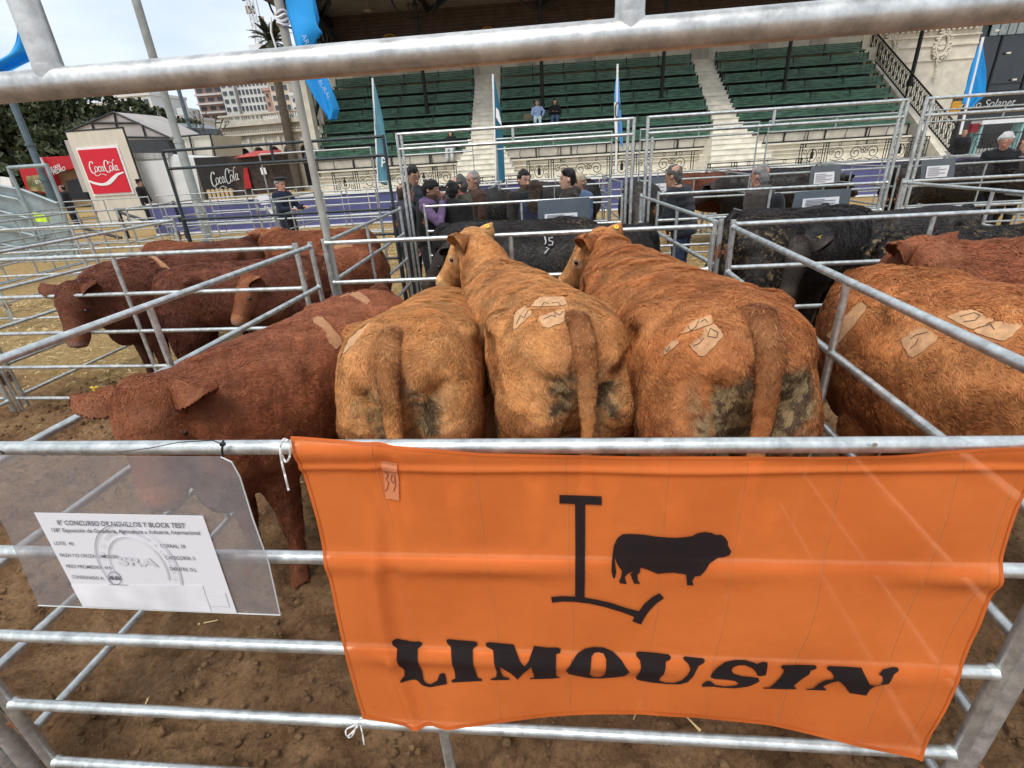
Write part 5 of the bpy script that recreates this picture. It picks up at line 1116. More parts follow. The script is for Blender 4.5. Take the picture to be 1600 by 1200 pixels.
# ---------------------------------------------------------------- people
SKIN = dict(light=(.52, .30, .21), mid=(.42, .235, .16), red=(.55, .28, .20)); HAIR = dict(black=(.012, .010, .009), brown=(.045, .025, .015), auburn=(.12, .03, .02), grey=(.30, .29, .28), white=(.62, .61, .60), dkgrey=(.10, .095, .09), blond=(.38, .29, .19))
M_BODY = attr_mat('human_skin', .55)
_mc = {}
def cm(name, col, rough=.8, bump=.3, bs=30):
    k = (name, tuple(col))
    if k not in _mc: _mc[k] = mat(name, col, rough, 0, .18, 14, bump, bs, .2, sheen=.1)
    return _mc[k]
def person(label, x, y, face, h=1.74, skin='mid', hair='black', style='short', top=(.02, .02, .022), topn='dark_jacket', legs=(.03, .035, .05), lean=0, arms=None, hyaw=0, hpit=0, beard=False, sit=False, cap=None, vest=None, bag=False, group='people around the pens', z0=0, quilt=False, hood=False, width=1., collar=None, vx=.012, glasses=False):
    root = thing('person', label, 'person', (x, y, z0), pi/2-R(face), group); k = h/1.74; ux, uy, uz = np.eye(3)
    def tor(p):      # bend forward at the hip
        p = np.array(p, float); a = R(lean); q = p-np.array([0, 0, .95]); return np.array([q[0]*cos(a)+q[2]*sin(a), q[1], .95-q[0]*sin(a)+q[2]*cos(a)])
    def rg(z, w, d, xo=0, n=20, ex=2.3, infl=0): c = tor((xo, 0, z)); a = R(lean); return ring(c, uy, np.array([cos(a), 0, -sin(a)]), (w+infl)*width, d+infl, n, ex)
    TOR = [(.84, .15, .11, 0), (.93, .168, .12, 0), (1.04, .155, .112, 0), (1.16, .165, .118, .005), (1.28, .19, .125, .01), (1.38, .195, .118, 0), (1.445, .15, .095, -.01), (1.485, .075, .07, -.015)]
    def torso(infl, lo=0, hi=8, q=False): return loft([rg(z, w, d, xo, infl=infl+((.014 if i % 2 else 0) if q else 0)) for i, (z, w, d, xo) in enumerate(TOR[lo:hi])])
    A0 = arms or {}
    AR = {}
    for s in (1, -1):
        el, wr = A0.get(s, ((.02, .24, 1.12), (.10, .22, .88))); sh = tor((-.01, s*.185*width, 1.40)); el = tor((el[0], s*el[1], el[2])); wr = tor((wr[0], s*wr[1], wr[2])); AR[s] = (sh, el, wr)
    def arm(s, infl, full=True):
        sh, el, wr = AR[s]; return tubel([sh+(0, -s*.03, .02), sh, sh*.5+el*.5, el, el*.5+wr*.5, wr]+([wr+unit(wr-el)*.02] if full else []), [.05+infl, .058+infl, .048+infl, .042+infl, .036+infl, .027+infl*.9]+([.024] if full else []), 12)
    if sit: LG = {s: [(-.02, s*.09, .93), (.38, s*.11, .93), (.42, s*.115, .88), (.44, s*.12, .50), (.46, s*.12, .47)] for s in (1, -1)}
    else: LG = {s: [(0, s*.09, .92), (.01, s*.10, .70), (.015, s*.105, .48), (-.005, s*.11, .28), (-.01, s*.115, .06)] for s in (1, -1)}
    LR = [.095, .085, .062, .052, .045]
    def leg(s, infl): return tubel(LG[s], [r+infl for r in LR], 14)
    # head
    hc = tor((.02, 0, 1.60)); ya, pa = R(hyaw), R(hpit-lean*.5)
    def hd(p):
        p = np.array(p, float)*1.12; p = np.array([p[0]*cos(pa)-p[2]*sin(pa)*-1*-1, p[1], p[2]*cos(pa)+p[0]*sin(pa)]) if pa else p; return hc+np.array([p[0]*cos(ya)-p[1]*sin(ya), p[0]*sin(ya)+p[1]*cos(ya), p[2]])
    fx, fy = unit(hd((1, 0, 0))-hc), unit(hd((0, 1, 0))-hc)
    HS = 1.12
    HD = [(z_*HS, w_*HS, d_*HS, x_*HS) for z_, w_, d_, x_ in [(-.115, .028, .03, .055), (-.095, .046, .055, .035), (-.06, .058, .078, .018), (-.02, .067, .090, .006), (.02, .074, .097, 0), (.06, .076, .099, -.004), (.095, .064, .084, -.008), (.118, .038, .052, -.010)]]
    head = loft([ring(hd((xo/HS, 0, z/HS)), fx, fy, d, w, 22, 2.15) for z, w, d, xo in HD])
    parts = [torso(0), head, tubel([tor((-.015, 0, 1.44)), tor((0, 0, 1.50)), hd((-.01, 0, -.07))], [.062, .054, .052], 14)]
    parts += [tubel([hd((.085, 0, .025)), hd((.102, 0, -.005)), hd((.112, 0, -.022)), hd((.095, 0, -.032))], [.010, .012, .017, .010], 8), ball(hd((.083, 0, .04)), (.02, .05, .014), 6), ball(hd((.078, 0, -.062)), (.022, .026, .012), 6), ball(hd((.068, 0, -.098)), (.028, .028, .02), 6)]
    for s in (1, -1):
        parts.append(ball(hd((-.005, s*.082, .0)), (.02, .012, .032), 6)); parts.append(arm(s, 0)); parts.append(leg(s, 0))
        sh, el, wr = AR[s]; d = unit(wr-el); c = wr+d*.055; sidev = unit(np.cross(d, uz)+uy*.01); nv = np.cross(sidev, d); Q = []
        parts.append(tubel([wr, wr+d*.03, wr+d*.075, wr+d*.095], [(.022, .026), (.018, .036), (.016, .041), (.012, .034)], 10))
        for f in range(4):
            o = (f-1.5)*.019; L_ = (.068, .078, .072, .056)[f]; b0 = wr+d*.085+sidev*o; parts.append(tubel([b0, b0+d*L_*.5-nv*.008, b0+d*L_*.85-nv*.028, b0+d*L_*.95-nv*.04], [.0095, .009, .008, .006], 8))
        b0 = wr+d*.03+sidev*.03*s; parts.append(tubel([b0, b0+d*.03+sidev*.02*s, b0+d*.06+sidev*.022*s-nv*.01], [.012, .011, .008], 8))
    v, q, t3 = fuse(parts, vx, 2)
    rel = v-hc; hx = rel@unit(fx)/1.12; hy = rel@unit(fy)/1.12; hz = rel[:, 2]/1.12; S_ = np.array(SKIN[skin]); C = np.tile(S_, (len(v), 1))*(1+.08*noise3(v, 40, 4, 2))[:, None]
    def paint(m, c, a=1): C[m] = C[m]*(1-a)+np.array(c)*a
    HR = np.array(HAIR[hair]); front = hx > .03
    for s in (1, -1):
        paint(front & (np.abs(hy-s*.032) < .014) & (np.abs(hz-.018) < .007), (.02, .015, .012), .85); paint(front & (np.abs(hy-s*.034) < .02) & (np.abs(hz-.042) < .006), HR, .7)
    paint(front & (np.abs(hy) < .026) & (np.abs(hz+.062) < .007), (.30, .10, .08), .8); paint(front & (np.abs(hy) < .02) & (np.abs(hz+.02) < .02), S_*1.1, .3)
    if beard: paint((hz < -.045) & (hz > -.13) & (hx > -.03) & ~((np.abs(hy) < .022) & (np.abs(hz+.062) < .008)) & (hx < .2), HR, .75)
    me = npmesh('body', v*k, q, t3, smooth=True); setcol(me, np.clip(C, .01, .9)); me.materials.append(M_BODY); link(bpy.data.objects.new('body', me), root)
    def part(name, ps, vox, m, disp=0):
        v, q, t3 = fuse(ps, vox, 3); n = vnormals(v, q, t3); v = v+n*(disp*noise3(v, 22, len(label), 3))[:, None]
        me = npmesh(name, v*k, q, t3, smooth=True); me.materials.append(m); return link(bpy.data.objects.new(name, me), root)
    jk = [torso(.028, 0 if not sit else 1, 8, False)]
    if quilt:
        jk = [loft([rg(z, np.interp(z, [t[0] for t in TOR], [t[1] for t in TOR])*(1+0)+.045+.022*abs(sin((z-.8)*pi/.095)), np.interp(z, [t[0] for t in TOR], [t[2] for t in TOR])+.045+.02*abs(sin((z-.8)*pi/.095))) for z in np.arange(.80, 1.46, .0158)])]
    for s in (1, -1): jk.append(arm(s, .022 if not quilt else .036, False))
    jk.append(tubel([tor((-.02, 0, 1.42)), tor((-.01, 0, 1.47)), tor((-.005, 0, 1.50))], [.105, .078, .072], 16))
    if hood: jk.append(ball(tor((-.10, 0, 1.45)), (.075, .12, .065), 10))
    part('jacket', jk, .014, cm(topn, top), .006)
    if vest: part('vest', [torso(.045, 0, 7), tubel([tor((-.02, 0, 1.42)), tor((-.01, 0, 1.49))], [.11, .08], 14)], .016, cm('dark_vest', vest), .004)
    if collar: part('collar', [tubel([tor((0, 0, 1.455)), tor((.005, 0, 1.50))], [.088, .080], 14)], .01, cm('collar', collar))
    part('trousers', [loft([rg(z, w, d, xo, infl=.016) for z, w, d, xo in TOR[:3]]), leg(1, .02), leg(-1, .02)], .016, cm('trousers', legs), .004)
    for s in (1, -1):
        f = np.array(LG[s][-1]); part('shoe', [tubel([f+(-.06, 0, -.0), f+(.02, 0, -.005), f+(.12, 0, -.02), f+(.19, 0, -.03)], [(.035, .04), (.045, .045), (.035, .045), (.02, .03)], 12)], .012, cm('shoe', (.03, .025, .02) if not sit else (.4, .4, .4)))
    # hair
    hr = [loft([ring(hd((xo, 0, z)), fx, fy, d*1.12, w*1.12, 22, 2.1) for z, w, d, xo in [(.048, .076, .074, -.030), (.066, .079, .088, -.016), (.088, .075, .090, -.010), (.110, .060, .078, -.010), (.128, .038, .052, -.010), (.137, .015, .02, -.010)]]), ball(hd((-.042, 0, .012)), (.070*1.1, .083*1.1, .078*1.1), 10), ball(hd((-.045, 0, -.045)), (.045, .065, .045), 8)]+[ball(hd((-.002, q_*.068, .052)), (.055, .030, .036), 8) for q_ in (-1, 1)]
    if style == 'wavy': hr += [ball(hd((.05+.012*sin(i), (i-3)*.022, .085+.012*cos(i*2))), (.034, .03, .034), 6) for i in range(7)]+[ball(hd((-.04, (i-2)*.035, .06)), (.05, .04, .06), 6) for i in range(5)]
    if style == 'long': hr += [tubel([hd((-.03, 0, .06)), hd((-.075, 0, -.05)), tor((-.13, 0, 1.40)), tor((-.13, 0, 1.28))], [(.08, .085), (.055, .09), (.035, .10), (.012, .06)], 16), tubel([hd((.0, .07, .05)), hd((-.01, .088, -.05)), tor((-.0, .10, 1.42))], [.03, .03, .02], 8), tubel([hd((.0, -.07, .05)), hd((-.01, -.088, -.05)), tor((-.0, -.10, 1.42))], [.03, .03, .02], 8)]
    if style == 'nape': hr += [ball(hd((-.06, 0, -.03)), (.05, .068, .05), 8)]
    if style not in ('none',): part('hair', hr, .009, cm('hair_'+hair, HAIR[hair], .6, 1.0, 160), .013)
    if cap: 
        if cap == 'beret': part('beret', [ball(hd((.0, .01, .118)), (.145, .14, .040), 12), ball(hd((-.01, 0, .09)), (.11, .092, .03), 10)], .012, cm('felt_beret', (.012, .012, .013)))
        else: part('cap', [ball(hd((-.005, 0, .075)), (.108, .086, .075), 12), tubel([hd((.07, 0, .06)), hd((.12, 0, .055)), hd((.165, 0, .04))], [(.012, .06), (.008, .065), (.006, .045)], 12)], .010, cm('cloth_cap', cap))
    if bag: part('backpack', [ball(tor((-.24, 0, 1.18)), (.10, .15, .22), 10)], .018, cm('backpack', (.012, .013, .016)))
    if glasses:
        b = MB()
        for s in (1, -1): b.tube([hd((.10, s*.033+.02*cos(t), .015+.014*sin(t)))*k for t in np.linspace(0, 6.28, 12)], .0025, 4)
        b.build('glasses', M_BLACK, root)
    return root
PX = 'people in the aisle between the pens'
def at_head(px, py, Y): p = atY(px, py, Y); return p[0], p[2]
# aisle group behind the middle pen
x, h = at_head(720, 277, 7.05); person('man in an olive jacket with red collar, in profile facing left', x+.02, 7.05, 262, h+.02, 'red', 'dkgrey', 'nape', (.055, .055, .035), 'olive_jacket', (.04, .035, .03), group=PX, collar=(.35, .03, .03), lean=3, vx=.010, arms={1: ((.05, .25, 1.12), (.12, .22, .88))})
x, h = at_head(700, 287, 6.75); person('person in a black jacket seen from behind, next to the olive jacket', x+.03, 6.75, 5, h+.03, 'mid', 'black', 'nape', (.016, .014, .014), 'black_jacket', (.03, .03, .035), group=PX, width=1.12, lean=4)
x, h = at_head(740, 268, 7.75); person('grey haired man in a brown jacket behind the olive jacket', x, 7.75, 235, h, 'mid', 'grey', 'short', (.055, .030, .020), 'brown_jacket', (.04, .035, .03), group=PX)
x, h = at_head(655, 283, 6.65); person('man in a purple checked shirt and dark vest with a hand on his face', x+.03, 6.65, 95, h+.02, 'mid', 'black', 'short', (.14, .085, .17), 'purple_check_shirt', (.03, .03, .035), vest=(.016, .015, .015), group=PX, hpit=-18, hyaw=0, arms={1: ((.30, .20, 1.22), (.18, .06, 1.50)), -1: ((.26, .24, 1.16), (.20, .03, 1.48))}, lean=8, beard=True, vx=.010)
x, h = at_head(641, 260, 7.5); person('tall young man with dark fringe behind the man in the vest', x, 7.5, 130, h, 'mid', 'black', 'short', (.03, .035, .045), 'navy_pullover', (.03, .03, .035), group=PX, hpit=-25)
x, h = at_head(624, 286, 6.75); person('man in a dark padded jacket at the left end of the talking group', x, 6.75, 60, h, 'mid', 'brown', 'nape', (.035, .038, .048), 'dark_padded_jacket', (.03, .03, .035), group=PX, lean=5)
x, h = at_head(817, 266, 7.35); person('bearded young man in a dark sweater looking down', x, 7.35, 150, h, 'light', 'black', 'short', (.030, .024, .022), 'dark_sweater', (.03, .03, .035), beard=True, group=PX, hpit=-14, hyaw=6, vx=.010, vest=(.014, .014, .015))
x, h = at_head(836, 283, 6.95); person('woman with long brown hair in navy seen from behind', x, 6.95, 12, h, 'light', 'brown', 'long', (.022, .026, .055), 'navy_jacket', (.02, .022, .04), group=PX, arms={-1: ((.14, .25, 1.12), (.32, .20, 1.12)), 1: ((.05, .25, 1.12), (.2, .2, 1.0))})
x, h = at_head(887, 266, 7.1); person('young man with wavy black hair in a hooded dark jacket, in profile facing left', x+.02, 7.1, 264, h+.01, 'light', 'black', 'wavy', (.030, .022, .018), 'dark_hooded_jacket', (.03, .03, .035), group=PX, hood=True, vx=.010, arms={1: ((.08, .24, 1.12), (.25, .2, 1.05)), -1: ((.05, .25, 1.12), (.3, .2, 1.1))})
x, h = at_head(907, 272, 7.7); person('person in a beige cap and denim shirt behind the hooded young man', x, 7.7, 230, h, 'mid', 'blond', 'short', (.07, .11, .19), 'denim_shirt', (.03, .03, .05), group=PX, cap=(.36, .30, .20))
x, h = at_head(1072, 268, 6.9); person('grey haired man in a black puffer jacket bending over the rail', x-.02, 6.75, 300, h+.10, 'mid', 'dkgrey', 'nape', (.020, .022, .028), 'black_puffer_jacket', (.035, .06, .12), group=PX, quilt=True, lean=14, hpit=-8, width=1.08, arms={-1: ((.15, .27, 1.15), (.35, .22, 1.02)), 1: ((.1, .27, 1.12), (.28, .2, 1.0))}, vx=.010)
x, h = at_head(1192, 258, 6.55); person('man with curly grey hair and a backpack, turned away', x+.03, 6.55, 320, h, 'red', 'grey', 'nape', (.075, .062, .055), 'taupe_jacket', (.04, .05, .09), group=PX, bag=True, width=1.15, lean=3, vx=.010)
x, h = at_head(440, 303, 10.6); person('man in a black beret and navy coat reading at the far gate', x, 10.6, 110, h+.30, 'red', 'grey', 'nape', (.010, .014, .032), 'navy_coat', (.02, .02, .03), cap='beret', group='people in the yard', arms={1: ((.18, .24, 1.12), (.42, .16, 1.14)), -1: ((.16, .24, 1.12), (.40, .18, 1.12))}, hpit=-10)
x, h = at_head(218, 289, 20.8); person('man in a dark jacket and beret walking past the white cabin', x, 20.8, 85, 1.76, 'mid', 'black', 'short', (.014, .014, .018), 'dark_jacket', (.02, .02, .025), cap='beret', group='people in the yard', vx=.02)
x, h = at_head(97, 292, 20.5); person('man in a suit jacket standing below the red food stall', x, 20.5, 250, 1.74, 'mid', 'black', 'short', (.016, .016, .02), 'suit_jacket', (.02, .02, .025), group='people in the yard', vx=.02)
x, h = at_head(1574, 210, 10.0); person('white haired man in black leaning over the rail at the right edge', x, 10.0, 215, h+.05, 'red', 'white', 'short', (.012, .012, .014), 'black_coat', (.03, .03, .04), group='people at the right edge', lean=12, hpit=-22)
x, h = at_head(1600, 216, 10.1); person('person with long reddish hair cut off by the right edge', x+.05, 10.1, 200, h, 'light', 'auburn', 'long', (.12, .03, .03), 'maroon_top', (.03, .03, .04), group='people at the right edge')
person('person in a dark coat standing by the black trim of the right railing', *ST(15.2, -2.9, 0)[:2], 200, 1.75, 'mid', 'black', 'nape', (.012, .012, .014), 'dark_coat', (.02, .02, .025), group='people at the right edge', vx=.02)
# seated on the benches
zz = FL(4)-.02
p = ST(-.80, .75*2+.30, FL(2)); person('seated woman with red hair, pale blue top and light jeans on the benches', p[0], p[1], 178, 1.62, 'light', 'auburn', 'long', (.32, .42, .62), 'pale_blue_blouse', (.50, .62, .66), sit=True, z0=p[2]-.38, group='women seated on the benches', vx=.02, arms={1: ((.05, .34, 1.22), (.2, .24, 1.02)), -1: ((.1, .28, 1.14), (.28, .14, 1.02))})
p = ST(.02, .75*2+.30, FL(2)); person('seated woman in black with blue jeans looking at her phone', p[0], p[1], 182, 1.62, 'light', 'black', 'long', (.012, .012, .014), 'black_top', (.06, .09, .16), sit=True, z0=p[2]-.38, group='women seated on the benches', vx=.02, hpit=-18, arms={1: ((.10, .27, 1.12), (.28, .12, 1.16)), -1: ((.10, .27, 1.12), (.28, .12, 1.18))})
b = MB(); v_, f_ = ball((0, 0, 0), (.24, .10, .2), 8); b.add(v_, f_); o = b.build('handbag', cm('olive_canvas', (.16, .13, .09)), None, True); o.location = ST(-1.25, .75*2+.18, FL(2)+.52); tag(o, 'olive cloth bag on the bench beside the woman with red hair', 'bag')
# a white leg figure leaning on the left block, partly hidden
p = ST(-4.72, .30, FL(0)); person('person in black with pale trousers sitting at the end of the lowest bench', p[0], p[1], 190, 1.68, 'light', 'brown', 'long', (.012, .012, .014), 'black_top2', (.55, .55, .55), sit=True, z0=p[2]-.38, group='women seated on the benches', vx=.02)
# ---------------------------------------------------------------- orange banner tied to the front gate
YB = .776
EDGE_L = [(452, 684), (470, 745), (492, 820), (517, 920), (540, 1020), (556, 1085), (567, 1123)]
EDGE_R = [(1650, 690), (1648, 700), (1628, 745), (1600, 805), (1570, 880), (1535, 985), (1490, 1080), (1455, 1145), (1441, 1187)]
TOP = [(452, 684), (560, 692), (760, 707), (1000, 712), (1200, 712), (1400, 710), (1500, 704), (1600, 699), (1650, 690)]
BOT = [(567, 1123), (640, 1134), (700, 1137), (800, 1131), (1000, 1118), (1090, 1120), (1200, 1133), (1300, 1152), (1441, 1187)]
def pl(P, a):
    P = [np.array(p, float) for p in P]; d = [0]
    for i in range(1, len(P)): d.append(d[-1]+np.linalg.norm(P[i]-P[i-1]))
    a *= d[-1]; return np.array([np.interp(a, d, [p[0] for p in P]), np.interp(a, d, [p[1] for p in P])])
RZ = (1.30, 1.012, .717, .422, .135)
def cloth_y(x, z):     # how far the cloth stands off the plane: resting on rails, sagging between
    y = YB
    s = 0
    for zr in RZ[:4]: s = max(s, math.exp(-((z-zr)/.030)**2))
    y -= .006*s-.003
    y += .006*sin(x*5.1+z*3)*(1-s)+.004*sin(x*13-z*9)*(1-s)
    # diagonal pulls towards the top right corner
    d = (x-.86)*.75+(1.27-z)*1.0; t = (x-.86)-(z-1.27)*-.6
    k = max(0, min(1, (x-.15)/.7)); y -= k*(.006*sin((z*16+x*13))*max(0, min(1, (z-.35)/.5)))
    # fold by the left, running down to the strut
    xf = -.40+.02*sin(z*6); y -= .012*math.exp(-((x-xf)/.016)**2)*max(0, min(1, (1.18-z)/.2)); y += .007*math.exp(-((x-xf-.035)/.02)**2)
    y -= .008*math.exp(-((x+.30)/.02)**2)*max(0, min(1, (.55-z)/.2))
    # top hem sags below the rail
    y -= .006*math.exp(-((z-1.262)/.008)**2)
    return y
def bannerpoint(px, py, off=0.):
    p = atY(px, py, YB); return np.array([p[0], cloth_y(p[0], p[2])-off, p[2]])
bn = thing('banner', 'large orange cloth banner with black lettering and a bull emblem tied to the front gate', 'banner', (0, YB, 0)); BO = np.array([0, YB, 0])
nx, nz = 330, 190; G = []
for j in range(nz):
    v = j/(nz-1); l, r = pl(EDGE_L, v), pl(EDGE_R, v)
    for i in range(nx):
        u = i/(nx-1); t, b_ = pl(TOP, u), pl(BOT, u); c00, c10, c01, c11 = [np.array(q, float) for q in (TOP[0], TOP[-1], BOT[0], BOT[-1])]
        q = (1-v)*t+v*b_+(1-u)*l+u*r-((1-u)*(1-v)*c00+u*(1-v)*c10+(1-u)*v*c01+u*v*c11); G.append(bannerpoint(*q)-BO)
idx = np.arange(nx*nz).reshape(nz, nx); F = np.stack([idx[:-1, :-1].ravel(), idx[1:, :-1].ravel(), idx[1:, 1:].ravel(), idx[:-1, 1:].ravel()], 1)
def banner_mat(name, col, tr, crease):
    m = bpy.data.materials.new(name); m.use_nodes = True; nt = m.node_tree; N = nt.nodes; L = nt.links; b = N['Principled BSDF']; b.inputs['Roughness'].default_value = .62; b.inputs['Specular IOR Level'].default_value = .25
    out = N['Material Output']; tc = N.new('ShaderNodeTexCoord'); g = tc.outputs['Object']
    nz_ = N.new('ShaderNodeTexNoise'); nz_.inputs['Scale'].default_value = 3; nz_.inputs['Detail'].default_value = 5; L.new(g, nz_.inputs['Vector'])
    cr = N.new('ShaderNodeValToRGB'); cr.color_ramp.elements[0].position = .3; cr.color_ramp.elements[1].position = .7; cr.color_ramp.elements[0].color = (*[c*.90 for c in col], 1); cr.color_ramp.elements[1].color = (*[min(1, c*1.08) for c in col], 1); L.new(nz_.outputs['Fac'], cr.inputs[0]); last = cr.outputs[0]
    hs = []
    if crease:   # pale fold lines where the cloth was stored folded
        sp = N.new('ShaderNodeSeparateXYZ'); L.new(g, sp.inputs[0])
        wn = N.new('ShaderNodeTexNoise'); wn.inputs['Scale'].default_value = 1.7; wn.inputs['Detail'].default_value = 3; L.new(g, wn.inputs['Vector'])
        def line(sock, pos, w, slope=0):
            a = N.new('ShaderNodeMath'); a.operation = 'MULTIPLY_ADD'; L.new(wn.outputs['Fac'], a.inputs[0]); a.inputs[1].default_value = .07; L.new(sock, a.inputs[2])
            s2 = N.new('ShaderNodeMath'); s2.operation = 'SUBTRACT'; L.new(a.outputs[0], s2.inputs[0]); s2.inputs[1].default_value = pos+.035
            ab = N.new('ShaderNodeMath'); ab.operation = 'ABSOLUTE'; L.new(s2.outputs[0], ab.inputs[0])
            mr = N.new('ShaderNodeMapRange'); mr.inputs['From Min'].default_value = 0; mr.inputs['From Max'].default_value = w; mr.inputs['To Min'].default_value = 1; mr.inputs['To Max'].default_value = 0; L.new(ab.outputs[0], mr.inputs['Value']); return mr.outputs[0]
        for pos in (-.352, -.165, .008, .19, .335, .50, .69, .79): hs.append(line(sp.outputs['X'], pos, .0028))
        
        tot = hs[0]
        for h in hs[1:]:
            mxn = N.new('ShaderNodeMath'); mxn.operation = 'MAXIMUM'; L.new(tot, mxn.inputs[0]); L.new(h, mxn.inputs[1]); tot = mxn.outputs[0]
        n5 = N.new('ShaderNodeTexNoise'); n5.inputs['Scale'].default_value = 14; L.new(g, n5.inputs['Vector']); ml = N.new('ShaderNodeMath'); ml.operation = 'MULTIPLY'; L.new(tot, ml.inputs[0]); L.new(n5.outputs['Fac'], ml.inputs[1]); q5 = N.new('ShaderNodeMath'); q5.operation = 'MULTIPLY'; L.new(ml.outputs[0], q5.inputs[0]); q5.inputs[1].default_value = .45; ml = q5
        mx = N.new('ShaderNodeMix'); mx.data_type = 'RGBA'; L.new(ml.outputs[0], mx.inputs['Factor']); L.new(last, mx.inputs['A']); mx.inputs['B'].default_value = (.95, .50, .22, 1); last = mx.outputs['Result']
        # dried water rings near the hem
        vo = N.new('ShaderNodeTexVoronoi'); vo.feature = 'DISTANCE_TO_EDGE'; vo.inputs['Scale'].default_value = 26; nw = N.new('ShaderNodeTexNoise'); nw.inputs['Scale'].default_value = 8; L.new(g, nw.inputs['Vector']); av = N.new('ShaderNodeVectorMath'); av.operation = 'MULTIPLY_ADD'; L.new(nw.outputs['Color'], av.inputs[0]); av.inputs[1].default_value = (.12, .12, .12); L.new(g, av.inputs[2]); L.new(av.outputs[0], vo.inputs['Vector'])
        m1 = N.new('ShaderNodeMapRange'); m1.inputs['From Min'].default_value = 0; m1.inputs['From Max'].default_value = .035; m1.inputs['To Min'].default_value = 1; m1.inputs['To Max'].default_value = 0; L.new(vo.outputs['Distance'], m1.inputs['Value'])
        m2 = N.new('ShaderNodeMapRange'); m2.inputs['From Min'].default_value = .62; m2.inputs['From Max'].default_value = .50; L.new(sp.outputs['Z'], m2.inputs['Value'])
        n6 = N.new('ShaderNodeTexNoise'); n6.inputs['Scale'].default_value = 4.5; L.new(g, n6.inputs['Vector']); m3 = N.new('ShaderNodeMapRange'); m3.inputs['From Min'].default_value = .54; m3.inputs['From Max'].default_value = .62; m3.inputs['To Max'].default_value = .5; L.new(n6.outputs['Fac'], m3.inputs['Value'])
        p1 = N.new('ShaderNodeMath'); p1.operation = 'MULTIPLY'; L.new(m1.outputs[0], p1.inputs[0]); L.new(m2.outputs[0], p1.inputs[1]); p2 = N.new('ShaderNodeMath'); p2.operation = 'MULTIPLY'; L.new(p1.outputs[0], p2.inputs[0]); L.new(m3.outputs[0], p2.inputs[1])
        mx = N.new('ShaderNodeMix'); mx.data_type = 'RGBA'; L.new(p2.outputs[0], mx.inputs['Factor']); L.new(last, mx.inputs['A']); mx.inputs['B'].default_value = (.42, .10, .02, 1); last = mx.outputs['Result']
    L.new(last, b.inputs['Base Color'])
    bn_ = N.new('ShaderNodeTexNoise'); bn_.inputs['Scale'].default_value = 6.5; bn_.inputs['Detail'].default_value = 6; L.new(g, bn_.inputs['Vector']); bp = N.new('ShaderNodeBump'); bp.inputs['Strength'].default_value = .45; bp.inputs['Distance'].default_value = .014; L.new(bn_.outputs['Fac'], bp.inputs['Height'])
    if hs:
        bp2 = N.new('ShaderNodeBump'); bp2.inputs['Strength'].default_value = .5; bp2.inputs['Distance'].default_value = .004; L.new(tot, bp2.inputs['Height']); L.new(bp.outputs[0], bp2.inputs['Normal']); bp = bp2
    L.new(bp.outputs[0], b.inputs['Normal'])
    tl = N.new('ShaderNodeBsdfTranslucent'); L.new(last, tl.inputs['Color']); tp = N.new('ShaderNodeBsdfTransparent'); tp.inputs['Color'].default_value = (*[min(1, c*1.0+.25) for c in col], 1)
    m1 = N.new('ShaderNodeMixShader'); m1.inputs[0].default_value = .18; L.new(b.outputs[0], m1.inputs[1]); L.new(tl.outputs[0], m1.inputs[2])
    m2 = N.new('ShaderNodeMixShader'); m2.inputs[0].default_value = tr; L.new(m1.outputs[0], m2.inputs[1]); L.new(tp.outputs[0], m2.inputs[2]); L.new(m2.outputs[0], out.inputs['Surface']); return m
M_OR = banner_mat('orange_cloth', (1.0, .238, .052), .28, True); M_BK = banner_mat('black_print', (.022, .018, .020), .13, False); M_OR2 = mat('orange_hem', (.60, .13, .022), .6)
me = npmesh('cloth', np.array(G), F, smooth=True); me.materials.append(M_OR); link(bpy.data.objects.new('cloth', me), bn)
# stitched hems
for nm_, E_, inn in (('hem', EDGE_L, (5, 0)), ('hem', EDGE_R, (-6, 0)), ('hem', BOT, (0, -5)), ('hem', TOP, (0, 4))):
    V = []; n = 80
    for i in range(n+1):
        p = pl(E_, i/n); V.append(bannerpoint(*p, .0016)-BO); V.append(bannerpoint(p[0]+inn[0], p[1]+inn[1], .0016)-BO)
    me = npmesh('hem', np.array(V), np.array([(2*i, 2*i+1, 2*i+3, 2*i+2) for i in range(n)]), smooth=True); me.materials.append(M_OR2); link(bpy.data.objects.new(nm_, me), bn)
# printed shapes: outlines filled with a fine grid that follows the cloth
from mathutils.geometry import tessellate_polygon
import bmesh
def printed(name, loops, parent=bn, m=M_BK, off=.0040, sub=5, fn=None):
    fn = fn or bannerpoint; vv = [Vector((x, y, 0)) for lp in loops for x, y in lp]; tr = tessellate_polygon([[Vector((x, y, 0)) for x, y in lp] for lp in loops]); bm = bmesh.new(); vs = [bm.verts.new(v) for v in vv]
    for t in tr:
        try: bm.faces.new([vs[i] for i in t])
        except ValueError: pass
    x0, x1 = min(v.x for v in vv), max(v.x for v in vv); y0, y1 = min(v.y for v in vv), max(v.y for v in vv)
    for k in range(int((x1-x0)/sub)+1): bmesh.ops.bisect_plane(bm, geom=bm.verts[:]+bm.edges[:]+bm.faces[:], plane_co=(x0+k*sub, 0, 0), plane_no=(1, 0, 0))
    for k in range(int((y1-y0)/sub)+1): bmesh.ops.bisect_plane(bm, geom=bm.verts[:]+bm.edges[:]+bm.faces[:], plane_co=(0, y0+k*sub, 0), plane_no=(0, 1, 0))
    for v in bm.verts: v.co = Vector(fn(v.co.x, v.co.y, off)-BO)
    me = bpy.data.meshes.new(name); bm.to_mesh(me); bm.free(); me.materials.append(m); return link(bpy.data.objects.new(name, me), parent)
def zt(pts, x0, y0, s): return [(x0+x/s, y0+y/s) for x, y in pts]
Z1 = lambda p: zt(p, 600, 990, 4); Z2 = lambda p: zt(p, 1000, 1000, 1600/420)
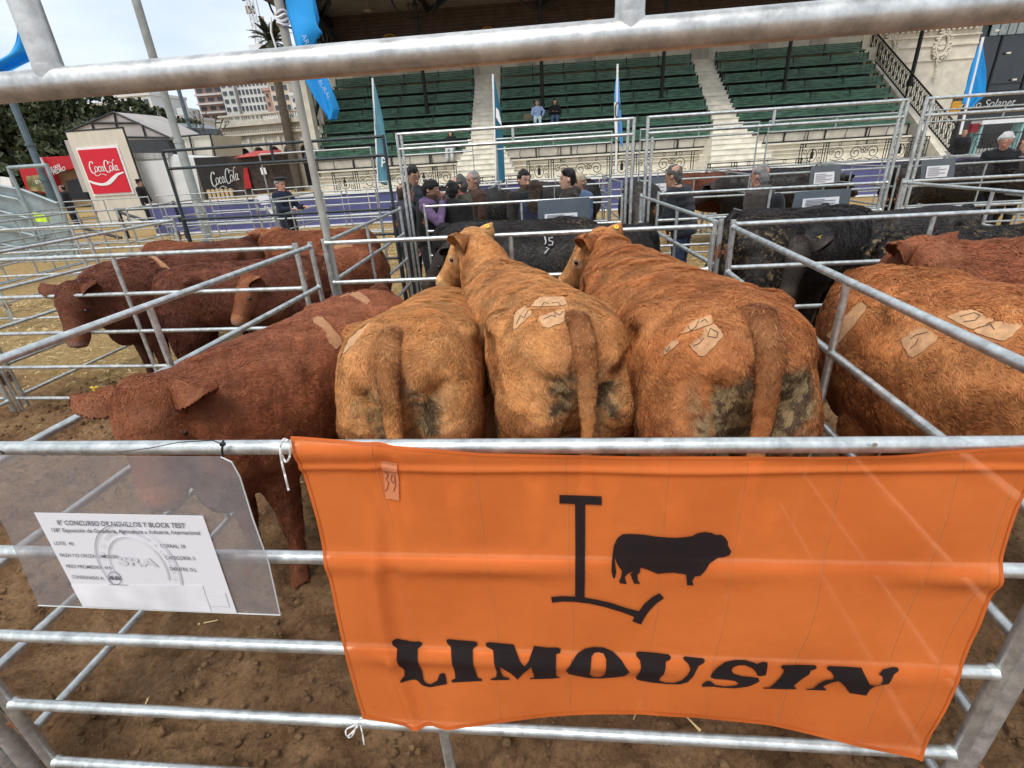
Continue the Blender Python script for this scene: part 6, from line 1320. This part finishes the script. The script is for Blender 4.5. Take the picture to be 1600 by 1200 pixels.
printed('letter', [Z1([(50, 45), (75, 47), (105, 62), (160, 64), (215, 62), (236, 72), (228, 90), (208, 102), (212, 150), (222, 215), (236, 245), (243, 300), (262, 318), (290, 322), (330, 300), (345, 262), (365, 252), (380, 258), (392, 320), (340, 330), (285, 340), (235, 334), (200, 312), (150, 308), (108, 294), (106, 282), (126, 272), (124, 240), (100, 200), (84, 150), (80, 100), (55, 70)])])
printed('letter', [Z1([(386, 56), (400, 52), (470, 58), (560, 62), (580, 68), (582, 84), (560, 100), (552, 110), (560, 180), (575, 250), (584, 278), (612, 286), (610, 298), (540, 302), (425, 310), (418, 298), (445, 285), (440, 240), (424, 150), (414, 96), (388, 74)])])
printed('letter', [Z1([(634, 70), (660, 64), (740, 68), (810, 72), (835, 130), (850, 160), (878, 190), (905, 160), (925, 110), (938, 78), (1020, 88), (1090, 88), (1106, 100), (1100, 122), (1076, 128), (1074, 200), (1076, 270), (1104, 286), (1050, 292), (910, 290), (912, 282), (938, 276), (930, 240), (922, 190), (880, 235), (835, 292), (790, 245), (726, 192), (732, 240), (742, 268), (784, 280), (780, 292), (666, 292), (664, 286), (700, 272), (706, 240), (690, 170), (684, 128), (680, 108), (638, 90)])])
def ell(cx, cy, rx, ry, n=26, e=2.): return [(cx+rx*math.copysign(abs(cos(t))**(2/e), cos(t)), cy+ry*math.copysign(abs(sin(t))**(2/e), sin(t))) for t in [2*pi*i/n for i in range(n)]]
printed('letter', [Z1([(1136, 215), (1165, 180), (1210, 125), (1255, 98), (1310, 88), (1370, 92), (1430, 118), (1485, 165), (1532, 225), (1518, 248), (1500, 270), (1440, 285), (1360, 296), (1280, 294), (1210, 276), (1155, 255)]), Z1([(1340, 122), (1372, 130), (1388, 160), (1386, 210), (1376, 262), (1352, 282), (1310, 282), (1284, 262), (1292, 190), (1298, 145), (1314, 126)])])
printed('letter', [Z2([(-22, 82), (-8, 74), (60, 76), (120, 80), (170, 84), (185, 98), (176, 114), (152, 122), (150, 150), (140, 185), (118, 215), (112, 236), (150, 246), (200, 244), (245, 225), (275, 195), (296, 160), (285, 130), (258, 108), (254, 96), (268, 90), (330, 94), (372, 96), (384, 108), (374, 124), (345, 140), (330, 165), (312, 200), (280, 235), (235, 252), (160, 256), (70, 254), (0, 246), (-22, 238), (-24, 215), (-8, 180), (4, 150), (0, 120), (-22, 98)])])
printed('letter', [Z2([(700, 116), (722, 108), (750, 110), (752, 140), (746, 196), (720, 202), (696, 200), (684, 175), (660, 150), (620, 132), (580, 132), (548, 146), (540, 165), (552, 185), (600, 200), (660, 206), (700, 212), (706, 230), (684, 242), (640, 258), (560, 266), (480, 262), (430, 256), (386, 258), (362, 260), (366, 244), (392, 224), (416, 226), (440, 246), (500, 254), (560, 250), (582, 240), (560, 226), (500, 218), (440, 214), (414, 204), (420, 186), (450, 150), (500, 112), (560, 98), (620, 98), (670, 112), (688, 122)])])
printed('letter', [Z2([(832, 140), (840, 130), (930, 128), (1036, 132), (1046, 146), (1036, 158), (1010, 168), (1000, 190), (960, 218), (925, 250), (912, 266), (928, 278), (926, 286), (860, 284), (760, 276), (728, 274), (730, 266), (764, 268), (790, 250), (830, 210), (848, 180), (850, 160), (836, 152)])])
printed('letter', [Z2([(1104, 148), (1116, 138), (1200, 142), (1310, 150), (1328, 190), (1356, 244), (1384, 248), (1416, 240), (1432, 216), (1430, 196), (1410, 184), (1440, 160), (1500, 150), (1530, 154), (1532, 170), (1500, 186), (1480, 214), (1464, 236), (1420, 244), (1380, 258), (1360, 280), (1340, 318), (1244, 308), (1225, 280), (1196, 244), (1172, 226), (1140, 236), (1106, 254), (1086, 270), (1108, 290), (1104, 296), (990, 292), (982, 286), (1030, 282), (1056, 252), (1090, 224), (1140, 214), (1144, 196), (1130, 174), (1108, 160)])])
ZL = lambda p: zt(p, 860, 750, 5)
printed('emblem_stroke', [ZL([(70, 118), (400, 118), (400, 186), (272, 186), (270, 500), (266, 905), (360, 920), (470, 945), (600, 992), (690, 1018), (730, 960), (790, 905), (850, 872), (888, 915), (830, 955), (770, 1020), (735, 1075), (708, 1130), (640, 1102), (655, 1066), (560, 1025), (430, 982), (300, 952), (180, 942), (90, 944), (12, 957), (6, 912), (90, 900), (192, 900), (194, 500), (192, 186), (70, 186)])])
printed('bull_emblem', [ZL([(560, 400), (620, 395), (720, 398), (820, 412), (960, 422), (1060, 416), (1105, 408), (1140, 388), (1200, 380), (1250, 390), (1285, 408), (1325, 408), (1355, 428), (1382, 468), (1380, 495), (1408, 545), (1395, 572), (1345, 588), (1305, 590), (1240, 630), (1200, 690), (1165, 725), (1120, 732), (1102, 768), (1115, 808), (1062, 806), (1060, 770), (1052, 716), (950, 702), (830, 712), (760, 682), (700, 662), (696, 700), (676, 720), (680, 760), (698, 790), (650, 790), (620, 715), (650, 690), (600, 712), (578, 740), (594, 792), (540, 786), (534, 766), (548, 740), (556, 690), (520, 640), (498, 585), (512, 700), (500, 750), (484, 740), (474, 690), (478, 600), (492, 490), (520, 430)])], off=.0042)
# taped number slip
slip = printed('number_slip', [[(594, 722), (621, 722), (623, 784), (600, 784)]], m=mat('pale_translucent_tape', (.72, .26, .12), .3), off=.0044)
b = MB()
for ln in ([(598, 742), (603, 741), (604, 748), (600, 752), (605, 757), (603, 768), (599, 771)], [(616, 745), (611, 744), (609, 752), (612, 757), (616, 754), (616, 745), (617, 760), (614, 770)]): b.tube([bannerpoint(*q, .0062)-BO for q in ln], .0007, 4)
b.build('handwritten_number', mat('red_brown_pen', (.25, .03, .015), .6), bn)
M_CORD = mat('white_cotton_cord', (.78, .77, .74), .8, 0, .05, 50, .3, 300)
def cord(label, lines, Y):
    c = atY(*lines[0][0], Y); t = thing('tie_cord', label, 'cord', tuple(c), 0, 'white cords tying the banner')
    for ln in lines:
        P3 = []; n = len(ln)
        for i in range(n-1):
            for k in range(5):
                a = k/5; p0, p1, p2, p3 = [np.array(ln[j], float) for j in (max(i-1, 0), i, i+1, min(i+2, n-1))]; q = .5*((2*p1)+(-p0+p2)*a+(2*p0-5*p1+4*p2-p3)*a*a+(-p0+3*p1-3*p2+p3)*a**3); P3.append(atY(q[0], q[1], Y+.004*sin(i+k))-c)
        P3.append(atY(*ln[-1], Y)-c); MB().tube(P3, .0021, 7).build('strand', M_CORD, t, True)
cord('white cord knotted round the top rail at the left end of the banner', [[(452, 690), (444, 686), (438, 698), (440, 720), (446, 745), (451, 766)], [(441, 712), (447, 722), (453, 712), (452, 692)], [(438, 696), (442, 688), (450, 688)]], .768)
cord('white cord tied in a small bow at the lower left corner of the banner', [[(564, 1122), (556, 1132), (541, 1140), (543, 1150), (556, 1138), (560, 1130)], [(562, 1128), (566, 1145), (569, 1163)], [(558, 1132), (550, 1150), (544, 1152)]], .772)
# ---------------------------------------------------------------- acrylic pocket with the printed sheet
def acrylic_mat():
    m = bpy.data.materials.new('scratched_clear_acrylic'); m.use_nodes = True; nt = m.node_tree; N = nt.nodes; L = nt.links; b = N['Principled BSDF']; out = N['Material Output']
    b.inputs['Base Color'].default_value = (.46, .44, .44, 1); b.inputs['Roughness'].default_value = .14; b.inputs['Specular IOR Level'].default_value = .7
    tp = N.new('ShaderNodeBsdfTransparent'); tp.inputs['Color'].default_value = (.90, .88, .88, 1); ms_ = N.new('ShaderNodeMixShader')
    g = N.new('ShaderNodeTexCoord').outputs['Object']; n1 = N.new('ShaderNodeTexNoise'); n1.inputs['Scale'].default_value = 30; n1.inputs['Detail'].default_value = 8; n1.inputs['Roughness'].default_value = .8; L.new(g, n1.inputs['Vector'])
    mr = N.new('ShaderNodeMapRange'); mr.inputs['From Min'].default_value = .35; mr.inputs['From Max'].default_value = .8; mr.inputs['To Min'].default_value = .80; mr.inputs['To Max'].default_value = .66; L.new(n1.outputs['Fac'], mr.inputs['Value'])
    L.new(mr.outputs[0], ms_.inputs[0]); L.new(b.outputs[0], ms_.inputs[1]); L.new(tp.outputs[0], ms_.inputs[2]); L.new(ms_.outputs[0], out.inputs['Surface']); return m
M_ACR = acrylic_mat(); M_PAPER = mat('white_paper', (.76, .75, .78), .7, 0, .02, 3); M_PRINT = mat('grey_black_print', (.10, .10, .12), .7); M_SEAL = mat('faint_grey_seal', (.66, .66, .69), .7)
ac = thing('document_holder', 'clear acrylic holder with a printed sheet hanging from the front rail at the left', 'document holder', (-1., .77, 1.27)); AO = np.array(ac.location)
# the holder hangs slightly tilted: plane through two points nearer than the rail
def hp(px, py, off=0):
    z = atY(px, py, .77)[2]; Y = .772-.02*(1.27-z)-off; return atY(px, py, Y)-AO
def sheet(name, px, m, th=.003, off=0, sub=None):
    P = [hp(x, y, off) for x, y in px]; n = len(P); b = MB(); b.add(P+[p+np.array([0, th, 0]) for p in P], [tuple(range(n))[::-1], tuple(range(n, 2*n))]+[(i, (i+1) % n, (i+1) % n+n, i+n) for i in range(n)]); return b.build(name, m, ac)
sheet('acrylic_sheet', [(-60, 712), (345, 714), (362, 722), (375, 745), (395, 810), (420, 880), (438, 961), (60, 946), (10, 830)], M_ACR, .002)
b = MB()
for ln in ([(345, 714), (362, 722), (375, 745), (395, 810), (420, 880), (438, 961)], [(438, 961), (60, 946)]): b.tube([hp(x, y) for x, y in ln], .0016, 6)
b.build('bright_edge', mat('acrylic_edge', (.62, .64, .62), .2, spec=.8), ac)
PAP = [(53, 801), (317, 806), (370, 958), (130, 948)]
PAPER_OB = sheet('paper', PAP, M_PAPER, .0006, .003)
sheet('paper_strip', [(111, 914), (316, 915), (330, 956), (129, 947)], mat('plain_paper_strip', (.80, .79, .82), .7), .0004, .0042)
sheet('stamp_box', [(320, 925), (352, 926), (359, 949), (328, 948)], mat('light_grey_outline', (.60, .6, .63), .7), .0003, .0040); sheet('stamp_box_fill', [(321, 926), (351, 927), (357.6, 948), (328.8, 947)], M_PAPER, .0003, .0043)
def ptext(s, x, y, size_px, m=M_PRINT, align='LEFT', x2=None, shear=-.35, bold=.004):
    # place a line of type on the sheet: from (x,y) to (x2,y2) in the sheet
    A_, B_ = hp(x, y, .0052), hp(x2[0], x2[1], .0052); d = B_-A_; Ln = np.linalg.norm(d)
    cu = bpy.data.curves.new('t', 'FONT'); cu.body = s; cu.size = 1; cu.align_y = 'CENTER'; cu.resolution_u = 3; cu.offset = bold; o = bpy.data.objects.new('t', cu); COL.objects.link(o); dg = bpy.context.evaluated_depsgraph_get(); me = bpy.data.meshes.new_from_object(o.evaluated_get(dg)); bpy.data.objects.remove(o)
    n = len(me.vertices); v = np.zeros(n*3, np.float32); me.vertices.foreach_get('co', v); v = v.reshape(-1, 3); w = v[:, 0].max(); dn = hp(x+1, y+3, .0052)-A_; dn = dn/np.linalg.norm(dn)
    hgt = size_px/775*.95; ux_ = d/w; V = A_[None]+v[:, :1]*ux_[None]-v[:, 1:2]*dn[None]*hgt; me.vertices.foreach_set('co', V.astype(np.float32).ravel()); me.materials.clear(); me.materials.append(m); link(bpy.data.objects.new('printed_line', me), PAPER_OB)
ptext('8° CONCURSO DE NOVILLOS Y BLOCK TEST', 89, 817, 15, x2=(289, 822), bold=.012)
ptext('138° Exposición de Ganadería, Agricultura e Industria, Internacional', 79, 828.5, 12.5, x2=(312, 833), bold=.008)
ptext('LOTE:  43', 84, 849, 11.5, x2=(114, 850)); ptext('CORRAL: 39', 250, 853, 11.5, x2=(289, 854.5))
ptext('RAZA Y/O CRUZA:  LIMOUSIN', 93, 867.5, 11.5, x2=(185, 870.5)); ptext('CATEGORÍA: S', 258, 872, 11.5, x2=(304, 873))
ptext('PESO PROMEDIO:  616', 103, 885, 11.5, x2=(174, 887.5)); ptext('DIENTES: D.L', 265, 889, 11.5, x2=(307, 891)); ptext('CONSIGNADO A:', 112, 901.5, 11.5, x2=(162, 904))
ptext('SRA', 183, 877, 27, M_SEAL, x2=(246, 880), bold=.04); ptext('&B', 170, 903, 13, x2=(188, 904), bold=.02)
def onpaper(u, v, off=.0048):
    A_, B_, C_, D_ = [np.array(p, float) for p in PAP]; p = (A_*(1-u)+B_*u)*(1-v)+(D_*(1-u)+C_*u)*v; return p
for rad, w in ((.30, .0010), (.285, .0005), (.21, .0008), (.20, .0005)):
    b = MB(); P_ = []
    for t in np.linspace(-.38, pi+.38, 44): q = onpaper(.485+rad*cos(t)*.82, .56-rad*1.55*sin(t)); P_.append(hp(q[0], q[1], .0046))
    b.tube(P_, w, 4); b.build('seal_ring', M_SEAL, PAPER_OB)
S_T = 'CULTIVAR EL SUELO ES SERVIR A LA PATRIA'
for i, ch_ in enumerate(S_T):
    if ch_ == ' ': continue
    t = pi+.30-(pi+.6)*i/(len(S_T)-1); q = onpaper(.485+.245*cos(t)*.82, .56-.245*1.55*sin(t)); c = hp(q[0], q[1], .0047)
    text(ch_, .013, tuple(c), (R(90), -(t-pi/2), 0), M_SEAL, PAPER_OB, name='seal_letter')
b = MB(); b.tube([hp(179+10*cos(t)+2*sin(t), 903.5+10*sin(t), .005) for t in np.linspace(0, 6.28, 24)], .0006, 4); b.build('stamp_ring', M_PRINT, PAPER_OB)
b = MB(); b.tube([hp(170, 913.5, .005), hp(200, 914.5, .005)], .0005, 4); b.build('signature_line', M_PRINT, PAPER_OB)
# black cable ties
ct = thing('cable_tie', 'black cable tie holding the acrylic sheet to the top rail', 'cable tie', tuple(atY(348, 700, .775))); CO = np.array(ct.location)
b = MB(); b.tube([atY(349, 688, .782)-CO, atY(348, 694, .778)-CO, atY(347, 704, .776)-CO, atY(349, 718, .774)-CO], .0022, 6); b.box(tuple(atY(348, 694, .776)-CO), (.009, .006, .006)); b.build('strap', M_BLACK, ct, True)
b = MB(); b.tube([atY(348, 694, .777)-CO, atY(332, 688, .78)-CO, atY(280, 691, .776)-CO, atY(235, 700, .776)-CO, atY(184, 707, .776)-CO], [.0012, .0011, .001, .0009, .0006], 5); b.build('loose_end', M_BLACK, ct, True)
b = MB(); b.tube([atY(2, 707, .776)+np.array([.010*cos(t)*1.0, -.004, .006*sin(t)]) for t in np.linspace(-.2, pi+.2, 12)], .0018, 5); tag(b.build('black_marker_stroke', M_BLACK), 'curved black marker stroke on the top rail at the left edge', 'mark')
b = MB(); c = atY(1364, 693, .785); b.tube([c+np.array([0, -.006, 0]), c+np.array([0, -.0035, 0])], .0046, 14); o = b.build('rivet', G_TOP, None, True); tag(o, 'small round rivet in the top rail above the banner', 'rivet')
# ---------------------------------------------------------------- notice boards on the far rails
M_ACR2 = mat('smoky_acrylic_board', (.10, .12, .14), .3, 0, .1, 4, spec=.7)
def notice(label, px, Y, paper):
    c = atY(*px[0], Y); t = thing('notice_board', label, 'notice board', tuple(c), 0, 'smoky notice boards on the rails')
    def sl(name, q, m, dy):
        P = [atY(x, y, Y+dy)-c for x, y in q]; n = len(P); b = MB(); b.add(P+[p+np.array([0, .006, 0]) for p in P], [tuple(range(n))[::-1], tuple(range(n, 2*n))]+[(i, (i+1) % n, (i+1) % n+n, i+n) for i in range(n)]); b.build(name, m, t)
    sl('board', px, M_ACR2, -.03); sl('sheet', paper, M_PAPER, -.045)
    a, b_, c2, d = [np.array(q, float) for q in (paper[0], paper[1], paper[2], paper[-1])]
    b = MB()
    for k in range(5):
        v = .15+.16*k; p = a*(1-v)+d*v; q = b_*(1-v)+c2*v; m1 = p+(q-p)*.08; m2 = p+(q-p)*(.9 if k % 2 else .6); b.tube([atY(*m1, Y-.052)-c, atY(*m2, Y-.052)-c], .0035, 4)
    b.build('text_lines', mat('grey_type', (.3, .3, .32), .7), t)['kind'] = 'stuff'
notice('smoky board with a white sheet below the hooded young man', [(840, 313), (921, 308), (921, 350), (841, 352)], 6.17, [(851, 335), (902, 332), (903, 345), (851, 348)])
notice('smoky board with a white sheet left of the puffer jacket', [(1014, 278), (1048, 275), (1048, 305), (1016, 310)], 8.78, [(1016, 288), (1041, 286), (1041, 303), (1018, 306)])
notice('larger smoky board right of the man with the backpack', [(1243, 300), (1331, 294), (1326, 322), (1237, 325)], 6.17, [(1255, 311), (1312, 307), (1310, 322), (1253, 324)])
notice('upper smoky board with a white sheet above the larger one', [(1268, 260), (1315, 257), (1312, 285), (1264, 290)], 8.78, [(1273, 270), (1304, 268), (1303, 285), (1271, 288)])
notice('smoky board with a white sheet right of the tall grey posts', [(1441, 250), (1494, 246), (1490, 280), (1438, 282)], 8.78, [(1449, 260), (1484, 258), (1479, 276), (1446, 278)])
b = MB(); P_ = [atY(x, y, 9.4) for x, y in ((401, 306), (418, 305), (425, 318), (408, 320))]; o_ = P_[0]; b.add([p-o_ for p in P_]+[p-o_+np.array([0, .01, 0]) for p in P_], [(3, 2, 1, 0), (4, 5, 6, 7), (0, 1, 5, 4), (1, 2, 6, 5), (2, 3, 7, 6), (3, 0, 4, 7)]); o = b.build('paper_notice', M_PAPER); o.location = tuple(o_); tag(o, 'small white paper on the dark rails left of the man in the beret', 'paper')
